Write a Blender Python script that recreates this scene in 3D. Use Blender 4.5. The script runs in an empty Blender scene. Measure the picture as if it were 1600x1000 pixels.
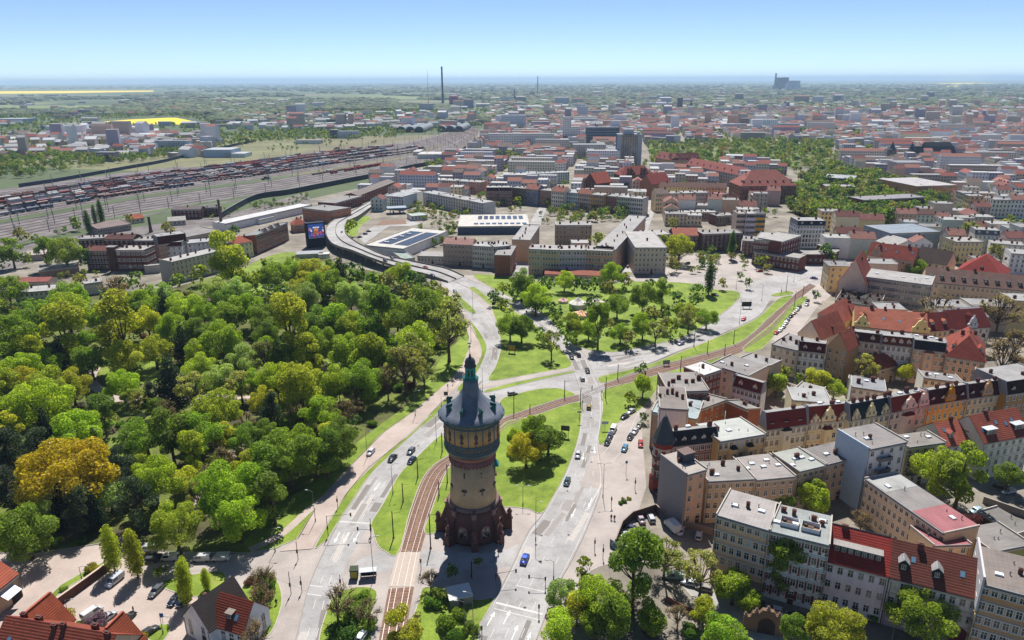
import bpy, math, random
import numpy as np
from mathutils import Vector, Matrix
R = math.radians
random.seed(7)
SC = bpy.context.scene
COL = SC.collection

# ---------------------------------------------------------------- camera
CAM_H, FPX = 118.0, 1100.0
PITCH, ROLL = R(18.8), R(-0.25)
cam_d = bpy.data.cameras.new('camera')
cam_d.sensor_width = 36.0
cam_d.lens = FPX / 1600 * 36
cam_d.clip_start = 1.0
cam_d.clip_end = 150000
cam = bpy.data.objects.new('camera', cam_d)
COL.objects.link(cam)
CM = Matrix.Rotation(R(90) - PITCH, 4, 'X') @ Matrix.Rotation(ROLL, 4, 'Z')
cam.matrix_world = Matrix.Translation((0, 0, CAM_H)) @ CM
SC.camera = cam
CM3 = np.array(CM.to_3x3())

# ---------------------------------------------------------------- sky, sun, exposure
SUN_EL = R(57)
SUN_AZ = R(2)           # measured from +Y towards +X
W = bpy.data.worlds.new('World')
SC.world = W
W.use_nodes = True
nt = W.node_tree
sky = nt.nodes.new('ShaderNodeTexSky')
sky.sky_type = 'NISHITA'
sky.sun_disc = False
sky.sun_elevation = SUN_EL
sky.sun_rotation = SUN_AZ
sky.altitude = 6000
sky.air_density = 1.0
sky.dust_density = 0.5
sky.ozone_density = 2.0
bg = nt.nodes['Background']
nt.links.new(sky.outputs[0], bg.inputs[0])
bg.inputs[1].default_value = 0.05
sun_d = bpy.data.lights.new('sun', 'SUN')
sun_d.energy = 3.1
sun_d.angle = R(0.5)
sun_d.color = (1.0, 0.955, 0.88)
sun = bpy.data.objects.new('sun', sun_d)
COL.objects.link(sun)
sun.location = (0, 200, 400)
sd = Vector((-math.sin(SUN_AZ) * math.cos(SUN_EL), -math.cos(SUN_AZ) * math.cos(SUN_EL), -math.sin(SUN_EL)))
sun.rotation_euler = sd.to_track_quat('-Z', 'Y').to_euler()
vs = SC.view_settings
vs.view_transform = 'Standard'
vs.look = 'None'
vs.gamma = 1.0
vs.use_curve_mapping = False
vs.exposure = 1.4
SC.cycles.max_bounces = 6
SC.cycles.diffuse_bounces = 4
SC.cycles.transparent_max_bounces = 6
SC.cycles.volume_bounces = 1

# ---------------------------------------------------------------- where a point of the place stands
def G(p, z=0.0):
    """the point at height z that the viewing ray through photo position p meets"""
    v = CM3 @ np.array([p[0] - 800.0, 500.0 - p[1], -FPX])
    t = (z - CAM_H) / v[2]
    return Vector((v[0] * t, v[1] * t, z))
def PX(w):
    v = CM3.T @ (np.array(w) - np.array([0, 0, CAM_H]))
    return (800 + FPX * v[0] / -v[2], 500 - FPX * v[1] / -v[2])
def PPM(w):
    v = CM3.T @ (np.array(w) - np.array([0, 0, CAM_H]))
    return FPX / -v[2]
def HT(base, top_y):
    """height of a vertical post at ground point base whose top reaches photo row top_y"""
    lo, hi = 0.0, 250.0
    for _ in range(40):
        m = (lo + hi) / 2
        if PX((base.x, base.y, m))[1] > top_y: lo = m
        else: hi = m
    return lo

# ---------------------------------------------------------------- colours and materials
def lift(c, k, top=.78):
    c = lin(c); return tuple(min(top, x*k*w) for x, w in zip(c[:3], (1.07, 1.0, .88)))+(1.0,)
def lin(c):
    c = c.lstrip('#')
    o = []
    for i in (0, 2, 4):
        x = int(c[i:i+2], 16) / 255
        o.append(x / 12.92 if x <= 0.04045 else ((x + 0.055) / 1.055) ** 2.4)
    return tuple(o) + (1.0,)
MATS = {}
def newmat(name):
    m = bpy.data.materials.new(name)
    m.use_nodes = True
    n = m.node_tree
    return m, n, n.nodes['Principled BSDF']
def N(n, t, **k):
    x = n.nodes.new(t)
    for a, b in k.items():
        if a in x.inputs: x.inputs[a].default_value = b
        else: setattr(x, a, b)
    return x
def pos_noise(n, scale, detail=4, rough=0.6, stretch=None, obj=False):
    if obj:
        g = N(n, 'ShaderNodeTexCoord'); src = g.outputs['Object']
    else:
        g = N(n, 'ShaderNodeNewGeometry'); src = g.outputs['Position']
    if stretch:
        mp = N(n, 'ShaderNodeMapping'); mp.inputs['Scale'].default_value = stretch
        n.links.new(src, mp.inputs[0]); src = mp.outputs[0]
    t = N(n, 'ShaderNodeTexNoise', Scale=scale, Detail=detail, Roughness=rough)
    n.links.new(src, t.inputs['Vector'])
    return t.outputs['Fac']
def ramp(n, src, stops):
    r = N(n, 'ShaderNodeValToRGB')
    while len(r.color_ramp.elements) < len(stops): r.color_ramp.elements.new(0.5)
    for e, (p, c) in zip(r.color_ramp.elements, stops):
        e.position = p
        e.color = lin(c) if isinstance(c, str) else (c, c, c, 1)
    n.links.new(src, r.inputs[0])
    return r.outputs[0]
def mul(n, a, b, fac=1.0, mode='MULTIPLY'):
    x = N(n, 'ShaderNodeMix', data_type='RGBA', blend_type=mode)
    x.inputs[0].default_value = fac
    for s, i in ((a, 6), (b, 7)):
        if isinstance(s, tuple): x.inputs[i].default_value = s
        else: n.links.new(s, x.inputs[i])
    return x.outputs[2]
def mixf(n, f, a, b):
    x = N(n, 'ShaderNodeMix', data_type='RGBA')
    n.links.new(f, x.inputs[0])
    for s, i in ((a, 6), (b, 7)):
        if isinstance(s, str): x.inputs[i].default_value = lin(s)
        elif isinstance(s, tuple): x.inputs[i].default_value = s
        else: n.links.new(s, x.inputs[i])
    return x.outputs[2]
def bump(n, b, src, strength=0.3, dist=0.1):
    x = N(n, 'ShaderNodeBump', Strength=strength, Distance=dist)
    n.links.new(src, x.inputs['Height']); n.links.new(x.outputs[0], b.inputs['Normal'])
def objcol(n):
    return N(n, 'ShaderNodeObjectInfo').outputs['Color']

def M(name):
    if name in MATS: return MATS[name]
    m, n, b = newmat(name)
    b.inputs['Roughness'].default_value = 0.85
    b.inputs['Specular IOR Level'].default_value = 0.25
    base = b.inputs['Base Color']
    L = n.links.new
    if name == 'plaster':
        g = mul(n, ramp(n, pos_noise(n, 0.25, 5), [(0.3, 0.86), (0.7, 1.0)]), ramp(n, pos_noise(n, 1.2, 4, 0.7, (1, 1, 0.25)), [(0.3, 0.84), (0.65, 1.0)]))
        L(mul(n, objcol(n), g), base)
    elif name == 'brick':
        g = mul(n, ramp(n, pos_noise(n, 0.3, 5), [(0.3, 0.7), (0.7, 1.0)]), ramp(n, pos_noise(n, 6, 2, 0.7), [(0.3, 0.72), (0.7, 1.06)]))
        L(mul(n, objcol(n), g), base)
    elif name == 'tar':      # roofing felt
        g = mul(n, ramp(n, pos_noise(n, 0.16, 5, 0.65), [(0.3, 0.68), (0.5, 0.92), (0.7, 1.06)]), ramp(n, pos_noise(n, 1.6, 3, 0.7, obj=True, stretch=(0.12, 1.5, 1)), [(0.35, 0.8), (0.6, 1.0)]))
        tc = N(n, 'ShaderNodeTexCoord'); w = N(n, 'ShaderNodeTexWave', Scale=0.32, Distortion=0.15, Detail=0.0)
        L(tc.outputs['Object'], w.inputs[0])
        g = mul(n, g, ramp(n, w.outputs['Fac'], [(0.0, 0.82), (0.06, 1.0)]))
        L(mul(n, mul(n, objcol(n), (.8, .8, .8, 1)), g), base)
        b.inputs['Roughness'].default_value = 0.6
    elif name == 'tiles':
        tc = N(n, 'ShaderNodeTexCoord')
        w = N(n, 'ShaderNodeTexWave', Scale=0.95, Distortion=0.4, Detail=1.0)
        w.bands_direction = 'X'
        L(tc.outputs['Object'], w.inputs[0])
        w2 = N(n, 'ShaderNodeTexWave', Scale=0.8, Distortion=0.5, Detail=1.0)
        w2.bands_direction = 'Z'
        L(tc.outputs['Object'], w2.inputs[0])
        g = mul(n, ramp(n, pos_noise(n, 0.35, 5), [(0.3, 0.72), (0.7, 1.06)]), ramp(n, pos_noise(n, 4, 2, 0.8), [(0.3, 0.78), (0.7, 1.08)]))
        g = mul(n, g, ramp(n, w.outputs['Fac'], [(0.0, 0.72), (0.5, 1.0)]))
        g = mul(n, g, ramp(n, w2.outputs['Fac'], [(0.0, 0.7), (0.5, 1.0)]))
        L(mul(n, objcol(n), g), base)
        bump(n, b, w2.outputs['Fac'], 0.4, 0.08)
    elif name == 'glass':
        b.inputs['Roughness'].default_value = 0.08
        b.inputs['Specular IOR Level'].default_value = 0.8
        L(ramp(n, pos_noise(n, 0.9, 1), [(0.3, '#0e1218'), (0.5, '#242a32'), (0.6, '#4c4e50'), (0.7, '#8a8880')]), base)  # paler tones paint sky reflections and curtains into the glass colour
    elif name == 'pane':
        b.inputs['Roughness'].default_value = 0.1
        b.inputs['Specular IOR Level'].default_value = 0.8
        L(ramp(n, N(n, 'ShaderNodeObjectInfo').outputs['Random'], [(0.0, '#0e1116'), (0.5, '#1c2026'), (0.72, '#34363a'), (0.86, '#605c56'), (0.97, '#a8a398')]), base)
    elif name == 'paint':    # car paint
        L(objcol(n), base)
        b.inputs['Roughness'].default_value = 0.35
        b.inputs['Metallic'].default_value = 0.25
        b.inputs['Coat Weight'].default_value = 0.7
    elif name == 'leaf':
        oi = N(n, 'ShaderNodeObjectInfo')
        rnd = N(n, 'ShaderNodeNewGeometry').outputs['Random Per Island']
        v = ramp(n, rnd, [(0.0, 0.5), (0.5, 0.95), (1.0, 1.5)])
        v2 = ramp(n, pos_noise(n, 0.35, 3), [(0.3, 0.7), (0.7, 1.2)])
        c = mul(n, oi.outputs['Color'], mul(n, v, v2))
        b.inputs['Roughness'].default_value = 0.55
        L(c, base)
        tr = N(n, 'ShaderNodeBsdfTranslucent')
        L(mul(n, c, (1.4, 1.55, 0.5, 1)), tr.inputs[0])
        mx = N(n, 'ShaderNodeMixShader'); mx.inputs[0].default_value = 0.55
        L(b.outputs[0], mx.inputs[1]); L(tr.outputs[0], mx.inputs[2])
        L(mx.outputs[0], n.nodes['Material Output'].inputs[0])
    elif name == 'far_leaf':
        rnd = N(n, 'ShaderNodeNewGeometry').outputs['Random Per Island']
        c = ramp(n, rnd, [(0.0, '#263222'), (0.25, '#33442a'), (0.5, '#465634'), (0.75, '#56623c'), (0.9, '#5c553e'), (1.0, '#66724a')])
        c = mul(n, c, ramp(n, pos_noise(n, 0.004, 3), [(0.35, 0.7), (0.65, 1.2)]))
        L(c, base)
    elif name == 'bark':
        L(ramp(n, pos_noise(n, 2.5, 4), [(0.3, '#3b3029'), (0.7, '#6a5a4c')]), base)
    elif name == 'grass':
        c = ramp(n, pos_noise(n, 0.12, 6, 0.7), [(0.28, '#566a20'), (0.42, '#677c26'), (0.55, '#74882c'), (0.66, '#82903a'), (0.78, '#98945c')])
        c = mul(n, c, ramp(n, pos_noise(n, 1.5, 4, 0.8), [(0.3, 0.68), (0.7, 1.12)]))
        c = mul(n, c, ramp(n, pos_noise(n, 0.03, 4, 0.7), [(0.35, 0.8), (0.5, 1.0), (0.65, 1.08)]))
        c = mixf(n, ramp(n, pos_noise(n, 0.07, 5, 0.75), [(0.6, 0.0), (0.72, 0.6)]), c, '#857b48')
        w = ramp(n, pos_noise(n, 2.6, 2, 0.9), [(0.70, 0.0), (0.78, 0.5)])
        L(mixf(n, w, c, '#c2c4a4'), base)
        bump(n, b, pos_noise(n, 4, 3), 0.6, 0.15)
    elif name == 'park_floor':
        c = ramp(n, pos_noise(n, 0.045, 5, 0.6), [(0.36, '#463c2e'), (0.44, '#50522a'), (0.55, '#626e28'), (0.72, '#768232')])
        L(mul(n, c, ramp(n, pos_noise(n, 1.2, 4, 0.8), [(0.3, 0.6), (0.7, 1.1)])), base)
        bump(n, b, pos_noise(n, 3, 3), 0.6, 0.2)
    elif name == 'asphalt':
        c = ramp(n, pos_noise(n, 0.06, 6, 0.65), [(0.3, '#858383'), (0.5, '#999797'), (0.62, '#a3a1a1'), (0.75, '#aaa7a5')])
        c = mul(n, c, ramp(n, pos_noise(n, 1.8, 5, 0.8), [(0.3, 0.8), (0.7, 1.06)]))
        c = mul(n, c, ramp(n, pos_noise(n, 0.35, 3, 0.6), [(0.35, 0.86), (0.5, 1.0)]))
        L(c, base)
    elif name == 'paving':
        c = ramp(n, pos_noise(n, 0.08, 6, 0.65), [(0.3, '#87807c'), (0.5, '#9a928e'), (0.72, '#aaa19b')])
        c = mul(n, c, ramp(n, pos_noise(n, 2.2, 5, 0.85), [(0.3, 0.82), (0.7, 1.08)]))
        L(c, base)
    elif name == 'pink_paving':
        c = ramp(n, pos_noise(n, 0.1, 6, 0.65), [(0.3, '#94867f'), (0.5, '#a4968f'), (0.72, '#b1a39b')])
        c = mul(n, c, ramp(n, pos_noise(n, 2.2, 5, 0.85), [(0.3, 0.84), (0.7, 1.06)]))
        L(c, base)
    elif name == 'courtyard':
        c = ramp(n, pos_noise(n, 0.05, 5, 0.6), [(0.3, '#5d584f'), (0.5, '#7b746a'), (0.62, '#8d867c'), (0.72, '#66763a')])
        c = mul(n, c, ramp(n, pos_noise(n, 1.2, 5, 0.85), [(0.3, 0.75), (0.7, 1.1)]))
        L(c, base)
    elif name == 'ballast':
        c = ramp(n, pos_noise(n, 0.05, 6, 0.7), [(0.3, '#4a4442'), (0.5, '#666060'), (0.7, '#807a78')])
        L(mul(n, c, ramp(n, pos_noise(n, 2.5, 4, 0.9), [(0.3, 0.75), (0.7, 1.15)])), base)
    elif name == 'track_bed':
        c = ramp(n, pos_noise(n, 0.5, 6, 0.8), [(0.3, '#5a463c'), (0.5, '#745a4c'), (0.7, '#8a7060')])
        L(c, base)
    elif name == 'land':
        t = N(n, 'ShaderNodeTexVoronoi', Scale=0.0016)
        g = N(n, 'ShaderNodeNewGeometry'); mp = N(n, 'ShaderNodeMapping')
        mp.inputs['Scale'].default_value = (0.5, 1, 1); mp.inputs['Rotation'].default_value = (0, 0, 0.15)
        L(g.outputs['Position'], mp.inputs[0]); L(mp.outputs[0], t.inputs['Vector'])
        sp = N(n, 'ShaderNodeSeparateColor'); L(t.outputs['Color'], sp.inputs[0])
        c = ramp(n, sp.outputs[0], [(0.0, '#3a4a2e'), (0.3, '#4c5a38'), (0.5, '#586540'), (0.7, '#424e34'), (0.88, '#6e684e'), (1.0, '#6f7c4a')])
        c = mul(n, c, ramp(n, pos_noise(n, 0.012, 6, 0.7), [(0.3, 0.6), (0.7, 1.15)]))
        L(c, base)
    elif name == 'rape':
        L(ramp(n, pos_noise(n, 0.02, 5), [(0.3, '#c9ac12'), (0.7, '#e3c81e')]), base)
    elif name == 'wood':
        L(mul(n, objcol(n), ramp(n, pos_noise(n, 1.5, 4, 0.7, (4, 4, 0.5)), [(0.3, 0.7), (0.7, 1.05)])), base)
    elif name == 'slate':
        g = mul(n, ramp(n, pos_noise(n, 0.8, 4), [(0.3, 0.75), (0.7, 1.1)]), ramp(n, pos_noise(n, 7, 2, 0.8), [(0.3, 0.7), (0.7, 1.2)]))
        L(mul(n, objcol(n), g), base)
        b.inputs['Roughness'].default_value = 0.5
        b.inputs['Specular IOR Level'].default_value = 0.5
    elif name == 'metal':
        L(objcol(n), base)
        b.inputs['Roughness'].default_value = 0.45
        b.inputs['Metallic'].default_value = 0.3
    else:                    # plain coloured surface named by its hex colour
        c = name.split('#')
        L(mul(n, lin('#' + c[1][:6]), ramp(n, pos_noise(n, 1.3, 4, 0.7), [(0.3, 0.85), (0.7, 1.03)])), base)
        if name.startswith('steel'):
            b.inputs['Roughness'].default_value = 0.35; b.inputs['Metallic'].default_value = 0.6
        if name.startswith('gloss'):
            b.inputs['Roughness'].default_value = 0.25; b.inputs['Specular IOR Level'].default_value = 0.5
        if name.startswith('screen'):
            b.inputs['Emission Color'].default_value = lin('#' + c[1][:6]); b.inputs['Emission Strength'].default_value = 0.25
    MATS[name] = m
    return m

# ---------------------------------------------------------------- mesh builder
class MB:
    def __init__(s): s.v, s.f, s.m = [], [], []
    def add(s, vs_, fs, mi=0):
        o = len(s.v); s.v += [tuple(p) for p in vs_]
        for f in fs: s.f.append([i + o for i in f]); s.m.append(mi)
        return s
    def box(s, x0, y0, z0, x1, y1, z1, mi=0):
        return s.add([(x0,y0,z0),(x1,y0,z0),(x1,y1,z0),(x0,y1,z0),(x0,y0,z1),(x1,y0,z1),(x1,y1,z1),(x0,y1,z1)],
                     [(3,2,1,0),(4,5,6,7),(0,1,5,4),(1,2,6,5),(2,3,7,6),(3,0,4,7)], mi)
    def prism(s, poly, z0, z1, mi=0, mtop=None, bottom=True):
        n = len(poly)
        a = sum(poly[i][0]*poly[(i+1)%n][1]-poly[(i+1)%n][0]*poly[i][1] for i in range(n))
        if a < 0: poly = list(reversed(poly))
        s.add([(p[0],p[1],z0) for p in poly]+[(p[0],p[1],z1) for p in poly],
              [(i,(i+1)%n,(i+1)%n+n,i+n) for i in range(n)] + ([tuple(range(n-1,-1,-1))] if bottom else []), mi)
        return s.add([(p[0],p[1],z1) for p in poly], [tuple(range(n))], mi if mtop is None else mtop)
    def quad(s, a, b, c, d, mi=0): return s.add([a,b,c,d], [(0,1,2,3)], mi)
    def hull2(s, a, b, mi=0, cap=True):
        """loft between two rings of equal length"""
        n = len(a)
        fs = [(i,(i+1)%n,(i+1)%n+n,i+n) for i in range(n)]
        if cap: fs += [tuple(range(n-1,-1,-1)), tuple(range(n,2*n))]
        return s.add(list(a)+list(b), fs, mi)
    def loft(s, rings, mi=0, cap=True):
        n = len(rings[0]); vs_ = [p for r in rings for p in r]; fs = []
        for k in range(len(rings)-1):
            fs += [(k*n+i, k*n+(i+1)%n, (k+1)*n+(i+1)%n, (k+1)*n+i) for i in range(n)]
        if cap: fs += [tuple(range(n-1,-1,-1)), tuple(range((len(rings)-1)*n, len(rings)*n))]
        return s.add(vs_, fs, mi)
    def lathe(s, prof, n=24, mi=0, cx=0, cy=0, cap=True, ph=0):
        return s.loft([[(cx+r*math.cos(ph+2*math.pi*i/n), cy+r*math.sin(ph+2*math.pi*i/n), z) for i in range(n)] for r, z in prof], mi, cap)
    def tube(s, p, q, r0, r1=None, n=6, mi=0):
        p, q = Vector(p), Vector(q); r1 = r0 if r1 is None else r1
        d = (q-p)
        if d.length < 1e-6: return s
        d.normalize(); a = d.orthogonal().normalized(); b = d.cross(a)
        return s.loft([[p+(a*math.cos(2*math.pi*i/n)+b*math.sin(2*math.pi*i/n))*r0 for i in range(n)],
                       [q+(a*math.cos(2*math.pi*i/n)+b*math.sin(2*math.pi*i/n))*r1 for i in range(n)]], mi)
    def mesh(s, name, mats, smooth=False):
        me = bpy.data.meshes.new(name)
        me.from_pydata(s.v, [], s.f)
        for m in mats: me.materials.append(M(m) if isinstance(m, str) else m)
        if len(mats) > 1: me.polygons.foreach_set('material_index', s.m)
        if smooth: me.polygons.foreach_set('use_smooth', [True]*len(s.f))
        me.update()
        return me
def npmesh(name, V, F, mats, mi=None):
    me = bpy.data.meshes.new(name)
    k = F.shape[1]
    me.vertices.add(len(V)); me.vertices.foreach_set('co', np.ascontiguousarray(V, dtype=np.float32).ravel())
    me.loops.add(F.size); me.loops.foreach_set('vertex_index', np.ascontiguousarray(F, dtype=np.int32).ravel())
    me.polygons.add(len(F)); me.polygons.foreach_set('loop_start', np.arange(0, F.size, k, dtype=np.int32))
    me.polygons.foreach_set('loop_total', np.full(len(F), k, dtype=np.int32))
    for m in mats: me.materials.append(M(m))
    if mi is not None: me.polygons.foreach_set('material_index', np.ascontiguousarray(mi, dtype=np.int32))
    me.update(calc_edges=True)
    return me

# ---------------------------------------------------------------- objects
REG = []
def ob(name, mesh, parent=None, loc=(0,0,0), rz=0.0, scale=None, col=None, rot=None):
    o = bpy.data.objects.new(name, mesh)
    COL.objects.link(o)
    if parent is not None: o.parent = parent
    o.location = loc
    if rot is not None: o.rotation_euler = rot
    elif rz: o.rotation_euler = (0, 0, rz)
    if scale is not None: o.scale = scale
    if col is not None: o.color = lin(col) if isinstance(col, str) else col
    return o
LONG = []
def reg(o, label, cat, group=None, auto=False):
    if not auto and len(label.split()) > 16: print('LONGLABEL', label)
    """label is final when auto is False, else the look to which the place is added later"""
    o['category'] = cat
    o['label'] = label
    if group: o['group'] = group
    if auto: REG.append((o, label))
    return o
def thing(name, loc, rz, label, cat, group=None, auto=False):
    return reg(ob(name, None, None, loc, rz), label, cat, group, auto)
def structure(name, mesh, parent=None, col=None):
    o = ob(name, mesh, parent, col=col)
    if parent is None: o['kind'] = 'structure'
    return o
def copy_tree(o, parent=None):
    c = o.copy(); COL.objects.link(c)
    if parent is not None: c.parent = parent
    for ch in KIDS.get(o.name, o.children):
        copy_tree(ch, c)
    return c
KIDS = {}
def freeze(root):
    KIDS[root.name] = list(root.children)
    for c in KIDS[root.name]: freeze(c)

# smooth curves through world points
def cr(pts, n=6, closed=False):
    P = [Vector(p) for p in pts]; out = []; m = len(P)
    rng = range(m) if closed else range(m-1)
    for i in rng:
        if closed: a, b, c, d = P[i-1], P[i], P[(i+1)%m], P[(i+2)%m]
        else: a, b, c, d = P[max(i-1,0)], P[i], P[i+1], P[min(i+2,m-1)]
        for k in range(n):
            t = k/n
            out.append(0.5*((2*b)+(c-a)*t+(2*a-5*b+4*c-d)*t*t+(3*b-a-3*c+d)*t**3))
    if not closed: out.append(P[-1])
    return out
# ================================================================ GROUND
def sheet(name, pts, z, mat, smooth=False, n=4):
    w = [G(p, 0) for p in pts]
    if smooth: w = cr(w, n, True)
    mb = MB(); mb.add([(p.x, p.y, z) for p in w], [tuple(range(len(w)))])
    a = sum(w[i].x*w[(i+1)%len(w)].y-w[(i+1)%len(w)].x*w[i].y for i in range(len(w)))
    if a < 0: mb.f = [list(reversed(f)) for f in mb.f]
    return structure(name, mb.mesh(name, [mat]))
g = MB(); g.quad((-75000,-300,-.08),(75000,-300,-.08),(75000,62000,-.08),(-75000,62000,-.08))
structure('ground', g.mesh('ground', ['land']))
sheet('city_ground', [(-200,1150),(1800,1150),(2000,420),(2000,175),(1500,163),(1150,165),(850,172),(752,205),(700,245),(600,285),(480,312),(330,345),(180,372),(-200,420)], 0.0, 'courtyard')
sheet('street_area', [(440,1100),(900,1100),(1010,760),(1000,640),(930,560),(1100,540),(1200,470),(1290,470),(1340,420),(1250,395),(1150,400),(1090,390),(1010,435),(960,430),(900,445),(740,430),(690,430),(690,470),(725,510),(715,570),(500,760),(380,866),(250,862),(250,900),(370,930)], 0.02, 'paving')
sheet('forecourt', [(-60,900),(-60,862),(60,866),(150,852),(225,862),(270,885),(270,902),(330,930),(300,1060),(-60,1080)], 0.03, 'pink_paving')

def lawn(pts, mat='grass', name='lawn', h=0.12, smooth=True, n=4, kerb=True):
    w = [G(p, 0) for p in pts]
    if smooth: w = cr(w, n, True)
    a = sum(w[i].x*w[(i+1)%len(w)].y-w[(i+1)%len(w)].x*w[i].y for i in range(len(w)))
    if a < 0: w.reverse()
    m = len(w)
    mb = MB(); mb.add([(p.x, p.y, h) for p in w], [tuple(range(m))])
    o = structure(name, mb.mesh(name, [mat]))
    if kerb:
        k = MB()
        for i in range(m):
            p, q = w[i], w[(i+1) % m]
            d = (q-p)
            if d.length < 1e-3: continue
            nrm = Vector((d.y, -d.x, 0)).normalized()*0.22
            k.loft([[(p.x,p.y,0),(p.x+nrm.x,p.y+nrm.y,0),(p.x+nrm.x,p.y+nrm.y,h+.02),(p.x,p.y,h+.02)],
                    [(q.x,q.y,0),(q.x+nrm.x,q.y+nrm.y,0),(q.x+nrm.x,q.y+nrm.y,h+.02),(q.x,q.y,h+.02)]], 0, True)
        kk = ob('kerb', k.mesh('kerb', ['stone#a8a29c']), o)
    return o
# park west of the road
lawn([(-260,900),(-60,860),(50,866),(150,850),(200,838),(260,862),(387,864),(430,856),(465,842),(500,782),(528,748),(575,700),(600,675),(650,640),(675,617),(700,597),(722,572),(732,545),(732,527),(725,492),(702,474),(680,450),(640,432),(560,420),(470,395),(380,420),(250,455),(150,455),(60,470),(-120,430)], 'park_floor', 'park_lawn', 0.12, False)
lawn([(560,730),(540,745),(520,765),(505,800),(470,838),(430,858),(395,862),(380,850),(430,790),(520,740),(560,690),(640,630),(690,560),(728,520),(735,535),(722,574),(700,597),(650,641),(600,677)], 'grass', 'lawn', 0.135, False, 1, False)
lawn([(380,420),(440,395),(480,400),(520,420),(480,440),(430,445),(395,470),(345,500),(330,480)], 'grass', 'lawn', 0.14, True, 4, False)
lawn([(165,560),(230,555),(250,590),(220,600),(160,590)], 'grass', 'lawn', 0.14, True, 4, False)
lawn([(470,590),(520,560),(530,580),(480,610)], 'grass', 'lawn', 0.14, True, 4, False)
# strips and islands between the carriageways
lawn([(493,855),(503,849),(511,843),(526,819),(550,785),(573,750),(601,719),(650,674),(675,655),(699,630),(696,624),(675,645),(650,671),(600,712),(575,733),(556,755),(540,775),(517,812)])
lawn([(714,608),(722,610),(735,596),(748,576),(757,557),(760,540),(750,520),(736,504),(734,507),(745,527),(752,545),(751,560),(742,575),(728,593)])
lawn([(714,476),(740,490),(742,485),(726,470),(711,461)], n=3)
lawn([(734,451),(742,449),(760,463),(775,475),(765,476),(750,463)], n=3)
lawn([(583,828),(590,850),(602,861),(622,864),(640,800),(659,750),(678,726),(703,708),(694,690),(688,681),(650,716),(625,741),(600,786),(581,817)])
lawn([(691,752),(675,797),(664,832),(690,828),(720,800),(725,740),(712,716),(702,730)])
lawn([(788,662),(806,656),(840,648),(880,634),(906,628),(910,632),(907,665),(899,700),(880,746),(850,799),(825,795),(800,792),(772,790),(745,760),(760,700)])
lawn([(797,619),(837,609),(870,607),(892,613),(897,618),(875,623),(840,634),(805,646),(785,650),(775,640),(785,624)])
lawn([(760,613),(800,604),(850,592),(896,582),(894,580),(850,589),(800,599),(762,609)], n=3)
lawn([(783,541),(775,572),(764,594),(800,590),(850,581),(892,572),(880,551),(858,530),(826,500),(798,484),(775,470),(768,478),(778,510)])
lawn([(800,466),(850,491),(884,528),(914,545),(960,550),(1005,541),(1060,530),(1100,508),(1130,488),(1152,470),(1157,461),(1148,455),(1112,452),(1080,443),(1000,440),(930,444),(850,440),(770,430),(740,430),(760,445)], 'grass', 'circus_lawn')
lawn([(936,590),(975,580),(1015,570),(1050,556),(1100,536),(1150,514),(1187,495),(1215,468),(1236,462),(1234,468),(1200,497),(1175,521),(1145,539),(1075,559),(1020,573),(987,583),(945,598)])
lawn([(945,609),(987,598),(1020,588),(1075,573),(1130,556),(1100,575),(1060,583),(1035,597),(1015,625),(1000,640),(985,650),(955,668),(944,692),(935,688),(942,640)])
lawn([(1243,470),(1262,465),(1230,500),(1190,545),(1160,545),(1205,507)], n=3)
lawn([(541,367),(543,348),(556,338),(580,340),(563,354),(557,369)], n=3)
lawn([(642,392),(654,366),(666,360),(673,366),(655,390)], n=3)
lawn([(566,322),(590,311),(598,313),(572,327)], n=3)
sheet('parking_lot', [(560,372),(580,356),(640,345),(665,350),(640,353),(608,353),(570,380)], .025, 'asphalt')
sheet('building_site', [(588,352),(596,345),(632,343),(636,350)], .03, 'track_bed')
sheet('dirt_yard', [(-120,420),(-60,402),(0,389),(120,368),(260,348),(345,338),(480,300),(486,316),(340,352),(180,378),(0,425)], .012, 'ballast')
lawn([(1205,461),(1230,455),(1240,459),(1215,463)], n=3)
# beds and islands in the foreground
lawn([(503,1010),(510,960),(525,930),(560,918),(588,925),(580,960),(572,1010)])
lawn([(640,1015),(655,940),(665,918),(700,928),(745,938),(771,937),(750,975),(735,1012)])
lawn([(252,912),(268,905),(310,897),(345,894),(352,905),(345,925),(305,932),(265,922)])
lawn([(372,935),(390,905),(425,900),(440,935),(425,985),(400,1000),(360,985)])
lawn([(60,955),(95,915),(160,880),(164,884),(98,922),(66,960)], n=2)
lawn([(230,995),(245,978),(265,978),(262,992),(248,1005)], n=3)
lawn([(880,1040),(900,960),(915,900),(960,880),(1020,880),(1050,900),(1110,960),(1180,1000),(1180,1060)], 'courtyard', 'shrubbery_bed')
# pavings
def path(name, pts, w, mat='pink_paving', z=0.15, px=True):
    P = cr([G(p) for p in pts], 5)
    mb = MB()
    L_, R_ = [], []
    for i, p in enumerate(P):
        d = (P[min(i+1, len(P)-1)]-P[max(i-1, 0)]); d.z = 0; d.normalize(); nn = Vector((-d.y, d.x, 0))*w/2
        L_.append(p+nn); R_.append(p-nn)
    for i in range(len(P)-1):
        mb.quad((R_[i].x,R_[i].y,z),(R_[i+1].x,R_[i+1].y,z),(L_[i+1].x,L_[i+1].y,z),(L_[i].x,L_[i].y,z))
    return structure(name, mb.mesh(name, [mat]))
path('park_path', [(390,860),(440,835),(480,800),(515,772)], 2.5)
path('park_path', [(145,620),(170,622),(215,625),(270,622),(330,620),(390,624)], 5.5)
path('park_path', [(170,622),(150,605),(142,590),(150,575)], 4)
path('park_path', [(345,725),(370,705),(400,690)], 5)
path('park_path', [(295,800),(305,780),(330,770)], 6)
path('park_path', [(480,480),(500,465),(530,458)], 6)
path('park_path', [(500,568),(515,585),(520,590)], 3)

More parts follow.
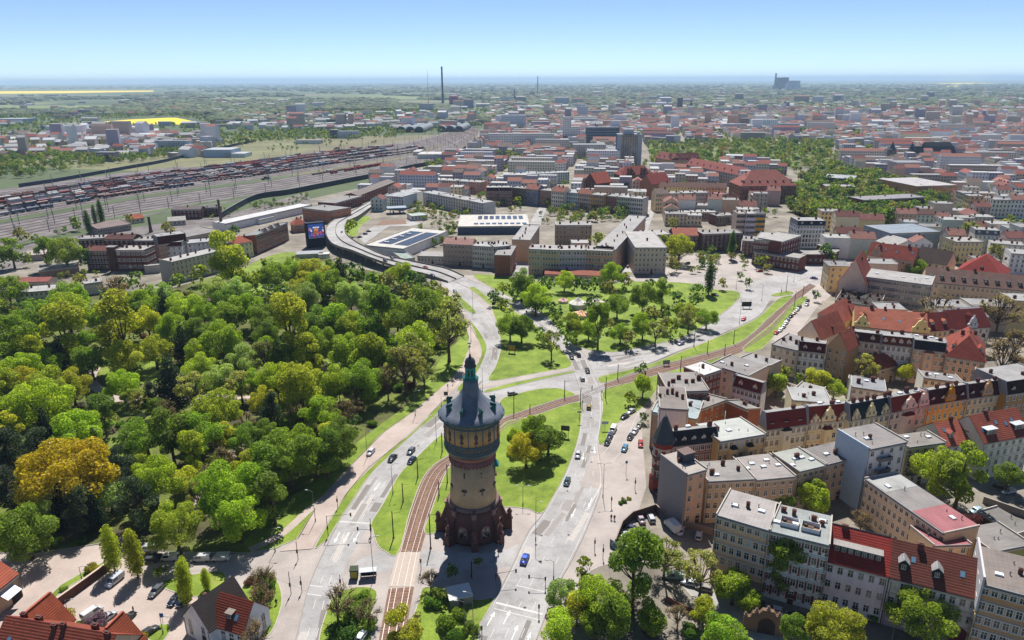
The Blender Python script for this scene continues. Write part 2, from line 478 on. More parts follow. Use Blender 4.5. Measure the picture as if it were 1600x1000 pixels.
def strip_pts(st, n=6):
    """stations of left and right road edge in the photo, with a height"""
    L_ = cr([G(s[0:2], s[4] if len(s) > 4 else 0) for s in st], n)
    R_ = cr([G(s[2:4], s[4] if len(s) > 4 else 0) for s in st], n)
    return L_, R_
def road(name, st, z, mat='asphalt', n=6):
    L_, R_ = strip_pts(st, n)
    mb = MB()
    for i in range(len(L_)-1):
        q = [R_[i], R_[i+1], L_[i+1], L_[i]]
        mb.quad(*[(p.x, p.y, p.z+z) for p in q])
    o = structure(name, mb.mesh(name, [mat]))
    return o, L_, R_
DASH = MB(); DASH.quad((-.5,-.5,0),(.5,-.5,0),(.5,.5,0),(-.5,.5,0))
DASH = DASH.mesh('lane_marking', ['white#bdbbb9'])
def mark(parent, a, b, w=0.13, zz=0.0):
    d = b-a
    return ob('lane_marking', DASH, parent, ((a.x+b.x)/2, (a.y+b.y)/2, (a.z+b.z)/2+zz), math.atan2(d.y, d.x), (d.length, w, 1))
def lane(o, L_, R_, t, z, dash=3.0, gap=6.0, a=0.0, b=1.0, w=0.13):
    P = [l.lerp(r, t) for l, r in zip(L_, R_)]
    n = len(P); P = P[int(a*(n-1)):int(b*(n-1))+1]
    cum = [0]
    for i in range(len(P)-1): cum.append(cum[-1]+(P[i+1]-P[i]).length)
    def at(s):
        for i in range(len(P)-1):
            if cum[i+1] >= s: return P[i].lerp(P[i+1], (s-cum[i])/max(cum[i+1]-cum[i], 1e-6))
        return P[-1]
    s = 0.0
    while s+dash < cum[-1]:
        mark(o, at(s), at(s+dash), w, z); s += dash+gap
EDGE = dict(dash=6.0, gap=0.0, w=0.11)
# road past the park (rises onto the elevated road)
RA = [(440,1060,500,1060),(462,1000,510,1000),(486,907,533,900),(529,816,579,817),(545,790,597,787),(572,750,625,745),(600,720,650,716),(650,674,690,679),(686,643,715,655),(714,618,745,628),(736,596,757,606),(748,577,767,592),(758,557,777,568),(760,540,782,540),(750,520,776,512),(737,503,762,487),(725,481,742,466),(709,460,728,450),(690,443,712,438)]
oa, La, Ra = road('road', RA, 0.030)
for t in (0.36, 0.66): lane(oa, La, Ra, t, 0.045, a=0.02, b=0.98)
lane(oa, La, Ra, 0.04, 0.045, a=0.2, b=1, **EDGE); lane(oa, La, Ra, 0.96, 0.045, a=0.25, b=1, **EDGE)
# main road on the right of the tower
RB = [(715,1060,818,1060),(737,1000,838,1000),(772,937,868,922),(800,885,888,885),(825,832,905,852),(850,800,920,818),(880,747,941,755),(899,700,934,695),(907,665,938,665),(909,627,940,632),(905,605,936,605),(900,590,928,588),(893,567,916,560),(880,548,902,543),(860,528,884,528),(827,499,850,493),(800,481,815,474),(775,467,790,460),(738,452,755,446),(705,438,718,430)]
obd, Lb, Rb = road('road', RB, 0.045)
for t in (0.27, 0.5, 0.75): lane(obd, Lb, Rb, t, 0.06, a=0.02, b=0.36)
lane(obd, Lb, Rb, 0.5, 0.06, a=0.36, b=1.0)
lane(obd, Lb, Rb, 0.04, 0.06, a=0.1, b=1, **EDGE); lane(obd, Lb, Rb, 0.96, 0.06, a=0.12, b=1, **EDGE)
# road to the east square
RC = [(915,548,925,590),(940,552,950,583),(975,549,980,576),(1010,540,1018,566),(1050,531,1056,550),(1100,510,1107,530),(1130,490,1155,509),(1150,471,1187,492),(1157,458,1205,468),(1180,440,1232,452),(1230,425,1275,445),(1280,405,1315,425)]
oc, Lc, Rc = road('road', RC, 0.036)
lane(oc, Lc, Rc, 0.5, 0.05, a=0.1, b=0.75)
lane(oc, Lc, Rc, 0.04, 0.05, a=0.15, b=0.6, **EDGE)
# link between both roads
RD = [(750,614,745,630),(775,609,772,622),(800,603,800,616),(850,593,850,605),(895,583,895,612),(910,580,910,606)]
od, Ld, Rd = road('road', RD, 0.024)
lane(od, Ld, Rd, 0.5, 0.04)
RE = [(740,604,738,610),(800,591,800,598),(850,581,850,588),(896,571,896,578)]
road('pavement', RE, 0.10, 'paving')
# cycle path beside the park
RP = [(437,862,488,858),(463,842,515,812),(500,782,540,775),(527,749,559,752),(575,700,600,712),(600,675,625,692),(650,640,674,646),(675,617,696,624),(700,597,716,602),(722,572,740,573),(731,548,751,558),(732,527,745,527),(725,490,735,506),(700,470,712,474)]
road('pavement', RP, 0.14, 'pink_paving')
# side street with parked cars
RF = [(905,760,948,764),(930,705,968,735),(944,693,990,705),(950,675,1003,672),(972,655,1005,650),(998,633,1010,640)]
of_, Lf, Rf = road('road', RF, 0.056, 'paving')
lane(of_, Lf, Rf, 0.25, 0.08, a=0.2, b=1, dash=5, gap=0, w=0.14); lane(of_, Lf, Rf, 0.66, 0.08, a=0.2, b=1, dash=5, gap=0, w=0.14)
# cross street in front of the tower and the street on the left
RG = [(535,905,560,875),(580,897,600,862),(640,885,648,860),(700,890,700,862),(760,888,770,864),(800,885,810,850)]
og, Lg, Rg = road('road', RG, 0.028)
RH = [(225,905,225,868),(300,893,300,870),(380,890,390,868),(440,908,440,868),(480,925,500,862)]
road('road', RH, 0.05, 'paving')
# street on the bottom right before the houses
RI = [(1010,925,1030,905),(1060,945,1100,912),(1130,990,1190,940),(1180,1040,1260,985),(1300,1110,1400,1010)]
road('road', RI, 0.03, 'asphalt')
# city streets running away
RJ = [(955,425,990,425),(975,390,1000,390),(1003,335,1021,335),(1012,310,1027,310),(1017,300,1029,300)]
road('street', RJ, 0.03, 'asphalt')
RK = [(795,430,822,430),(815,380,836,380),(838,330,852,330),(860,305,868,305)]
road('street', RK, 0.03, 'asphalt')
RL = [(1205,530,1232,545),(1243,490,1262,500),(1258,460,1285,470),(1290,420,1318,430),(1310,380,1345,385),(1330,350,1352,352)]
road('street', RL, 0.034, 'paving')
RM = [(660,370,668,378),(720,340,726,346),(755,318,760,322)]
road('street', RM, 0.03, 'paving')
RN = [(838,222,868,222),(856,200,866,200),(875,170,880,170),(892,157,896,157)]
road('street', RN, 0.03, 'paving')
# stop lines, arrows and hatching
def bar(o, p, q, w, z): mark(o, G(p), G(q), w, z)
bar(oa, (530,815), (577,818), .5, .05)
bar(obd, (775,942), (848,960), .6, .062)
bar(obd, (772,951), (843,969), .25, .062); bar(obd, (806,915), (855,926), .25, .062)
bar(oa, (484,915), (504,917), .3, .05); bar(oa, (480,928), (502,931), .3, .05)
for k in range(12):
    bar(obd, (914+2.3*k, 798-3.6*k), (922+1.7*k, 794-3.5*k), .3, .064)
ARW = MB(); ARW.add([(-2.2,-.09,0),(.6,-.09,0),(.6,.09,0),(-2.2,.09,0),(.6,-.45,0),(2.2,0,0),(.6,.45,0)], [(0,1,2,3),(4,5,6)])
ARW = ARW.mesh('lane_arrow', ['white#d6d4d2'])
def arrow(o, L_, R_, t, s, z, flip=False):
    i = int(s*(len(L_)-2)); a = L_[i].lerp(R_[i], t); b = L_[i+1].lerp(R_[i+1], t); d = b-a
    ob('lane_arrow', ARW, o, (a.x, a.y, a.z+z), math.atan2(d.y, d.x)+(math.pi if flip else 0), (1.1, 1.1, 1))
for t, s in ((.13,.08),(.38,.08),(.62,.07),(.87,.06),(.13,.03),(.62,.03)): arrow(obd, Lb, Rb, t, s, .062)
for t, s in ((.2,.15),(.5,.15),(.82,.15),(.5,.27)): arrow(oa, La, Ra, t, s, .048, True)
for t, s in ((.6,.28),(.85,.3),(.85,.37),(.4,.36)): arrow(obd, Lb, Rb, t, s, .062, True)
rp = random.Random(31)
PATCH = {}
for c_ in ('#77726f','#8b8683','#a9a4a0'):
    f = MB(); f.quad((-.5,-.5,0),(.5,-.5,0),(.5,.5,0),(-.5,.5,0)); PATCH[c_] = f.mesh('asphalt_patch', ['patch'+c_])
for o, L_, R_, z, n_ in ((oa,La,Ra,.036,26),(obd,Lb,Rb,.051,40),(oc,Lc,Rc,.042,16)):
    for k in range(n_):
        i = rp.randrange(1, len(L_)-2); a = L_[i].lerp(R_[i], rp.uniform(.12,.88)); d = L_[i+1]-L_[i]
        ob('asphalt_patch', PATCH[rp.choice(list(PATCH))], o, (a.x, a.y, a.z+z+k*.0001), math.atan2(d.y, d.x), (rp.uniform(3,16), rp.uniform(.8,2.6), 1))
    for k in range(n_//2):
        i = rp.randrange(1, len(L_)-2); a = L_[i].lerp(R_[i], rp.uniform(.15,.85))
        f = MB(); f.lathe([(.01,0),(.38,0)], 10, cap=False); ob('manhole_cover', f.mesh('manhole_cover', ['patch#4e4a48']), o, (a.x, a.y, a.z+z+.0055))
for o, P in ((obd, Rb[6:]), (obd, Lb[8:]), (oa, La[4:]), (oc, Lc[12:48])):
    f = MB()
    for i in range(len(P)-1):
        p, q = P[i], P[i+1]; d = (q-p).normalized(); s = Vector((-d.y, d.x, 0))*.12
        f.loft([[(p.x-s.x,p.y-s.y,0),(p.x+s.x,p.y+s.y,0),(p.x+s.x,p.y+s.y,p.z+.15),(p.x-s.x,p.y-s.y,p.z+.15)],[(q.x-s.x,q.y-s.y,0),(q.x+s.x,q.y+s.y,0),(q.x+s.x,q.y+s.y,q.z+.15),(q.x-s.x,q.y-s.y,q.z+.15)]])
    ob('kerb', f.mesh('kerb', ['stone#8d8782']), o)
# ================================================================ TRAM TRACKS
def track(name, st, z, bed='track_bed', rails=(0.12, 0.33, 0.62, 0.85), sleepers=True):
    o, L_, R_ = road(name, st, z, bed, 8)
    for t in rails:
        mb = MB(); P = [l.lerp(r, t) for l, r in zip(L_, R_)]
        for i in range(len(P)-1):
            p, q = P[i], P[i+1]; d = (q-p).normalized(); s = Vector((-d.y, d.x, 0))*.07
            mb.loft([[(p.x-s.x,p.y-s.y,z),(p.x+s.x,p.y+s.y,z),(p.x+s.x,p.y+s.y,z+.14),(p.x-s.x,p.y-s.y,z+.14)],
                     [(q.x-s.x,q.y-s.y,z),(q.x+s.x,q.y+s.y,z),(q.x+s.x,q.y+s.y,z+.14),(q.x-s.x,q.y-s.y,z+.14)]])
        ob('rail', mb.mesh('rail', ['steel#9a8f8c']), o)
    if sleepers:
        mb = MB()
        for ra, rb in ((rails[0], rails[1]), (rails[2], rails[3])):
            for i in range(len(L_)-1):
                k = max(1, int((L_[i+1]-L_[i]).length/0.75))
                for j in range(k):
                    l = L_[i].lerp(L_[i+1], j/k); r = R_[i].lerp(R_[i+1], j/k)
                    a, b = l.lerp(r, ra-.07), l.lerp(r, rb+.07); d = (b-a).normalized(); s = Vector((-d.y, d.x, 0))*.13
                    mb.add([(p.x, p.y, z+h) for h in (.0, .05) for p in (a-s, a+s, b+s, b-s)], [(3,2,1,0),(4,5,6,7),(0,1,5,4),(1,2,6,5),(2,3,7,6),(3,0,4,7)])
        s_ = ob('sleepers', mb.mesh('sleepers', ['wood#6d5549']), o, col='#5f4a40'); s_['kind'] = 'stuff'
    return o, L_, R_
T1 = [(585,1040,627,1040),(592,1000,632,1000),(607,920,647,917)]
track('tram_track', T1, 0.05)
T2 = [(607,917,647,917),(614,890,652,890),(622,862,657,862)]
o_, l2, r2 = track('tram_crossing', T2, 0.06, 'stone#a89c92', sleepers=False)
T3 = [(622,862,657,862),(640,800,675,800),(659,750,691,755),(678,726,705,733),(705,709,727,722),(740,688,755,703),(780,657,788,672),(805,647,812,660),(840,635,846,645),(875,624,880,634),(903,617,906,626)]
track('tram_track', T3, 0.08)
T4 = [(903,617,906,626),(944,600,946,610)]
track('tram_crossing', T4, 0.052, 'asphalt', sleepers=False)
T5 = [(944,600,946,610),(987,586,989,598),(1020,576,1024,587),(1075,561,1080,573),(1145,541,1150,553),(1175,523,1183,535),(1200,500,1212,513),(1236,465,1246,470),(1265,443,1275,447)]
track('tram_track', T5, 0.08)
# ================================================================ WATER TOWER
def tower():
    D = G((741, 826))
    t = thing('water_tower', (D.x, D.y, 0), math.atan2(-D.x, D.y), 'tall round brick water tower with dark conical slate roof and green lantern', 'water tower')
    n = 48
    P = lambda name, mb, mats, par=t, sm=True, col=None: ob(name, mb.mesh(name, mats, sm), par, col=col)
    # sandstone base
    b = MB(); b.lathe([(8.1,0),(8.1,1.2),(7.8,1.6),(7.7,6.0),(7.1,8.2),(6.8,9.5)], n)
    base = P('base', b, ['brick'], col='#6a4a42')
    c = MB(); c.lathe([(6.7,9.4),(7.1,9.6),(7.1,10.1),(6.5,10.6)], n)
    P('base_cornice', c, ['stone#776462'])
    for k in range(8):
        a = -math.pi/2 + k*math.pi/4
        e = MB()
        for (r0, r1, z0, z1, w) in ():
            pass
        ring = lambda r0, r1, z, w: [(r0,-w,z),(r1,-w,z),(r1,w,z),(r0,w,z)]
        e.loft([ring(7.2,10.5,0,.9), ring(7.2,10.5,2.8,.85), ring(7.0,9.7,3.4,.7), ring(6.9,8.7,5.2,.58), ring(6.8,7.9,7.4,.5), ring(6.6,7.2,10.3,.45)])
        q = ob('buttress', e.mesh('buttress', ['brick']), t, rz=a, col='#6c4c44')
        s = MB(); s.lathe([(.95,2.9),(.95,3.4),(.6,3.6),(.6,5.0),(.78,5.1),(.78,5.4),(.15,6.3)], 8, cx=9.85)
        ob('pinnacle', s.mesh('pinnacle', ['brick']), q, col='#74504a')
        s = MB(); s.box(7.1,-.6,7.6,7.75,.6,9.2); s.box(7.05,-.8,9.2,7.9,.8,9.6)
        ob('capstone', s.mesh('capstone', ['stone#8a6a66']), q)
    for k in range(8):
        a = -math.pi/2 + (k+.5)*math.pi/4
        for sgn in (0,):
            f = MB()
            pts = [(-1.0,2.2),(1.0,2.2),(1.0,4.4)] + [(math.cos(u)*1.0, 4.4+math.sin(u)*1.0) for u in np.linspace(.3,2.84,6)] + [(-1.0,4.4)]
            fr = [(7.98, x*1.3, 2.0+(z-2.0)*1.12) for x, z in pts]
            f.loft([[(7.7,y,z) for _, y, z in fr], fr])
            w = ob('window', f.mesh('window', ['stone#8c6460']), t, rz=a)
            f = MB(); fr = [(8.02, x, z) for x, z in pts]
            f.loft([[(8.0,y,z) for _, y, z in fr], fr])
            ob('pane', f.mesh('pane', ['glass']), w)
            f = MB(); f.box(7.95,-.06,2.2,8.08,.06,5.3); f.box(7.95,-1,3.9,8.07,1,4.0); ob('glazing_bar', f.mesh('glazing_bar', ['stone#5a4040']), w)
    # shaft
    b = MB(); b.lathe([(6.4,9.8),(6.33,12),(5.72,23.2)], n)
    shaft = P('shaft', b, ['brick'], col='#d2b088')
    def slit(a, z, r, w, h, hood):
        f = MB(); f.box(r-.3,-w/2,z,r+.06,w/2,z+h)
        s = ob('window', f.mesh('window', ['glass']), shaft, rz=a)
        if hood:
            f = MB(); f.box(r-.3,-w/2-.3,z+h,r+.14,w/2+.3,z+h+.35); f.box(r-.2,-w/2-.55,z+h-.3,r+.12,w/2+.55,z+h)
            ob('hood', f.mesh('hood', ['stone#4b4038']), s)
    for k in range(8):
        a = -math.pi/2+(k+.5)*math.pi/4
        slit(a, 14.2, 6.2, .5, 1.5, True); slit(a, 19.3, 5.92, .34, 1.6, False)
    # balcony with green canopy on the right
    a = R(-5)
    f = MB(); f.box(5.6,-.9,17.4,6.5,.9,17.7); f.box(5.7,-.7,17.7,6.1,.7,20.4)
    bd = ob('door', f.mesh('door', ['wood#5c4034']), shaft, rz=a, col='#5c4034')
    f = MB(); f.loft([[(5.6,-1.3,20.4),(7.1,-1.3,20.4),(7.1,1.3,20.4),(5.6,1.3,20.4)],[(5.6,-.3,22.3),(6.2,-.3,22.0),(6.2,.3,22.0),(5.6,.3,22.3)]])
    ob('canopy', f.mesh('canopy', ['metal#2f7f78']), bd)
    # corbelled crown
    b = MB(); b.lathe([(5.75,22.6),(6.1,22.8),(6.3,23.3),(6.3,23.9),(6.1,24.1),(6.3,24.4)], n)
    P('cornice', b, ['brick'], col='#80565a')
    sc = MB()
    for k in range(36):
        u = 2*math.pi*k/36; sc.lathe([(.02,22.1),(.28,22.3),(.34,23.1)], 6, cx=6.0*math.cos(u), cy=6.0*math.sin(u))
    P('scalloped_edge', sc, ['brick'], sm=False, col='#80565a')
    b = MB(); b.lathe([(6.25,24.3),(6.5,24.8),(6.55,25.4)], n); P('frieze', b, ['brick'], col='#a26e56')
    b = MB(); b.lathe([(6.5,25.3),(6.9,25.5),(7.2,26.2),(7.35,26.5),(7.3,26.9)], n); P('ring', b, ['slate'], col='#3f4a52')
    b = MB(); b.lathe([(7.2,26.85),(7.22,29.0)], n); band = P('lattice_band', b, ['brick'], col='#9a7a60')
    b = MB(); b.lathe([(7.2,29.0),(7.22,33.9)], n); drum = P('drum', b, ['brick'], col='#cfa26e')
    b = MB(); b.lathe([(7.2,33.9),(7.25,35.9)], n); P('frieze', b, ['brick'], col='#a88464')
    ir = 'metal#566a70'
    for k in range(24):
        u = -math.pi/2+(k+.5)*2*math.pi/24
        f = MB(); f.box(7.1,-.11,26.9,7.36,.11,36.0); ob('iron_rib', f.mesh('iron_rib', [ir]), drum, rz=u)
    for z in (26.95, 28.9, 33.85, 35.7):
        b = MB(); b.lathe([(7.2,z),(7.45,z+.03),(7.45,z+.28),(7.2,z+.3)], n); P('iron_hoop', b, [ir], drum)
    for k in range(48):
        u = -math.pi/2+(k+.5)*2*math.pi/48
        f = MB(); h = .75
        for sg in (-1, 1): f.loft([[(7.2,-sg*.42,28.0-h),(7.36,-sg*.42,28.0-h),(7.36,-sg*.28,28.0-h),(7.2,-sg*.28,28.0-h)],[(7.2,sg*.28,28.0+h),(7.36,sg*.28,28.0+h),(7.36,sg*.42,28.0+h),(7.2,sg*.42,28.0+h)]])
        ob('lattice', f.mesh('lattice', [ir]), band, rz=u)
        f = MB(); f.lathe([(.02,7.2),(.3,7.2),(.3,7.34),(.02,7.34)], 8); me = f.mesh('rosette', [ir])
        ob('rosette', me, drum, (0,0,0), rot=(0, R(90), u)).location = (0,0,34.9)
    for k in range(12):
        u = -math.pi/2+(k+.28)*2*math.pi/12
        f = MB(); f.box(7.1,-.5,30.2,7.3,.5,30.7); f.box(7.1,-.3,30.7,7.3,.3,32.3); f.box(7.1,-.5,31.6,7.29,.5,32.2); f.lathe([(.02,32.2),(.4,32.3),(.3,32.75),(.02,32.9)], 8, cx=7.15)
        ob('window', f.mesh('window', ['stone#54403a']), drum, rz=u)
    # roof
    b = MB(); b.lathe([(7.0,35.8),(8.55,35.75),(8.62,36.0),(8.6,36.15),(7.1,37.0),(5.2,38.5),(3.7,40.0),(2.75,41.3),(2.2,42.5),(2.0,43.6),(1.9,45.6)], n)
    roof = P('roof', b, ['slate'], col='#666d7a')
    b = MB(); b.lathe([(8.45,35.55),(8.72,35.6),(8.74,35.95),(8.5,36.0)], n); P('gutter', b, ['metal#47605f'], roof)
    for k in range(8):
        u = -math.pi/2+(k+.5)*math.pi/4
        f = MB(); f.loft([[(5.2,-.5,38.2),(6.9,-.5,37.6),(6.9,.5,37.6),(5.2,.5,38.2)],[(5.2,-.5,39.8),(6.7,-.5,39.7),(6.7,.5,39.7),(5.2,.5,39.8)]])
        d = ob('dormer', f.mesh('dormer', ['metal#2c6b66']), roof, rz=u, scale=(.62,.62,.62)); d.location = (2.55*math.cos(u), 2.55*math.sin(u), 14.1)
        f = MB(); f.loft([[(4.6,-.75,39.9),(7.1,-.75,39.6),(7.1,.75,39.6),(4.6,.75,39.9)],[(4.4,-.1,41.0),(6.8,-.1,40.7),(6.8,.1,40.7),(4.4,.1,41.0)]]); f.tube((6.7,0,40.6),(6.7,0,41.9),.09,.03)
        ob('dormer_roof', f.mesh('dormer_roof', ['metal#255853']), d)
        f = MB(); f.box(6.65,-.3,37.9,6.95,.3,39.4); ob('pane', f.mesh('pane', ['glass']), d)
    for k in range(16):
        u = 2*math.pi*k/16
        f = MB(); f.box(8.4,-.1,36,8.6,.1,36.55); ob('snow_guard', f.mesh('snow_guard', ['metal#3d5553']), roof, rz=u)
    # lantern
    b = MB(); b.lathe([(2.1,45.4),(2.1,45.7),(1.35,45.9),(1.35,46.1)], 24); P('lantern_base', b, ['metal#2f6f6a'])
    lan = MB(); lan.lathe([(1.0,46.0),(1.0,48.6)], 16); lant = P('lantern', lan, ['metal#4aa79b'])
    for k in range(8):
        u = k*math.pi/4
        f = MB(); f.box(1.0,-.16,46.0,1.34,.16,48.5); f.box(.95,-.52,48.2,1.36,.52,48.75); f.box(.95,-.52,45.9,1.36,.52,46.3)
        ob('arcade_post', f.mesh('arcade_post', ['metal#3f968c']), lant, rz=u)
        f = MB(); f.box(.98,-.22,46.4,1.06,.22,48.1); ob('opening', f.mesh('opening', ['glass']), lant, rz=u+math.pi/8)
    b = MB(); b.lathe([(1.55,48.7),(1.6,48.95),(1.35,49.3),(1.35,50.2),(1.1,50.8),(.5,51.2),(.22,51.6),(.3,51.9),(.12,52.2)], 20); P('cupola', b, ['slate'], col='#30363f')
    b = MB(); b.tube((0,0,52),(0,0,55.4),.09,.05); b.lathe([(.05,53.9),(.32,54.2),(.05,54.5)], 10); b.box(-.5,-.03,54.9,.35,.03,55.2)
    P('weather_vane', b, ['metal#3a8a80'])
    return t
TOWER = tower()
# ================================================================ BUILDINGS
OCC_X0, OCC_Y0, OCC_S = -2200, 60, 4.0
OCC = np.zeros((1100, 1100), dtype=np.int8)       # y, x ; 1 = taken by a house, 2 = road or lawn
def occ_poly(pts, val=1):
    P = np.array([(p[0], p[1]) for p in pts])
    i0 = np.clip(((P.min(0)-[OCC_X0, OCC_Y0])/OCC_S).astype(int)-1, 0, 1099)
    i1 = np.clip(((P.max(0)-[OCC_X0, OCC_Y0])/OCC_S).astype(int)+2, 0, 1099)
    xs = OCC_X0+(np.arange(i0[0], i1[0])+.5)*OCC_S; ys = OCC_Y0+(np.arange(i0[1], i1[1])+.5)*OCC_S
    if len(xs) == 0 or len(ys) == 0: return
    X, Y = np.meshgrid(xs, ys); ins = np.zeros(X.shape, bool); n = len(P)
    for i in range(n):
        x1, y1 = P[i]; x2, y2 = P[(i+1) % n]
        c = (y1 > Y) != (y2 > Y)
        if y1 != y2: ins ^= c & (X < (x2-x1)*(Y-y1)/(y2-y1)+x1)
    sub = OCC[i0[1]:i1[1], i0[0]:i1[0]]
    sub[ins] = np.maximum(sub[ins], val)
def occ_at(x, y):
    i = int((x-OCC_X0)/OCC_S); j = int((y-OCC_Y0)/OCC_S)
    return int(OCC[j, i]) if 0 <= i < 1100 and 0 <= j < 1100 else 0

def win_mesh(kind):
    fr, gl = MB(), MB()
    if kind == 'plain':
        for b in ((-.5,-.5,-.42,.5),(.42,-.5,.5,.5),(-.42,-.5,.42,-.44),(-.42,.44,.42,.5),(-.04,-.44,.04,.44),(-.42,.12,.42,.17)):
            fr.box(b[0],-.06,b[1],b[2],.0,b[3])
        fr.box(-.56,-.14,-.56,.56,0,-.5)
    elif kind == 'hood':
        for b in ((-.6,-.5,-.42,.5),(.42,-.5,.6,.5),(-.42,-.5,.42,-.44),(-.42,.44,.42,.5),(-.04,-.44,.04,.44),(-.42,.12,.42,.17)):
            fr.box(b[0],-.09,b[1],b[2],.0,b[3])
        fr.box(-.66,-.16,-.58,.66,0,-.5); fr.box(-.72,-.26,.56,.72,0,.64); fr.box(-.62,-.14,.5,.62,0,.56)
    else:
        for b in ((-.56,-.5,-.42,.36),(.42,-.5,.56,.36),(-.42,-.5,.42,-.44),(-.04,-.44,.04,.44),(-.42,.12,.42,.17)):
            fr.box(b[0],-.08,b[1],b[2],.0,b[3])
        fr.box(-.62,-.16,-.58,.62,0,-.5)
        pr = [(-.6,.36),(-.35,.5),(0,.56),(.35,.5),(.6,.36)]
        for i in range(4):
            (x1,z1),(x2,z2) = pr[i], pr[i+1]
            fr.loft([[(x1,-.1,z1),(x1,0,z1),(x1,0,z1+.12),(x1,-.1,z1+.12)],[(x2,-.1,z2),(x2,0,z2),(x2,0,z2+.12),(x2,-.1,z2+.12)]])
    gl.quad((-.43,-.025,-.45),(.43,-.025,-.45),(.43,-.025,.45),(-.43,-.025,.45))
    return fr, gl
WM = {}
for k in ('plain', 'hood', 'arch'):
    fr, gl = win_mesh(k)
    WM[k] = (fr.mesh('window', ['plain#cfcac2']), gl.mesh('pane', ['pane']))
BOX = MB(); BOX.box(-.5,-.5,0,.5,.5,1)
CH = MB(); CH.box(-.5,-.5,0,.5,.5,.9,0); CH.box(-.58,-.58,.86,.58,.58,.95,0); CH.box(-.3,-.2,.95,-.05,.2,1.08,1); CH.box(.05,-.2,.95,.3,.2,1.08,1)
CHM = CH.mesh('chimney', ['brick', 'stone#6a5a54'])
SKL = MB(); SKL.box(-.5,-.5,0,.5,.5,.35,0); SKL.box(-.42,-.42,.35,.42,.42,.45,1)
SKLM = SKL.mesh('skylight', ['plain#b9bcc0', 'gloss#dfe6ee'])
RWM = MB(); RWM.box(-.5,-.5,0,.5,.5,.08,0); RWM.box(-.4,-.42,.08,.4,.42,.1,1)
RWM = RWM.mesh('roof_window', ['metal#55606a', 'gloss#5f7f9c'])
BOXM = {}
def boxm(mat):
    if mat not in BOXM:
        b = MB(); b.box(-.5,-.5,0,.5,.5,1); BOXM[mat] = b.mesh('block', [mat])
    return BOXM[mat]
VENT = MB(); VENT.tube((0,0,0),(0,0,.7),.09,.09,6); VENT.lathe([(.02,.95),(.2,.8),(.2,.7)], 8)
VENT = VENT.mesh('vent_pipe', ['metal#6a6866'])
DPIPE = MB(); DPIPE.tube((0,0,0),(0,0,1),.07,.07,5)
DPIPE = DPIPE.mesh('downpipe', ['metal#6c6a68'])
HOUSES = []
def dormer(par, x, y, z, w, h, dp, col, wall='#cfc8bd', kind='gable', win=True):
    b = MB()
    b.box(-w/2,0,0,w/2,dp,h)
    if kind == 'gable': b.add([(-w/2,0,h),(w/2,0,h),(0,0,h+w*.55)], [(0,1,2)])
    d = ob('dormer', b.mesh('dormer', ['plaster']), par, (x,y,z), col=wall)
    b = MB()
    if kind == 'gable':
        t = h+w*.55
        b.loft([[(-w/2-.2,-.25,h-.12),(0,-.25,t-.05),(0,-.25,t+.1),(-w/2-.2,-.25,h+.05)],[(-w/2-.2,dp,h-.12),(0,dp,t-.05),(0,dp,t+.1),(-w/2-.2,dp,h+.05)]])
        b.loft([[(0,-.25,t-.05),(w/2+.2,-.25,h-.12),(w/2+.2,-.25,h+.05),(0,-.25,t+.1)],[(0,dp,t-.05),(w/2+.2,dp,h-.12),(w/2+.2,dp,h+.05),(0,dp,t+.1)]])
    else:
        b.loft([[(-w/2-.2,-.3,h),(w/2+.2,-.3,h),(w/2+.2,-.3,h+.18),(-w/2-.2,-.3,h+.18)],[(-w/2-.2,dp+.6,h+.25),(w/2+.2,dp+.6,h+.25),(w/2+.2,dp+.6,h+.4),(-w/2-.2,dp+.6,h+.4)]])
    ob('dormer_roof', b.mesh('dormer_roof', ['tiles' if kind == 'gable' else 'tar']), d, col=col)
    if win:
        n = max(1, int(w/1.3))
        for i in range(n):
            ww = min(.9, w/n*.7)
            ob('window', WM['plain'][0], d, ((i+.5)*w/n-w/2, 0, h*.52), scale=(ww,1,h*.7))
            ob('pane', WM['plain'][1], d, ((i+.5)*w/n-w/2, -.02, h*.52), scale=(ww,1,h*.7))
    return d

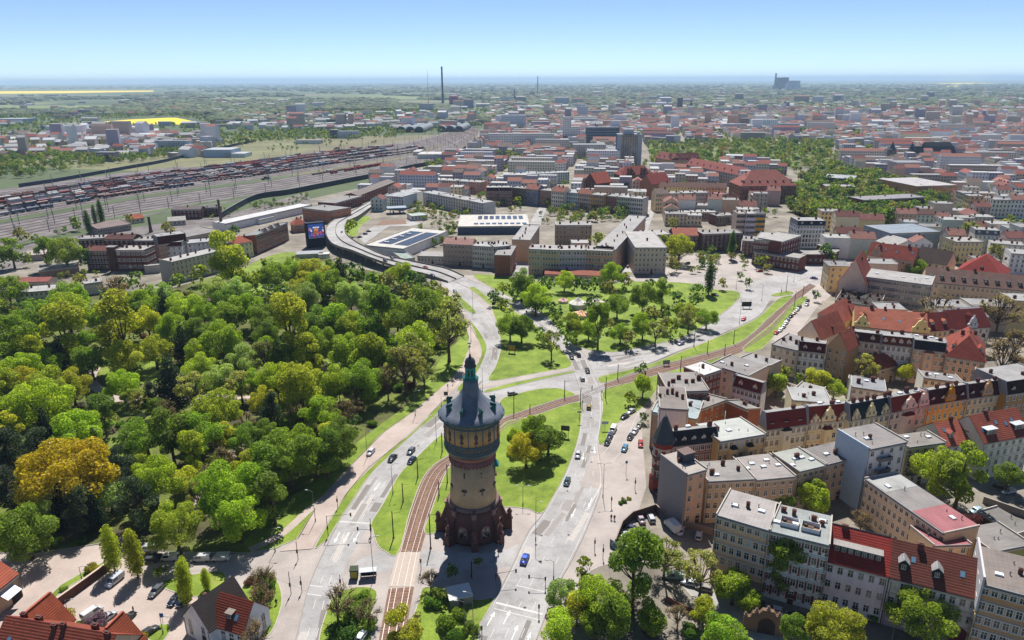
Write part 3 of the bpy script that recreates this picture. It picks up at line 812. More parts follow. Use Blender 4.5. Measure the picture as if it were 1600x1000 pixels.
def house(label, A, B, z, d, roof='flat', hr=3.0, wall='#c8b9a6', rc='#8f8d8d', st=4, nw=6, sides='', wk='plain', wmat='plaster',
          ch=2, dn=0, dk='gable', dcol=None, sky=0, bands=True, name='apartment_house', base=None, auto=False, group=None, fw=(1.2, 1.95),
          gables=(), oriels=(), ridge=.5, wcol=None, world=None, blank=False, cat='building', dwall='#cfc8bd', cornice=True, chcol='#6b4038'):
    wraw = wall; wall = lift(wall, 1.75 if wmat == 'plaster' else 1.45)
    if world: a, b = Vector(world[0]), Vector(world[1])
    else: a, b = G(A, z), G(B, z)
    a.z = b.z = 0
    L = (b-a).length; u = (b-a)/L; bk = Vector((-u.y, u.x, 0))
    if isinstance(d, tuple): d = max(4.0, (G(d, z+(hr if roof == 'mansard' else 0))-a).dot(bk))
    o = (a+b)/2
    t = thing(name, (o.x, o.y, 0), math.atan2(u.y, u.x), label, cat, group, auto)
    occ_poly([a-u*.5, b+u*.5, b+u*.5+bk*(d+1), a-u*.5+bk*(d+1)], 1)
    ppm = PPM((o.x, o.y, z/2))
    X0, X1 = -L/2, L/2
    near = ppm > 2.15
    # walls
    w = MB()
    zb = z
    if roof == 'pent': zb = z-hr
    if roof == 'pentback': zb = z+hr
    pr = [(0,0),(d,0),(d,zb),(0,z)]
    if roof == 'gable': pr = [(0,0),(d,0),(d,z),(d*ridge,z+hr-.05),(0,z)]
    w.loft([[(X0,y,h) for y, h in pr],[(X1,y,h) for y, h in pr]])
    if roof == 'gx':
        w = MB(); pr = [(X0,0),(X1,0),(X1,z),(0,z+hr-.05),(X0,z)]
        w.loft([[(x,d,h) for x, h in pr],[(x,0,h) for x, h in pr]])
    wl = ob('wall', w.mesh('wall', [wmat]), t, col=wall)
    # roof
    r = MB(); ov = .35
    if roof in ('flat', 'pent', 'pentback'):
        zz = lambda y: z+(zb-z)*y/d
        r.loft([[(X0+.02,-.45,z-.1),(X0+.02,d+.3,zb-.1),(X0+.02,d+.3,zb+.16),(X0+.02,-.45,z+.16)],[(X1-.02,-.45,z-.1),(X1-.02,d+.3,zb-.1),(X1-.02,d+.3,zb+.16),(X1-.02,-.45,z+.16)]])
        rf = ob('roof', r.mesh('roof', ['tar']), t, col=rc)
        if ppm > 1.6:
            for x in (X0+.12, X1-.12):
                f = MB()
                f.loft([[(x-.15,-.4,z+.1),(x+.15,-.4,z+.1),(x+.15,-.4,z+.6),(x-.15,-.4,z+.6)],[(x-.15,d+.2,zb+.1),(x+.15,d+.2,zb+.1),(x+.15,d+.2,zb+.6),(x-.15,d+.2,zb+.6)]])
                ob('fire_wall', f.mesh('fire_wall', ['plain#a8a29c']), rf)
            f = MB(); f.box(X0+.3,-.5,z+.02,X1-.3,-.36,z+.26); ob('gutter', f.mesh('gutter', ['metal#8c9197']), rf)
    elif roof == 'gable':
        yr, zr = d*ridge, z+hr
        s1 = ov*hr/yr; s2 = ov*hr/(d-yr)
        r.loft([[(X0-.15,-ov,z-s1),(X0-.15,yr,zr),(X0-.15,yr,zr+.2),(X0-.15,-ov,z-s1+.2)],[(X1+.15,-ov,z-s1),(X1+.15,yr,zr),(X1+.15,yr,zr+.2),(X1+.15,-ov,z-s1+.2)]])
        r.loft([[(X0-.15,yr,zr),(X0-.15,d+ov,z-s2),(X0-.15,d+ov,z-s2+.2),(X0-.15,yr,zr+.2)],[(X1+.15,yr,zr),(X1+.15,d+ov,z-s2),(X1+.15,d+ov,z-s2+.2),(X1+.15,yr,zr+.2)]])
        rf = ob('roof', r.mesh('roof', ['tiles']), t, col=rc)
    elif roof == 'gx':
        zr = z+hr; s1 = ov*hr/(L/2)
        r.loft([[(X0-ov,-.25,z-s1),(0,-.25,zr),(0,-.25,zr+.2),(X0-ov,-.25,z-s1+.2)],[(X0-ov,d+.2,z-s1),(0,d+.2,zr),(0,d+.2,zr+.2),(X0-ov,d+.2,z-s1+.2)]])
        r.loft([[(0,-.25,zr),(X1+ov,-.25,z-s1),(X1+ov,-.25,z-s1+.2),(0,-.25,zr+.2)],[(0,d+.2,zr),(X1+ov,d+.2,z-s1),(X1+ov,d+.2,z-s1+.2),(0,d+.2,zr+.2)]])
        rf = ob('roof', r.mesh('roof', ['tiles']), t, col=rc)
    elif roof == 'hip':
        i = min(L, d)*.45
        if L >= d: e0, e1 = (X0+i, d/2), (X1-i, d/2)
        else: e0, e1 = (0, i), (0, d-i)
        zr = z+hr
        q = [(X0-ov,-ov,z),(X1+ov,-ov,z),(X1+ov,d+ov,z),(X0-ov,d+ov,z),(e0[0],e0[1],zr),(e1[0],e1[1],zr)]
        fs = [(0,1,5,4),(1,2,5),(2,3,4,5),(3,0,4),(3,2,1,0)] if L >= d else [(0,1,4),(1,2,5,4),(2,3,5),(3,0,4,5),(3,2,1,0)]
        r.add(q, fs)
        rf = ob('roof', r.mesh('roof', ['tiles']), t, col=rc)
    elif roof == 'mansard':
        k = 1.5
        prf = [(-ov,z-.05),(d+ov,z-.05),(d-k,z+hr),(k,z+hr)]
        r.loft([[(X0+.02,y,h) for y, h in prf],[(X1-.02,y,h) for y, h in prf]])
        rf = ob('roof', r.mesh('roof', ['tiles']), t, col=rc)
        f = MB(); f.box(X0+.05,k-.3,z+hr,X1-.05,d-k+.2,z+hr+.15)
        ob('roof_deck', f.mesh('roof_deck', ['tar']), rf, col='#a3a1a1')
        for x in (X0+.1, X1-.1):
            f = MB(); prg = [(-.5,z-.3),(d+.3,z-.3),(d-k+.2,z+hr+.5),(k-.3,z+hr+.5)]
            f.loft([[(x-.15,y,h) for y, h in prg],[(x+.15,y,h) for y, h in prg]])
            ob('fire_wall', f.mesh('fire_wall', ['plain#8b8a8c']), rf)
    if roof in ('flat','pent','pentback') and ppm > 2.6:
        for i in range(3):
            rv = random.Random(i+int(L*100)); y = d*rv.uniform(.15,.85)
            ob('vent_pipe', VENT, rf, (L*rv.uniform(-.42,.42), y, z+(zb-z)*y/d+.1), scale=(1,1,rv.uniform(.6,1.3)))
    # chimneys and skylights
    rnd = random.Random(int(o.x*13+o.y*7))
    def roof_z(x, y):
        if roof in ('flat', 'pent', 'pentback'): return z+(zb-z)*y/d+.16
        if roof == 'mansard': return z+hr+.15
        if roof == 'gx': return z+hr*(1-abs(x)/(L/2))
        if roof == 'hip': return z+hr*.8
        return z+hr*(y/(d*ridge) if y < d*ridge else (d-y)/(d*(1-ridge)))
    for i in range(ch):
        x = X0+L*(i+.5+rnd.uniform(-.3,.3))/ch; y = d*(rnd.uniform(.3,.8) if roof in ('flat','pent','pentback','mansard') else ridge+rnd.uniform(-.06,.1))
        if roof == 'mansard': y = min(max(y, 2.2), d-2.2)
        zz = roof_z(x, y)-.3
        ob('chimney', CHM, rf, (x,y,zz), scale=(rnd.uniform(.8,1.5),rnd.uniform(.6,.8),rnd.uniform(1.4,2.1)), col=chcol)
    for i in range(sky):
        if roof in ('flat', 'pent', 'pentback', 'mansard'):
            x = X0+L*(i+.5+rnd.uniform(-.25,.25))/sky; y = min(max(d*rnd.uniform(.25,.75), 2), d-1)
            ob('skylight', SKLM, rf, (x,y,roof_z(x,y)-.02), scale=(1.6,1.1,1))
        elif roof == 'gable':
            x = X0+L*(i+.5+rnd.uniform(-.2,.2))/sky; y = d*ridge*rnd.uniform(.35,.65)
            ob('roof_window', RWM, rf, (x,y,roof_z(x,y)+.2), rot=(math.atan2(hr, d*ridge),0,0), scale=(1.0,1.4,1))
    for i in range(dn):
        x = X0+L*(i+.5)/dn
        if roof == 'mansard': dormer(rf, x, .25, z+.35, 1.5, 1.5, 1.3, dcol or rc, dwall, dk)
        else:
            y = d*ridge*.3; dormer(rf, x, y, z+hr*.3, 1.6, 1.4, d*ridge*.35, dcol or rc, dwall, dk)
    for gx in gables:           # ornate stepped gables in the eave line: x fraction, width, height
        x = X0+L*gx[0]; wd, hh = gx[1], gx[2]
        f = MB(); pr = [(x-wd/2,z-.3),(x+wd/2,z-.3),(x+wd/2,z+hh*.3),(x+wd*.38,z+hh*.36),(x+wd*.2,z+hh*.74),(x+wd*.1,z+hh*.78),(x,z+hh),(x-wd*.1,z+hh*.78),(x-wd*.2,z+hh*.74),(x-wd*.38,z+hh*.36),(x-wd/2,z+hh*.3)]
        f.loft([[(px,.5,pz) for px, pz in pr],[(px,-.28,pz) for px, pz in pr]])
        gp = ob('gable', f.mesh('gable', [wmat]), t, col=gx[3] if len(gx) > 3 else wall)
        f = MB(); f.loft([[(x-wd/2,.5,z),(x+wd/2,.5,z),(x,.5,z+hh*.85)],[(x-wd*.3,4.0,z+hr*.8),(x+wd*.3,4.0,z+hr*.8),(x,4.0,z+hr)]])
        ob('gable_roof', f.mesh('gable_roof', ['tiles']), gp, col=rc)
        for q in (-.2, .2):
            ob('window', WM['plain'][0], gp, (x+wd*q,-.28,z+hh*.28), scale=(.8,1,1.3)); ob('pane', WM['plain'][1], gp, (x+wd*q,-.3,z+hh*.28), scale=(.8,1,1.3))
    # facade
    sh = (z-.8)/st
    wcnt = 0
    joined = MB()
    def facade(n, fx, rz, length, top=z, skip=()):
        """fx maps the distance along the facade to its local position"""
        for s in range(st):
            for i in range(n):
                if (s, i) in skip: continue
                q = length*(i+.5)/n
                x, y = fx(q)
                zc = .8+sh*(s+.52)
                hh = fw[1]*(1.0 if s < st-1 or st < 5 else .7); ww = fw[0]
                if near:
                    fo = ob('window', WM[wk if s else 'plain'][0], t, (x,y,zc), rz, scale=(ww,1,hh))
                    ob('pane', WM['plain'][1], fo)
                else:
                    c, s_ = math.cos(rz), math.sin(rz)
                    def pt(lx, ly, lz): return (x+c*lx-s_*ly, y+s_*lx+c*ly, zc+lz)
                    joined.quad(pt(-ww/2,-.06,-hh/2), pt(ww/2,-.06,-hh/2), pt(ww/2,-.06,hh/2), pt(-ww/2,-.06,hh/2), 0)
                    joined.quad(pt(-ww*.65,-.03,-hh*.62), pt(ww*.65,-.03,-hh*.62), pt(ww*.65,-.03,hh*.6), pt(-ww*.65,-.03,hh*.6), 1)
    if nw and not blank: facade(nw, lambda q: (X0+q, 0), 0, L)
    cs = Vector((0, 0, 0))
    mid = o+bk*d/2
    if 'R' in sides and ((mid+u*L/2).dot(u) < 0 or 'F' in sides): facade(max(1, int(d/3.2)), lambda q: (X1, q), math.pi/2, d)
    if 'L' in sides and ((mid-u*L/2).dot(-u) < 0 or 'F' in sides): facade(max(1, int(d/3.2)), lambda q: (X0, d-q), -math.pi/2, d)
    if joined.v:
        jo = ob('windows', joined.mesh('windows', ['glass', 'plain#b9b2a8']), t); jo['kind'] = 'stuff'
    if bands and near:
        for s in range(1, st):
            bb = MB(); bb.box(X0,-.09,0,X1,0.0,.16); bo = ob('string_course', bb.mesh('string_course', ['plain#b5aca2']), wl, (0,0,.8+sh*s-.1))
    if cornice and ppm > 1.6 and roof != 'gx':
        bb = MB(); bb.box(X0,-.38,z-.62,X1,0,z-.36); bb.box(X0,-.2,z-.95,X1,0,z-.62)
        ob('cornice', bb.mesh('cornice', ['plain#b8b0a6']), wl)
    if base and near:
        bb = MB(); bb.box(X0,-.1,0,X1,0,sh*.95); ob('plinth', bb.mesh('plinth', ['plaster']), wl, col=base)
    if near and ppm > 2.6:
        for x in (X0+.35, X1-.35):
            ob('downpipe', DPIPE, wl, (x, -.14, 0), scale=(1,1,z-.3))
    if near and nw:
        f = MB(); f.box(-.65,-.12,0,.65,-.0,2.5); ob('door', f.mesh('door', ['wood']), t, (X0+L*.5/nw*(1+2*(nw//2)),0,0), col='#4a3328')
    for ox in oriels:           # x fraction, width, z0, z1, roof colour
        x = X0+L*ox[0]; wd = ox[1]
        f = MB(); pr = [(x-wd/2,0),(x+wd/2,0),(x+wd*.3,-1.1),(x-wd*.3,-1.1)]
        f.prism(pr, ox[2], ox[3])
        oo = ob('oriel', f.mesh('oriel', [wmat]), t, col=wall)
        f = MB(); f.loft([[(px*1.0,py*1.12,ox[3]) for px, py in pr],[(x-wd*.15,0,ox[3]+1.0),(x+wd*.15,0,ox[3]+1.0),(x+wd*.1,-.3,ox[3]+1.0),(x-wd*.1,-.3,ox[3]+1.0)]])
        ob('oriel_roof', f.mesh('oriel_roof', ['tiles']), oo, col=ox[4])
        nz = int((ox[3]-ox[2])/sh)
        for s in range(nz):
            zc = ox[2]+(s+.5)*(ox[3]-ox[2])/nz
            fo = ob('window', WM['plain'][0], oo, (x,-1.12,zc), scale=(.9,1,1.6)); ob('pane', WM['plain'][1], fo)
    HOUSES.append((t, L, d, z, u, bk, o))
    return t
def extra(t, name, mb, mats, col=None, loc=(0,0,0)):
    return ob(name, mb.mesh(name, mats), t, loc, col=col)
def slab(label, x0, x1, yt, yb, d, wall, rc='#8d9096', st=10, nw=14, name='office_block', **k):
    a, b = G((x0, yb)), G((x1, yb if not isinstance(yb, tuple) else yb[1]))
    z = HT((a+b)/2, yt)
    return house(label, None, None, z, d, 'flat', 0, wall, rc, st, nw, world=(a, b), name=name, ch=0, bands=False, fw=k.pop('fw', (1.6, 1.6)), **k)
for L_, R_ in ((La,Ra),(Lb,Rb),(Lc,Rc),(Ld,Rd)):
    occ_poly(L_+list(reversed(R_)), 2)

# ---- block on the bottom right, street front
house('pink and beige apartment house with grey felt roof, left end of the front row', (1119,804), (1203,829), 18.5, (1127,762), 'flat', 0, '#c28f76', '#a39d9b', 5, 7, 'L', 'hood', ch=1, sky=2, base='#8d7d70')
b2 = house('white apartment house striped with red brick, with two roof terraces between white gable walls', (1203,829), (1297,852), 18.5, (1207,787), 'flat', 0, '#bdbcba', '#9aa09f', 5, 7, '', 'hood', ch=4, sky=4)
L2 = HOUSES[-1][1]
for s in range(5):
    for i in range(8):
        f = MB(); f.box(-.36,-.05,0,.36,0,2.7); ob('brick_panel', f.mesh('brick_panel', ['brick']), b2, (-L2/2+L2*i/7+(.4 if i == 0 else -.4 if i == 7 else 0), 0, 1.2+s*3.54), col='#7c2c28')
for x in (-L2*.2, L2*.16):
    f = MB()
    for q in ((-2,-1.5,2,-1.42),(-2,1.42,2,1.5),(-2,-1.5,-1.92,1.5),(1.92,-1.5,2,1.5)): f.box(q[0],q[1],0,q[2],q[3],1.1)
    te = ob('roof_terrace', f.mesh('roof_terrace', ['plain#c9cacb']), b2, (x, 4.2, 18.7))
    f = MB(); f.box(-1.9,-1.4,0,1.9,1.4,.05); ob('terrace_floor', f.mesh('terrace_floor', ['wood']), te, col='#8a6a54')
    f = MB(); f.box(-.6,-.5,.05,.6,.5,.75); f.box(-1.5,.6,.05,-.8,1.2,.6); ob('terrace_furniture', f.mesh('terrace_furniture', ['wood']), te, col='#5d4a3e')
b3 = house('lavender house with bright red tiled roof and one long flat dormer', (1291,875), (1389,900), 13.0, 13, 'gable', 5.5, '#b1a2ad', '#94342c', 3, 6, '', 'plain', ch=1, ridge=.5, bands=False)
L3 = HOUSES[-1][1]
d3 = dormer(b3, -L3*.02, 2.1, 14.6, 10, 1.7, 3.2, '#9b9694', '#3f4348', 'flat', True)
f = MB(); f.loft([[(-L3/2+.3,6.6,18.0),(L3/2-.3,6.6,18.0),(L3/2-.3,12.9,14.3),(-L3/2+.3,12.9,14.3)],[(-L3/2+.3,6.6,19.0),(L3/2-.3,6.6,19.0),(L3/2-.3,13.2,14.6),(-L3/2+.3,13.2,14.6)]])
extra(b3, 'rear_roof', f, ['tar'], '#9b9898')
b4 = house('pale pink house with dark brown tiled roof, two grey dormers and a wine red gateway', (1391,901), (1531,936), 13.0, 13, 'gable', 5.5, '#c0a4a6', '#6b3a30', 3, 9, '', 'plain', ch=1, sky=2, base='#a58a8c', bands=True)
L4 = HOUSES[-1][1]
for x in (-L4*.36, L4*.02): dormer(b4, x, 1.6, 14.4, 1.9, 1.7, 2.6, '#9b9a9c', '#34363a', 'gable')
f = MB(); f.prism([(-1.7,0),(1.7,0),(1.7,3.2)]+[(1.7*math.cos(a),3.2+1.5*math.sin(a)) for a in np.linspace(.3,2.84,7)]+[(-1.7,3.2)], 0, .15)
g_ = ob('gateway', f.mesh('gateway', ['wood']), b4, (L4*.36, 0, 0), rot=(R(90),0,0), col='#6c2330')
b5 = house('ochre brown apartment house with white window surrounds, at the right end of the front row', (1535,912), (1655,944), 18.5, 14, 'flat', 0, '#9a7650', '#857a74', 5, 8, 'L', 'hood', ch=1, sky=2)
f = MB(); f.box(-.2,-.6,12,.2,14.5,20.6); extra(b5, 'fire_wall', f, ['plain#b9b6b8'], loc=(-HOUSES[-1][1]/2, 0, 0))
house('narrow brick-gabled rear wing with pink felt roof beside the brown-roofed pink house', (1457,852), (1517,850), 11.0, 9, 'pent', 1.2, '#b8a58a', '#a4656a', 3, 3, '', ch=0, sky=1, wmat='brick')
house('long beige rear building with roof in grey, dark and pink felt', (1352,748), (1477,835), 13.0, 10.5, 'flat', 0, '#a2917f', '#8f8a88', 4, 15, 'L', 'plain', ch=0, sky=2, bands=False, fw=(1.0,1.7))
f = MB(); Lx, dx = HOUSES[-1][1], HOUSES[-1][2]; f.box(Lx*.12,0,13.17,Lx/2-.3,dx+.2,13.24); extra(HOUSES[-1][0], 'roof_section', f, ['tar'], '#a5666b')
f = MB(); f.box(-Lx/2+.3,0,13.17,-Lx*.22,dx+.2,13.22); extra(HOUSES[-1][0], 'roof_section', f, ['tar'], '#a9aaa8')
house('flat grey-roofed annex right of the pink felt roof, its back wall grown with ivy', (1548,862), (1610,850), 9, 9, 'flat', 0, '#7d8052', '#8c8784', 2, 0, '', ch=0, name='annex', cat='building')
for i in range(1):
    ga = house('row of flat-roofed garages with dark doors beside the dirt yard', (1528,800), (1590,836), 3.0, 7, 'flat', 0, '#8c8580', '#7d7975', 1, 0, '', ch=0, name='garage_row', cornice=False, cat='garages')
    Lg_ = HOUSES[-1][1]
    for k in range(6):
        f = MB(); f.box(-1.2,-.06,.1,1.2,0,2.4); ob('garage_door', f.mesh('garage_door', ['wood']), ga, (-Lg_/2+Lg_*(k+.5)/6,0,0), col='#4a3634')
# ---- middle row, courtyard side
cb = house('tall grey-pink corner block with blank fire wall and planted roof terrace', (1072,742), (1104,733), 16.8, (1066,705), 'flat', 0, '#a18b7c', '#a9a199', 5, 2, '', ch=1, fw=(1.1,1.8), bands=False)
Lc_, dc_ = HOUSES[-1][1], HOUSES[-1][2]
f = MB(); f.box(-.25,-.3,0,.25,dc_+.3,17.6); extra(cb, 'fire_wall', f, ['plain#8e8688'], loc=(-Lc_/2-.1,0,0))
f = MB(); f.box(-1.8,-1.6,0,1.8,1.6,2.6); pent = extra(cb, 'penthouse', f, ['plain#4c5058'], loc=(Lc_*.2, dc_*.6, 16.9))
f = MB(); f.box(-2.0,-1.8,2.6,2.0,1.8,2.8); ob('penthouse_roof', f.mesh('penthouse_roof', ['tar']), pent, col='#6d5550')
house('beige courtyard house with pale felt roof, just right of the tall corner block', (1105,752), (1180,748), 13.5, (1150,715), 'pent', 1.0, '#93836f', '#918d8a', 4, 7, '', ch=3, sky=1, bands=False)
house('grey-brown courtyard house with skylights set between pink roof ribs', (1180,750), (1243,744), 13.0, (1198,706), 'pent', 1.0, '#867869', '#9a9391', 4, 5, '', ch=0, sky=5, bands=False)
house('courtyard house with pale green-grey felt roof, four white skylights', (1246,737), (1289,727), 13.0, (1255,699), 'flat', 0, '#8d8174', '#a4a8a2', 4, 5, '', ch=1, sky=4, bands=False)
house('courtyard house with dark grey felt roof, left of the tall blue fire wall', (1290,726), (1345,712), 13.0, (1310,690), 'flat', 0, '#9a8770', '#817c7c', 4, 5, '', ch=1, sky=2, bands=False)
cw = house('tallest white house of the courtyard row, pale blue fire wall and balconies', (1357,702), (1417,690), 20.0, (1371,662), 'flat', 0, '#b0aeb4', '#8f8a88', 5, 4, 'F', ch=1, sky=1, bands=False)
Lw, dw = HOUSES[-1][1], HOUSES[-1][2]
f = MB(); f.box(-.2,-.1,0,.2,dw+.2,20.7); extra(cw, 'fire_wall', f, ['plain#a3b4c4'], loc=(-Lw/2-.1,0,0))
for s in range(4):
    f = MB(); f.box(-2.2,-1.5,0,2.2,0,.18); f.box(-2.2,-1.5,.18,2.2,-1.42,1.1); f.box(-2.2,-1.42,.18,-2.12,0,1.1); f.box(2.12,-1.42,.18,2.2,0,1.1)
    extra(cw, 'balcony', f, ['plain#77706e'], loc=(-Lw*.08,0,4.5+s*3.8))
cg = house('grey-roofed courtyard house with dark balconies, between the tall white house and the chestnut trees', (1417,699), (1477,691), 13.5, (1407,680), 'flat', 0, '#8e8c84', '#8b8580', 4, 5, '', ch=0, sky=2, bands=False)
for s in range(3):
    f = MB(); f.box(-1.6,-1.3,0,1.6,0,.18); f.box(-1.6,-1.3,.18,1.6,-1.22,1.05); extra(cg, 'balcony', f, ['plain#4c4a4a'], loc=(-HOUSES[-1][1]*.32,0,4.2+s*3.1))
hr1 = house('house with salmon tiled roof and two small gable dormers, right of the grey courtyard house', (1477,697), (1535,690), 11.0, (1515,660), 'gable', 5, '#b9b2ac', '#b0604f', 3, 5, '', ch=1, sky=2, dn=2)
hr2 = house('house with orange tiled roof and two big white shed dormers, at the right edge', (1537,692), (1612,678), 13.0, 13, 'gable', 6, '#b9b0a4', '#964e3e', 4, 7, '', ch=1, sky=6)
for x in (-.28, .3): dormer(hr2, HOUSES[-1][1]*x, 1.5, 14.4, 4.0, 1.7, 3.4, '#d5dbe0', '#4b5058', 'flat')
# ---- middle row, street front: coloured facades
hc = house('red brick corner house striped with white, dark mansard roof and slate corner spire', (1046,697), (1122,688), 15.0, (1100,664), 'mansard', 4.0, '#8c3b30', '#2f3338', 4, 8, '', 'hood', wmat='brick', ch=2, sky=1, dn=5, dk='gable', base='#a58f78')
Lh, dh = HOUSES[-1][1], HOUSES[-1][2]
for z in (4.6, 5.4, 8.0, 8.8, 11.6, 12.4, 14.0):
    f = MB(); f.box(-Lh/2,-.06,0,Lh/2,0,.2); extra(hc, 'stone_band', f, ['plain#bcae9c'], loc=(0,0,z))
f = MB(); f.lathe([(3.6,0),(3.6,4.5),(3.1,5.2),(3.1,16.5)], 8, ph=math.pi/8); tu = extra(hc, 'corner_turret', f, ['brick'], '#8c3b30', (-Lh/2-1.2, 1.4, 0))
for k, z in enumerate((4.6, 7.0, 9.4, 11.8, 14.2)):
    f = MB(); f.lathe([(3.1,z),(3.22,z),(3.22,z+.5),(3.1,z+.5)], 8, ph=math.pi/8); ob('stone_band', f.mesh('stone_band', ['plain#bcae9c']), tu)
for k in range(8):
    a_ = math.pi/4*k
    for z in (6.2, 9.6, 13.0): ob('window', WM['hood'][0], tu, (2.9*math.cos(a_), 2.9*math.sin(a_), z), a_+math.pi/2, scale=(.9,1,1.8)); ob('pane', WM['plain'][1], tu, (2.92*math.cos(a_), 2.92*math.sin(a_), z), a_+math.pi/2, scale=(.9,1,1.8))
f = MB(); f.lathe([(3.6,16.3),(3.6,16.6),(3.2,17.2),(2.1,20.4),(1.0,23.2),(.55,24.2),(.05,24.6)], 8, ph=math.pi/8); f.tube((0,0,24.4),(0,0,26),.08,.03)
ob('spire', f.mesh('spire', ['slate']), tu, col='#33373d')
for s in range(3):
    f = MB(); f.box(-2.4,-4.6,0,2.4,-2.8,.2); f.box(-2.4,-4.6,.2,2.4,-4.5,1.1); ob('balcony', f.mesh('balcony', ['plain#51443e']), tu, (0,0,5+3.5*s), R(-25))
house('peach orange house with round oriels and dark cap roofs, right of the brick corner house', (1123,690), (1196,678), 16.5, (1097,659), 'pent', .8, '#bf9468', '#b7bab5', 4, 9, '', 'plain', ch=1, sky=1, oriels=((.33,3.0,4.5,13.5,'#26282c'),(.68,3.0,4.5,13.5,'#26282c')))
house('white apartment house with wide dark red mansard roof and one broad dormer', (1196,671), (1261,662), 15.0, (1200,645), 'mansard', 5.0, '#c0b0a8', '#7e2f29', 4, 8, '', 'plain', ch=1, dn=3, dk='flat', dcol='#2f3236', oriels=((.5,4.5,4,14,'#2f3236'),))
house('peach apartment house with red mansard roof and ornate curved gable over a red oriel', (1262,661), (1326,655), 15.0, (1261,636), 'mansard', 5.0, '#bfa083', '#8c3329', 4, 8, '', 'plain', ch=1, sky=2, gables=((.18,3.6,3.0),(.5,5.0,5.2),(.86,3.6,3.0)), oriels=((.5,4.2,6,12.5,'#6a2620'),))
house('beige apartment house with dark slate mansard roof and pointed white gables', (1327,657), (1390,645), 15.5, (1326,631), 'mansard', 5.0, '#b9a183', '#27343e', 4, 8, '', 'arch', ch=5, gables=((.16,3.4,3.6),(.52,4.2,5.0),(.88,3.4,3.6)))
house('rosy pink apartment house with red tiled mansard and roof terrace', (1391,644), (1449,633), 16.0, (1390,612), 'mansard', 4.5, '#c09c98', '#93382c', 4, 7, '', 'plain', ch=3, sky=2, gables=((.5,6.5,4.5),(.88,4.2,6.0)), oriels=((.5,6,5,14,'#7a2c26'),))
house('ochre yellow apartment house with dark wine red mansard roof', (1450,632), (1511,622), 15.5, (1450,614), 'mansard', 4.5, '#b07a22', '#4c1f26', 4, 7, '', 'arch', ch=3, dn=4, gables=((.55,4.5,6.0,'#b8862c'),))
house('peach brick apartment house with wine red mansard roof, right of the ochre yellow one', (1512,622), (1571,614), 15.5, (1511,604), 'mansard', 4.5, '#bd987a', '#4a1d22', 4, 7, '', 'arch', ch=2, dn=4, gables=((.5,4.5,6.0,'#c09872'),))
house('brown ochre corner house with dark mansard roof at the right edge', (1572,616), (1640,606), 16.5, 14, 'mansard', 4.0, '#8a6838', '#3c2422', 4, 7, '', 'hood', ch=3, dn=3)
# ---- block behind, by the tram track
d1 = house('brick house with flat white roof beside the tram track', (1097,587), (1127,577), 15, (1100,565), 'flat', 0, '#7a4238', '#d3d1cf', 4, 5, '', wmat='brick', ch=1, bands=False)
house('old brown house with patched grey roof and many chimneys by the white-roofed brick house', (1043,612), (1108,610), 15.5, (1050,587), 'pentback', 1.0, '#7d5546', '#8d8784', 4, 5, 'L', wmat='brick', ch=6, bands=False)
dg = house('house with brown-grey roof behind a bright white fire wall', (1030,637), (1076,640), 17, (1036,605), 'flat', 0, '#b6bcc4', '#7f7670', 4, 0, 'L', ch=5, bands=False)
house('house with blue-grey roof and orange brick side wall behind the corner spire', (1018,643), (1090,655), 13.5, 14, 'flat', 0, '#8a7466', '#9cabb0', 4, 0, 'L', ch=1, sky=1, bands=False)
house('orange-brown brick rear house around the narrow courtyard', (1091,640), (1135,624), 13.5, 9, 'pent', 1.5, '#8f5738', '#8d8580', 4, 5, 'L', wmat='brick', ch=2, bands=False, fw=(.9,1.4))
house('dark brick rear wing with long grey lean-to roof', (1136,626), (1170,640), 13, 7, 'pent', 2, '#7d4a38', '#93918d', 4, 0, '', wmat='brick', ch=1, bands=False)
dw_ = house('white house with red mansard and white flat roof, beside the brick courtyard', (1145,602), (1190,615), 14.5, (1150,586), 'mansard', 3.5, '#c4c2c6', '#7a2e28', 4, 7, 'L', ch=0, dn=2, bands=False)
house('wide grey-roofed house with red brick cut-out by the tram track', (1112,569), (1172,588), 13.5, (1132,552), 'flat', 0, '#a39b92', '#8c8785', 4, 4, '', ch=1, sky=2, bands=False)
house('grey house with zinc shed roof behind the wide grey-roofed house', (1155,560), (1205,572), 13, (1170,545), 'pent', 2.0, '#928b84', '#9a9896', 3, 4, '', ch=2, bands=False)
house('low orange house with flat roof and red awning near the round lime tree', (1237,612), (1275,622), 10, (1245,595), 'flat', 0, '#b8683a', '#a19f9d', 3, 3, 'L', ch=1)
house('flat white-roofed rear house before the red mansard row', (1237,625), (1300,630), 11, (1255,607), 'flat', 0, '#b9ab98', '#a8aaa9', 3, 5, '', ch=2)
house('grey gabled shed between two rear courtyards', (1325,592), (1372,600), 8, 12, 'pent', 2.5, '#9a948e', '#85817f', 2, 0, '', ch=0, name='shed')
house('blue-grey house with roof terrace and white parasol', (1330,604), (1385,612), 13, 10, 'flat', 0, '#9aa3ac', '#8f9196', 4, 5, '', ch=2, sky=1)
house('brown-tiled small rear house between green trees', (1373,577), (1402,570), 7, 9, 'gable', 4, '#8d7c6c', '#8a4434', 2, 2, '', ch=1)
house('dark-roofed long house with painted mural on its left wall', (1443,590), (1505,598), 13.5, (1440,570), 'pent', 2.5, '#b5aeac', '#8d8a8a', 4, 6, '', ch=2, sky=3, bands=False)
house('grey-roofed rear house behind the peach brick row', (1522,592), (1565,600), 14, 12, 'flat', 0, '#9a8a7c', '#8c8987', 4, 4, '', ch=3)
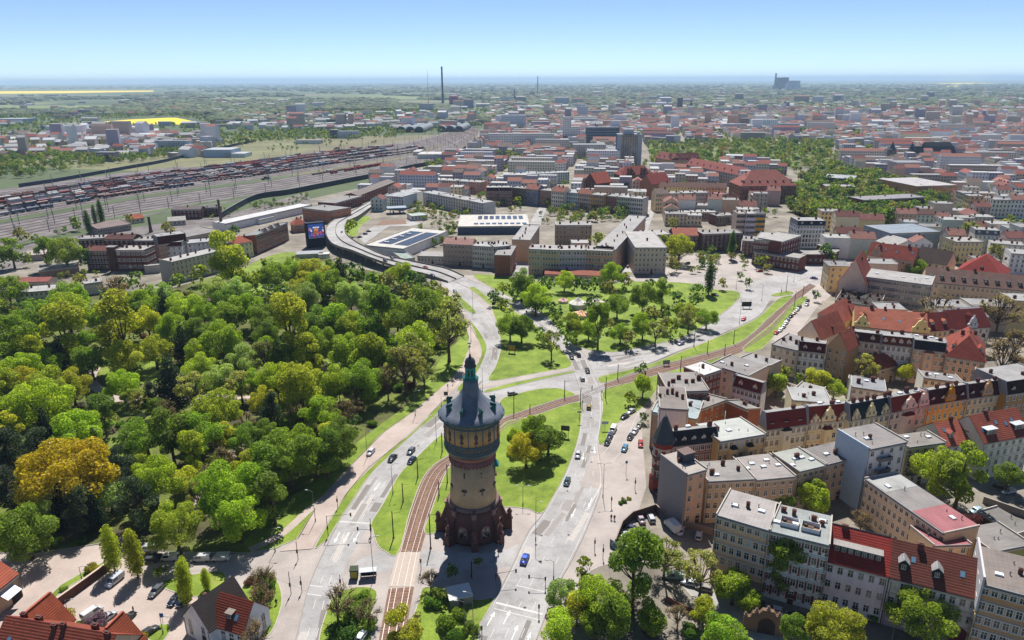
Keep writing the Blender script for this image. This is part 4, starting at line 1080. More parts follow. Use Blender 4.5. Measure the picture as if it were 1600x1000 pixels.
# ---- block at the east square
house('house with pale grey roof in the tangle of roofs beside the street of parked cars', (1206,538), (1247,548), 12, (1212,517), 'flat', 0, '#b0a49b', '#8e8a88', 3, 4, 'L', ch=4)
house('white house with maroon mansard facing the parked cars', (1247,547), (1290,552), 12, (1250,527), 'mansard', 3.5, '#bfbabd', '#5c2228', 3, 5, 'L', ch=2, dn=2)
house('brown house with tall orange gable by the white blank gable', (1293,540), (1325,548), 15, 12, 'gx', 6, '#8c745c', '#9a5240', 4, 3, '', ch=1)
house('white blank-gabled house with orange-red roof at the street of parked cars', (1247,520), (1282,530), 11, 22, 'gx', 7, '#b9a29a', '#9c5646', 3, 0, '', ch=2, blank=True)
house('house with hipped salmon roof and oval dormers', (1278,490), (1322,502), 12, 16, 'hip', 8, '#a88f7c', '#a4594a', 3, 5, 'L', ch=2)
house('long pink-orange tiled house with two cream gables', (1335,509), (1450,521), 13, (1350,490), 'gable', 6, '#c0a878', '#a45e4a', 3, 10, '', ch=3, sky=4, gables=((.1,6,6),(.9,7,7)))
house('house with oxblood tiled roof and two orange dormers', (1451,517), (1489,514), 13, 12, 'gable', 6, '#b89a78', '#6f2420', 3, 5, '', ch=1, dn=2, dcol='#b8684c')
house('house with dark red roof and small white gable, right of the oxblood one', (1490,514), (1548,510), 13, 13, 'gable', 6.5, '#b5a9a0', '#712622', 3, 6, '', ch=1, sky=1, gables=((.5,5,6,'#c8c8cc'),))
house('house with solar panels on its grey gable roof', (1478,500), (1545,495), 12, 14, 'gable', 3, '#b0a090', '#8d8a90', 3, 5, '', ch=0, sky=3)
house('pale house with grey mansard facing south, next to the green rear tree', (1325,530), (1376,536), 16, (1328,512), 'mansard', 3.2, '#a89a90', '#5a3430', 4, 6, '', ch=2, dn=2)
house('pale blue house with copper and blue dormers in the grey mansard row', (1377,537), (1426,542), 15, (1376,516), 'mansard', 3.2, '#b4bcc6', '#7c4434', 4, 6, '', ch=2, dn=4)
house('dark-roofed house with pink bay at the end of the grey mansard row', (1427,544), (1478,550), 15, (1427,522), 'mansard', 3.2, '#b08c78', '#2b2c34', 4, 6, '', ch=2, sky=3, oriels=((.5,5,3,14,'#8a5a48'),))
house('large house with tangled orange-red roofs and turrets on the right', (1478,556), (1540,566), 14, (1480,527), 'hip', 8, '#a8856c', '#96493a', 4, 6, '', ch=5, dn=3)
dwh = house('concrete office block with ribbon windows and flat pale roof by the square', (1349,432), (1456,446), 18, (1370,421), 'flat', 0, '#938a84', '#a9a6a4', 5, 22, '', ch=0, sky=3, bands=False, fw=(1.9,2.0), name='office_block')
house('tall house with blank pinkish gable and red tiled roof at the square', (1309,440), (1354,446), 15, 26, 'gx', 13, '#b09a92', '#9c4a3c', 4, 0, '', blank=True, ch=1)
house('brick-red roofed row house with small gables right of the tall blank gable', (1355,398), (1428,408), 14, 13, 'gable', 7, '#9a7d6a', '#8c4034', 3, 7, '', ch=3, sky=4, gables=((.2,6,7,'#9c7f6c'),))
house('dark brown-roofed house beside the green round tree', (1429,405), (1480,414), 13, 13, 'gable', 7, '#b0a294', '#4c3c38', 3, 5, '', ch=1)
ru = house('derelict brick house with charred and collapsed dark roof', (1305,470), (1375,480), 11, 22, 'flat', 0, '#5a4038', '#2f2926', 3, 6, '', wmat='brick', ch=4, bands=False)
rr = random.Random(3)
f = MB(); Lr, dr = HOUSES[-1][1], HOUSES[-1][2]
for i in range(46):
    p = Vector((rr.uniform(-Lr/2,Lr/2), rr.uniform(0,dr), 11.0)); f.tube(p, p+Vector((rr.uniform(-4,4), rr.uniform(-4,4), rr.uniform(.3,3.2))), .16, .1, 4)
s_ = extra(ru, 'charred_beams', f, ['wood'], '#4a372c'); s_['kind'] = 'stuff'
for i in range(5):
    f = MB(); a_ = rr.uniform(2,4.5); f.add([(0,0,0),(a_,0,0),(a_/2,0,rr.uniform(2,4)),(a_/2,2.5,0)], [(0,1,2),(1,3,2),(3,0,2),(2,1,0)]); ob('broken_gable', f.mesh('broken_gable', ['brick']), ru, (-Lr/2+Lr*i/5, rr.uniform(2,dr-3), 11), rr.uniform(-1,1), col='#6e4238')
house('long brown-roofed school with a row of dark dormers', (1446,440), (1640,458), 13, 18, 'gable', 6, '#a09284', '#6e544c', 3, 26, '', ch=3, dn=11, dk='flat', dcol='#33343a', dwall='#3c3c42')
house('house with big bright red hipped roof and small pediment', (1492,425), (1568,436), 13, 26, 'hip', 10, '#a98a74', '#93332c', 3, 8, '', ch=2, dn=1)
house('low white shed with brown flat roof before the school', (1450,468), (1545,478), 4.5, 8, 'flat', 0, '#b3aca6', '#b0aaa2', 1, 8, '', ch=0, name='shed', cat='shed')
house('white annex with flat roof behind the charred house', (1385,488), (1421,498), 5, 12, 'flat', 0, '#b8b2ac', '#b9b4ae', 1, 3, '', ch=0, name='annex')
house('blue-grey theatre hall with stepped roofs beside the square', (1390,365), (1470,362), 13, 30, 'flat', 0, '#64748a', '#8c97a4', 2, 0, 'L', ch=0, name='hall')
house('pale grey pitched hall in front of the blue-grey theatre', (1397,385), (1442,382), 8, 18, 'gx', 4, '#97918f', '#a9a7a5', 2, 0, '', ch=0, name='hall', blank=True)
house('cream yellow apartment house with flat roof near the golden tree', (1492,378), (1537,378), 15, 14, 'flat', 0, '#bfa678', '#a7a39d', 4, 7, 'L', ch=5)
house('white apartment house with grey roof behind the cream yellow one', (1523,366), (1562,368), 15, 13, 'mansard', 3, '#bdb9b4', '#70747c', 4, 6, 'L', ch=3, dn=3)
house('white house with pale blue side wall at the right edge', (1580,396), (1640,400), 13, 14, 'flat', 0, '#b3bfca', '#a6a5a4', 4, 7, 'L', ch=3)
house('grey-roofed white house right of the golden tree', (1548,380), (1600,384), 12, 12, 'flat', 0, '#b9b5b2', '#a2a09e', 4, 6, 'L', ch=4)
# ---- brick office building with curved wing at the square
bo = house('dark red brick office building with tall flat-roofed main block', (1178,374), (1220,378), 17, 26, 'flat', 0, '#5f342f', '#a9a4a2', 5, 10, '', wmat='brick', ch=1, bands=False)
house('right half of the dark red brick office block with many small windows', (1220.5,378.4), (1252,368), 17.4, 16, 'flat', 0, '#5c322e', '#a7a3a0', 5, 8, '', wmat='brick', ch=0, bands=False)
house('low brick wing with grey roof in front of the brick office building', (1178,393), (1250,404), 9, 12, 'flat', 0, '#5f3630', '#a29d99', 2, 12, '', wmat='brick', ch=0, bands=False)
cwg = thing('curved_wing', G((1263,408)), 0, 'curved low brick wing with ring-shaped grey roof', 'building')
f = MB(); fr = MB(); n = 18
c0 = 22; 
for i in range(n):
    a0, a1 = -2.2+2.6*i/n, -2.2+2.6*(i+1)/n
    q = lambda r, a, z: (r*math.cos(a), r*math.sin(a)+14, z)
    f.loft([[q(14,a0,0),q(24,a0,0),q(24,a0,7),q(14,a0,7)],[q(14,a1,0),q(24,a1,0),q(24,a1,7),q(14,a1,7)]])
    fr.loft([[q(13.6,a0,7),q(24.5,a0,7),q(24.5,a0,7.3),q(13.6,a0,7.3)],[q(13.6,a1,7),q(24.5,a1,7),q(24.5,a1,7.3),q(13.6,a1,7.3)]])
    am = (a0+a1)/2
    w_ = MB(); w_.box(-.9,-.08,2.2,.9,.02,4.2); ob('window', w_.mesh('window', ['glass']), cwg, q(24,am,0), am+math.pi/2)
extra(cwg, 'wall', f, ['brick'], '#5f3630'); extra(cwg, 'roof', fr, ['tar'], '#a29d99')
house('white and blue apartment house with dark mansard corner at the square', (1246,352), (1290,352), 17, 16, 'mansard', 3, '#a9bccb', '#2c3440', 5, 9, 'L', ch=2, dn=3)
# ---- terrace block in the centre
house('beige terrace house at the left end of the long terrace by the red-roofed pavilion', (826,389), (874,391), 16.5, 13, 'flat', 0, '#a48f78', '#a09d9b', 4, 11, '', 'hood', ch=5)
house('lilac terrace house in the middle of the long terrace', (874,391), (915,391), 16.5, 13, 'flat', 0, '#ab97ae', '#a3a09e', 4, 9, '', 'hood', ch=4)
house('salmon pink terrace house at the right end of the long terrace', (915,391), (958,393), 16.5, 13, 'flat', 0, '#b07f70', '#9b9896', 4, 9, '', 'hood', ch=5)
house('row of pink and cream houses with their facades along the shady street', (960,391), (1009,338), 16.5, 13, 'flat', 0, '#b08d80', '#9d9a99', 4, 26, '', 'plain', ch=8)
house('grey-brown rear wing closing the terrace courtyard on the left', (827,376), (843,352), 15, 12, 'flat', 0, '#8c7e70', '#9c9997', 4, 5, '', ch=6)
house('grey-brown courtyard range behind the terrace', (868,352), (925,352), 15, 12, 'flat', 0, '#7d7066', '#989593', 4, 10, '', ch=4, bands=False)
house('low white courtyard building behind the lilac terrace house', (893,380), (920,380), 11, 10, 'flat', 0, '#b4aeaa', '#a6a4a2', 3, 4, '', ch=1)
house('free-standing grey-beige corner house with arched windows, right of the shady street', (992,387), (1042,387), 17, (1002,362), 'flat', 0, '#a0948f', '#adaaa7', 5, 8, 'L', 'arch', ch=1)
house('pale-roofed rear houses behind the free-standing corner house', (1005,368), (1048,366), 12, 16, 'flat', 0, '#98908a', '#aaa7a4', 4, 5, '', ch=3)
house('long low pavilion with plain red roof in front of the terrace', (851,428), (943,431), 3.6, 9, 'gable', 1.8, '#9b8e86', '#a3614f', 1, 12, '', ch=1, name='pavilion', bands=False)
house('brick rear building with salmon tiled roof left of the poplar', (1052,368), (1092,368), 11, 16, 'gable', 4, '#5f4038', '#a5604e', 4, 6, '', wmat='brick', ch=2)
house('dark brick rear building with grey roof behind the tall green trees', (1097,366), (1160,364), 13, 13, 'flat', 0, '#553a35', '#8d8986', 4, 9, '', wmat='brick', ch=5)
house('reddish brick workshop with flat roof left of the brick office building', (1160,376), (1190,378), 11, 16, 'flat', 0, '#633b36', '#8f8b88', 4, 5, '', wmat='brick', ch=3)
# ---- halls and houses left of the street
mh = house('white market hall with dark solar roof panels beside the elevated road', (570,383), (632,389), 6.5, (610,354), 'flat', 0, '#c3c3c6', '#c9c5bf', 1, 0, '', ch=0, name='market_hall', cat='hall', bands=False)
Lm, dm = HOUSES[-1][1], HOUSES[-1][2]
for i in range(2):
    for j in range(10):
        f = MB(); f.box(-.5,-.5,0,.5,.5,1); o_ = ob('solar_panel', boxm('gloss#333843'), mh, (-Lm*.16+i*Lm*.42, dm*(.16+.072*j), 6.68), scale=(Lm*.34, dm*.062, .12))
for j in range(8): ob('skylight', SKLM, mh, (-Lm*.22+(j%2)*Lm*.06, dm*(.2+.16*(j//2)), 6.82), scale=(2,1.6,1.2))
mh2 = house('white-roofed market hall with dark blue front and solar rows, behind the small garden', (715,354), (828,353), 6.5, (727,336), 'flat', 0, '#33415a', '#cbc6c0', 1, 0, '', ch=0, name='market_hall', cat='hall', bands=False)
Lm, dm = HOUSES[-1][1], HOUSES[-1][2]
for i in range(8): ob('solar_panel', boxm('gloss#3a4152'), mh2, (-Lm*.2+i*Lm*.085, dm*.72, 6.7), scale=(Lm*.06, dm*.3, .12))
for i in range(9): ob('solar_panel', boxm('gloss#3a4152'), mh2, (-Lm*.25+i*Lm*.085, dm*.2, 6.7), scale=(Lm*.06, dm*.12, .12))
house('grey-brown apartment house with pink roof and two chimneys right of the market hall', (692,381), (738,383), 14.5, 12, 'gable', 3, '#8a786c', '#a98078', 4, 8, '', ch=2)
house('white-grey apartment house right of the pink-roofed house', (738,384), (771,386), 14.5, 12, 'flat', 0, '#a9a8a2', '#a3a3a3', 4, 9, '', ch=4)
house('pale corner house at the left edge of the street of parked cars', (771,386), (798,384), 15, 14, 'flat', 0, '#a6a4a4', '#a09f9f', 4, 7, 'R', ch=5)
house('low plaster house with arched windows next to the market hall', (652,400), (694,401), 5.5, 13, 'flat', 0, '#a29a95', '#9c9895', 1, 8, '', ch=0, name='low_house')
house('low shed with sea-green sloping roof beside the elevated road', (628,405), (648,403), 4.5, 24, 'pent', 1, '#8f928f', '#93a39b', 1, 0, '', ch=0, name='shed', cat='shed')
house('brown house beside the shops at the left end of the street', (797,400), (806,384), 13, 10, 'flat', 0, '#6d4640', '#8f8c8a', 4, 4, '', ch=2)
# ---- west side: factories, houses along the park, railway buildings
house('long red-brick house with row of ornate gables, beside the video screen', (399,368), (449,348), 14, 12, 'pent', 1.5, '#7c5044', '#8f8f8d', 4, 18, '', 'arch', wmat='brick', ch=2, gables=((.3,4,3),(.5,4,3),(.7,4,3)))
house('brick warehouse with broad tan pilasters by the curve of the elevated road', (472,325), (516,330), 11, 26, 'pent', 1, '#9c6a52', '#8c8c8a', 2, 8, 'R', wmat='brick', ch=1, name='warehouse')
house('low brick warehouse extending the tan one along the road', (522,318), (566,306), 9, 18, 'flat', 0, '#693a34', '#8a8582', 2, 12, '', wmat='brick', ch=1, name='warehouse')
house('very long brick goods shed with raised roof lantern beside the railway wall', (560,306), (617,284), 9, 16, 'gable', 2.5, '#6a3c36', '#7f7672', 2, 18, '', wmat='brick', ch=0, name='goods_shed')
house('long white hall with pale roof beside the railway', (350,350), (487,320), 6.5, 14, 'flat', 0, '#b9c0ca', '#cfcfd1', 1, 0, '', ch=0, name='hall', bands=False)
house('pale flat-roofed shop with blue front below the long white hall', (404,344), (430,338), 4, 12, 'flat', 0, '#a9b6c4', '#c3c3c2', 1, 0, '', ch=0, name='shop')
house('maroon brick railway house with two storeys by the tracks', (267,328), (314,327), 8.5, 12, 'gable', 2, '#532c2c', '#6d6264', 2, 8, 'L', wmat='brick', ch=1)
house('maroon brick annex beside the leaning chimney', (316,325), (343,324), 8, 10, 'flat', 0, '#4f2a2a', '#5f585a', 2, 5, '', wmat='brick', ch=2)
house('small house with pale grey gable roof near the tracks', (262,346), (290,344), 4, 14, 'gable', 2.5, '#9c968f', '#a9a7a2', 1, 4, '', ch=0)
house('red-roofed cottage with white front beside the poplars', (204,343), (225,340), 4, 10, 'gable', 3, '#b8a89a', '#a4553e', 1, 3, '', ch=1)
house('long brown-roofed factory hall with strip windows behind the poplars', (152,358), (204,350), 5, 18, 'pentback', 2, '#7c7470', '#7e6a66', 1, 14, '', ch=0, name='factory_hall')
fb1 = house('dark brick factory wing with small green plants on its windows', (132,392), (170,392), 13, 12, 'gable', 2, '#4f302a', '#6b4038', 4, 8, '', wmat='brick', ch=3, bands=False)
fb2 = house('main brick factory block with large windows and square stair tower', (180,391), (226,391), 14, 13, 'flat', 0, '#5c352e', '#a8a29e', 3, 6, 'R', wmat='brick', ch=6, bands=False, fw=(2.4,2.2))
f = MB(); f.box(-2.4,-1.2,0,2.4,3,16); stw = extra(fb2, 'stair_tower', f, ['brick'], '#5d3a33', (-HOUSES[-1][1]/2-2.6,0,0))
f = MB(); f.box(-2.8,-1.6,16,2.8,3.4,16.5); ob('tower_roof', f.mesh('tower_roof', ['tar']), stw, col='#989494')
house('dark rear factory building with grey roof, left of the red roof', (122,374), (163,372), 13, 12, 'flat', 0, '#45302e', '#9b9896', 4, 6, '', wmat='brick', ch=5, bands=False)
house('dark rear factory building with half black, half orange roof', (163,374), (208,374), 14, 12, 'gable', 2.5, '#48302c', '#5d3a34', 4, 6, '', wmat='brick', ch=3, bands=False)
house('brown brick rear factory building with long grey roof', (209,376), (246,376), 14, 12, 'flat', 0, '#4c332e', '#9a9795', 4, 5, '', wmat='brick', ch=4, bands=False)
house('house with steep maroon mansard roof behind the white houses', (247,382), (292,376), 13, 12, 'mansard', 5, '#8c7468', '#55241f', 4, 6, 'L', ch=1, sky=2)
house('white house with balconies below the maroon mansard roof', (250,385), (284,384), 11, 9, 'mansard', 2.5, '#b5bac4', '#6b2d28', 3, 4, 'L', ch=0, sky=1)
house('white house with pale flat roof in the middle of the row above the park', (286,381), (334,377), 11, 12, 'flat', 0, '#b2b8c2', '#a9abb0', 3, 7, 'L', ch=3)
house('cream house with flat roof at the right of the row above the park', (334,382), (368,378), 10.5, 12, 'flat', 0, '#bfae8c', '#aba9a5', 3, 5, 'L', ch=1)
house('yellow-green gabled house with orange roof and tower-like corner', (369,381), (394,377), 11, 12, 'hip', 4, '#a8ab86', '#ab5a44', 3, 4, 'R', ch=2)
house('small house with wine-red roof among the row above the park', (343,391), (370,390), 7, 7, 'gable', 2.5, '#9c7c6c', '#7d302c', 2, 4, '', ch=1)
bw = house('beige block with blank gable wall and pale roof at the park edge', (266,410), (343,392), 13.5, 11, 'flat', 0, '#a29a90', '#b1aeab', 4, 12, '', ch=5, wk='plain')
f = MB(); f.box(-.2,-.2,0,.2,11.2,14.4); extra(bw, 'fire_wall', f, ['plain#a79f98'], loc=(-HOUSES[-1][1]/2-.1,0,0))
house('low grey shed left of the beige gable block', (225,416), (250,414), 5, 10, 'pent', 1.5, '#7f868d', '#9b999a', 1, 0, '', ch=0, name='shed', cat='shed')
house('small house with white blank gable beside the park trees', (131,444), (160,440), 7, 9, 'flat', 0, '#a8a3a0', '#a9a7a6', 2, 0, '', ch=1)
house('low flat building with red stripe roof left of the white gable house', (20,441), (75,440), 5, 10, 'gable', 1.5, '#8f8c84', '#9c5a52', 1, 10, '', ch=0)
house('pale grey office building with flat roof at the left edge of the park', (22,458), (90,453), 7, 12, 'flat', 0, '#a9aaa8', '#b0aeac', 2, 9, 'R', ch=2)
house('angular low hall with grey roofs beside the pink cherry trees', (60,423), (122,416), 5, 20, 'pent', 1, '#6d5f5a', '#98938e', 1, 0, '', ch=0, name='hall')
house('low flat shed with pinkish roof behind the left tree group', (36,400), (75,397), 4, 16, 'flat', 0, '#908a88', '#b1a49c', 1, 0, '', ch=0, name='shed', cat='shed')
house('grey-roofed shed with dark corrugated roof behind the maroon railway house', (285,372), (345,360), 4.5, 26, 'flat', 0, '#7b7674', '#8d8684', 1, 0, '', ch=0, name='shed', cat='shed')
house('small villa with steep orange hipped roof behind the video screen', (458,352), (480,350), 6.5, 12, 'hip', 5, '#7c5a4a', '#a4563e', 2, 4, '', ch=2)
# petrol station and buildings by the elevated road
house('white corner building with dark top floor near the petrol station', (600,306), (630,308), 12, 26, 'flat', 0, '#b4bcc8', '#9fa3a8', 4, 8, '', ch=0, sky=2)
house('white-grey house with an animal painted on its wall, near the petrol station', (631,302), (660,300), 11, 22, 'flat', 0, '#b2b5ba', '#a5a7aa', 4, 0, 'R', ch=0, sky=2)
ps = thing('petrol_station', G((620,333)), 0.25, 'petrol station with blue-edged flat canopy on posts', 'petrol station')
f = MB(); f.box(-9,-6,5,9,6,5.8); extra(ps, 'canopy', f, ['plain#8c97a2'])
f = MB(); f.box(-9.1,-6.1,5.2,9.1,6.1,5.5); extra(ps, 'canopy_band', f, ['plain#2a5a9c'])
for x in (-6, 6):
    for y in (-3, 3):
        f = MB(); f.box(-.2,-.2,0,.2,.2,5); extra(ps, 'post', f, ['plain#9a9a9a'], loc=(x,y,0))
        f = MB(); f.box(-.5,-.9,0,.5,.9,1.9); extra(ps, 'fuel_pump', f, ['plain#3a5d94'], loc=(x*.5,y,0))
house('flat white kiosk shop behind the petrol station', (642,338), (668,336), 4, 14, 'flat', 0, '#b5bcc2', '#aab6b0', 1, 5, '', ch=0, name='shop')
# ---- bottom left: cemetery gatehouse and houses
house('sandstone gatehouse with arched dark door at the left edge', (-40,950), (27,896), 6.5, 11, 'gable', 4, '#8f7a6c', '#a4553f', 1, 0, 'R', ch=0, bands=False, name='gatehouse')
gh = HOUSES[-1][0]; Lgh = HOUSES[-1][1]
f = MB(); f.prism([(-1.3,0),(1.3,0),(1.3,2.6)]+[(1.3*math.cos(a),2.6+1.2*math.sin(a)) for a in np.linspace(.3,2.84,7)]+[(-1.3,2.6)], 0, .2); ob('door', f.mesh('door', ['wood']), gh, (Lgh*.36,0,0), rot=(R(90),0,0), col='#2c2a26')
f = MB(); f.loft([[(-2,-2.2,3.6),(2,-2.2,3.6),(2,0,4.8),(-2,0,4.8)],[(-2,-2.2,3.75),(2,-2.2,3.75),(2,0,4.95),(-2,0,4.95)]]); ob('canopy', f.mesh('canopy', ['gloss#aebccb']), gh, (Lgh*.18,0,0))
bl = house('large house with red-brown tiled roof, brick chimneys and roof windows, bottom left corner', (-25,1042), (150,1075), 6.5, 14, 'gable', 6.5, '#a0907f', '#8a4434', 2, 9, '', ch=6, sky=5, chcol='#6b3a32')
f = MB(); Lq, dq = HOUSES[-1][1], HOUSES[-1][2]
for x, w_, out in ((-Lq*.40, 9, 1.2), (Lq*.36, 8, -.8)):
    f = MB(); pr = [(x-w_/2,0),(x+w_/2,0),(x+w_/2,6.5),(x,12.4),(x-w_/2,6.5)]; f.loft([[(px,dq*.5,pz) for px,pz in pr],[(px,dq+out,pz) for px,pz in pr]]); cwing = extra(bl, 'cross_wing', f, ['plaster'], '#a0907f')
    f = MB()
    for sg in (-1, 1):
        f.loft([[(x,dq*.45,12.5),(x+sg*(w_/2+.5),dq*.45,5.9),(x+sg*(w_/2+.5),dq*.45,6.15),(x,dq*.45,12.75)],[(x,dq+out+.3,12.5),(x+sg*(w_/2+.5),dq+out+.3,5.9),(x+sg*(w_/2+.5),dq+out+.3,6.15),(x,dq+out+.3,12.75)]])
    ob('roof', f.mesh('roof', ['tiles']), cwing, col='#94492f')
    f = MB(); f.box(x-.25,dq*.6,12.6,x+.25,dq+out,12.9); ob('ridge', f.mesh('ridge', ['plain#9c5540']), cwing)
wh = house('small white house with black tiled gable roof beside the car park', (286,962), (327,986), 5.0, 10.5, 'gx', 5.2, '#c4bcbc', '#3c3534', 2, 2, '', ch=1, bands=False)
house('white cottage wing with red tiled roof and brown dormer, joined to the black-roofed house', (328,974), (380,990), 5.0, 8.5, 'gable', 5, '#bfc3cb', '#8e4432', 2, 4, 'R', ch=0, sky=1, dn=1, dk='flat', dcol='#8d8078', dwall='#4a4644', bands=False)

# ================================================================ WALLS AND FENCES
def wall(label, pts, h, th, col, mat='brick', name='garden_wall', cat='wall', cap=None, z0=0):
    P = [G(p) for p in pts]
    o = P[0]; mb, cp = MB(), MB()
    for i in range(len(P)-1):
        p, q = P[i]-o, P[i+1]-o; d = (q-p).normalized(); s = Vector((-d.y, d.x, 0))*th/2
        mb.loft([[(p-s)+Vector((0,0,z0)),(p+s)+Vector((0,0,z0)),(p+s)+Vector((0,0,h)),(p-s)+Vector((0,0,h))],[(q-s)+Vector((0,0,z0)),(q+s)+Vector((0,0,z0)),(q+s)+Vector((0,0,h)),(q-s)+Vector((0,0,h))]])
        s = s*1.3
        cp.loft([[(p-s)+Vector((0,0,h)),(p+s)+Vector((0,0,h)),(p+s)+Vector((0,0,h+.12)),(p-s)+Vector((0,0,h+.12))],[(q-s)+Vector((0,0,h)),(q+s)+Vector((0,0,h)),(q+s)+Vector((0,0,h+.12)),(q-s)+Vector((0,0,h+.12))]])
    t = thing(name, o, 0, label, cat)
    extra(t, 'wall', mb, [mat], col)
    if cap: extra(t, 'coping', cp, [cap])
    return t
wall('brick wall with pale coping between the car park and the forecourt', [(68,964),(120,927),(172,889)], 2.3, .45, '#6d4a41', cap='stone#b5a294')
wall('dark boundary wall around the small car park, turning the corner', [(961,856),(972,827),(988,812),(1024,800),(1030,806)], 2.6, .25, '#57453d', 'plaster', cap='stone#8c8078')
gw = wall('low fence wall of the small car park painted with teal graffiti', [(953,853),(966,861),(990,868)], 2.2, .2, '#5b6663', 'plaster')
txt = bpy.data.curves.new('graffiti', 'FONT'); txt.body = 'CHA'; txt.size = 2.6; txt.extrude = .01
to_ = bpy.data.objects.new('graffiti', txt); COL.objects.link(to_)
bpy.context.view_layer.update()
me_ = bpy.data.meshes.new_from_object(to_.evaluated_get(bpy.context.evaluated_depsgraph_get())); bpy.data.objects.remove(to_)
me_.name = 'graffiti'; me_.materials.clear(); me_.materials.append(M('plain#9fc4c4'))
p_, q_ = G((953,853)), G((966,861)); d_ = q_-p_
ob('graffiti', me_, gw, ((d_.normalized()*.4)+Vector((-.02,-.16,.25))), rot=(R(90),0,math.atan2(d_.y,d_.x)))
wall('wall behind the white cars between the small car park and the courtyard', [(1062,822),(1113,836)], 2.0, .25, '#8a7668', 'plaster', cap='stone#8c8078')
wall('low brick wall of the front gardens on the bottom street', [(1040,940),(1090,965),(1140,990)], 1.6, .3, '#6e473e')
wall('garden wall with brick piers along the bottom right street', [(1245,985),(1300,1003),(1360,1018)], 1.8, .35, '#7a5a4c', cap='stone#a08c7c')
wall('long wall beside the dirt yard', [(1535,786),(1610,812)], 2.2, .3, '#8b8178', 'plaster', cap='stone#9a948c')
gt = thing('cemetery_gate', G((1196,988)), -.3, 'weathered sandstone gate with curved gable and round arch', 'gate')
f = MB(); pr = [(-5,0),(5,0),(5,3.4),(3.6,3.8),(3.2,5.0),(1.8,5.2),(1.2,6.2),(-1.2,6.2),(-1.8,5.2),(-3.2,5.0),(-3.6,3.8),(-5,3.4)]
f.loft([[(x,.5,z) for x,z in pr],[(x,-.5,z) for x,z in pr]]); extra(gt, 'gable_wall', f, ['brick'], '#7d6350')
f = MB(); f.prism([(-1.8,0),(1.8,0),(1.8,2.4)]+[(1.8*math.cos(a),2.4+1.8*math.sin(a)) for a in np.linspace(.3,2.84,8)]+[(-1.8,2.4)], .5, .6); ob('gate_leaf', f.mesh('gate_leaf', ['wood']), gt, rot=(R(90),0,0), col='#3a2c26')
for x in (-4.6, -2.4, 0, 2.4, 4.6):
    f = MB(); f.lathe([(.45,0),(.45,.4),(.25,.6),(.3,.9),(.05,1.2)], 8); extra(gt, 'finial', f, ['stone#8c7664'], loc=(x, 0, {0:6.2, 2.4:5.1, 4.6:3.5}[abs(x)]))

# ================================================================ ELEVATED ROAD
RO = [(700,441,725,432,.3),(672,431,697,420,1.5),(640,423,665,413,3.5),(612,415,637,407,5),(575,402,601,399,6),(550,392,575,388,6),(530,386,556,378,6),(517,379,545,370,6),(510,366,539,361,6),(512,353,542,347,5),(525,342,560,338,3.5),(550,330,580,324,2),(580,314,604,308,.5),(602,302,616,297,.06)]
ro, Lo, Ro = road('elevated_road', RO, 0.02)
occ_poly(Lo+list(reversed(Ro)), 2)
lane(ro, Lo, Ro, .27, .03); lane(ro, Lo, Ro, .76, .03)
def ribbon(mb, P, w, z0, z1, off=0.0):
    for i in range(len(P)-1):
        p, q = P[i], P[i+1]; d = (q-p); d.z = 0; d.normalize(); s = Vector((-d.y, d.x, 0)); o_ = s*off; s = s*w/2
        z = Vector((0,0,1))
        mb.loft([[p+o_-s+z*z0,p+o_+s+z*z0,p+o_+s+z*z1,p+o_-s+z*z1],[q+o_-s+z*z0,q+o_+s+z*z0,q+o_+s+z*z1,q+o_-s+z*z1]])
f = MB()
for i in range(len(Lo)-1):
    f.loft([[Lo[i]-Vector((0,0,.9)),Ro[i]-Vector((0,0,.9)),Ro[i],Lo[i]],[Lo[i+1]-Vector((0,0,.9)),Ro[i+1]-Vector((0,0,.9)),Ro[i+1],Lo[i+1]]])
ob('bridge_deck', f.mesh('bridge_deck', ['stone#8d8884']), ro)
for P, nm in ((Lo, 'parapet'), (Ro, 'parapet'), ([l.lerp(r, .5) for l, r in zip(Lo, Ro)], 'median_barrier')):
    f = MB(); ribbon(f, P, .3, -.1, .85); ob(nm, f.mesh(nm, ['stone#7b7672']), ro)
for i in range(6, len(Lo)-12, 5):
    if Lo[i].z < 2: continue
    for t_ in (.2, .8):
        p = Lo[i].lerp(Ro[i], t_); f = MB(); f.lathe([(.6,0),(.6,p.z-.8)], 10); ob('pier', f.mesh('pier', ['stone#86817d']), ro, (p.x,p.y,0))
f = MB()
for P in (Lo, Ro):
    for i in range(len(P)-1):
        if P[i].z < 4.2 or P[i].y > G((520,345)).y: 
            f.add([P[i]-Vector((0,0,.5)),P[i+1]-Vector((0,0,.5)),(P[i+1].x,P[i+1].y,0),(P[i].x,P[i].y,0)], [(0,1,2,3)])
ob('ramp_wall', f.mesh('ramp_wall', ['stone#8a8581']), ro)

# ================================================================ BIG VIDEO SCREEN
p_, q_ = G((482,388)), G((510,385)); d_ = q_-p_
scr = thing('video_screen', (p_+q_)/2, math.atan2(d_.y,d_.x), 'huge dark blue block carrying a colourful video screen', 'video screen')
Wd = d_.length; hz = HT(p_, 350)
f = MB(); f.box(-Wd/2,0,0,Wd/2,7,hz); extra(scr, 'body', f, ['plain#1f2a3c'])
f = MB(); f.box(-Wd/2-.4,-.5,hz*.36,Wd/2+.1,0,hz+.4); extra(scr, 'frame', f, ['plain#141d2c'])
sw, s0, s1 = Wd*.86, hz*.42, hz*.97
f = MB(); f.box(-sw/2,-.56,s0,sw/2,-.5,s1); sp_ = extra(scr, 'screen', f, ['screen#2f4a8e'])
rr = random.Random(5)
sc_col = ['#b4566e','#d08a5a','#8d3450','#c8a0b0','#5a64a8','#d8d0d8','#a03c4a','#3a3f7c']
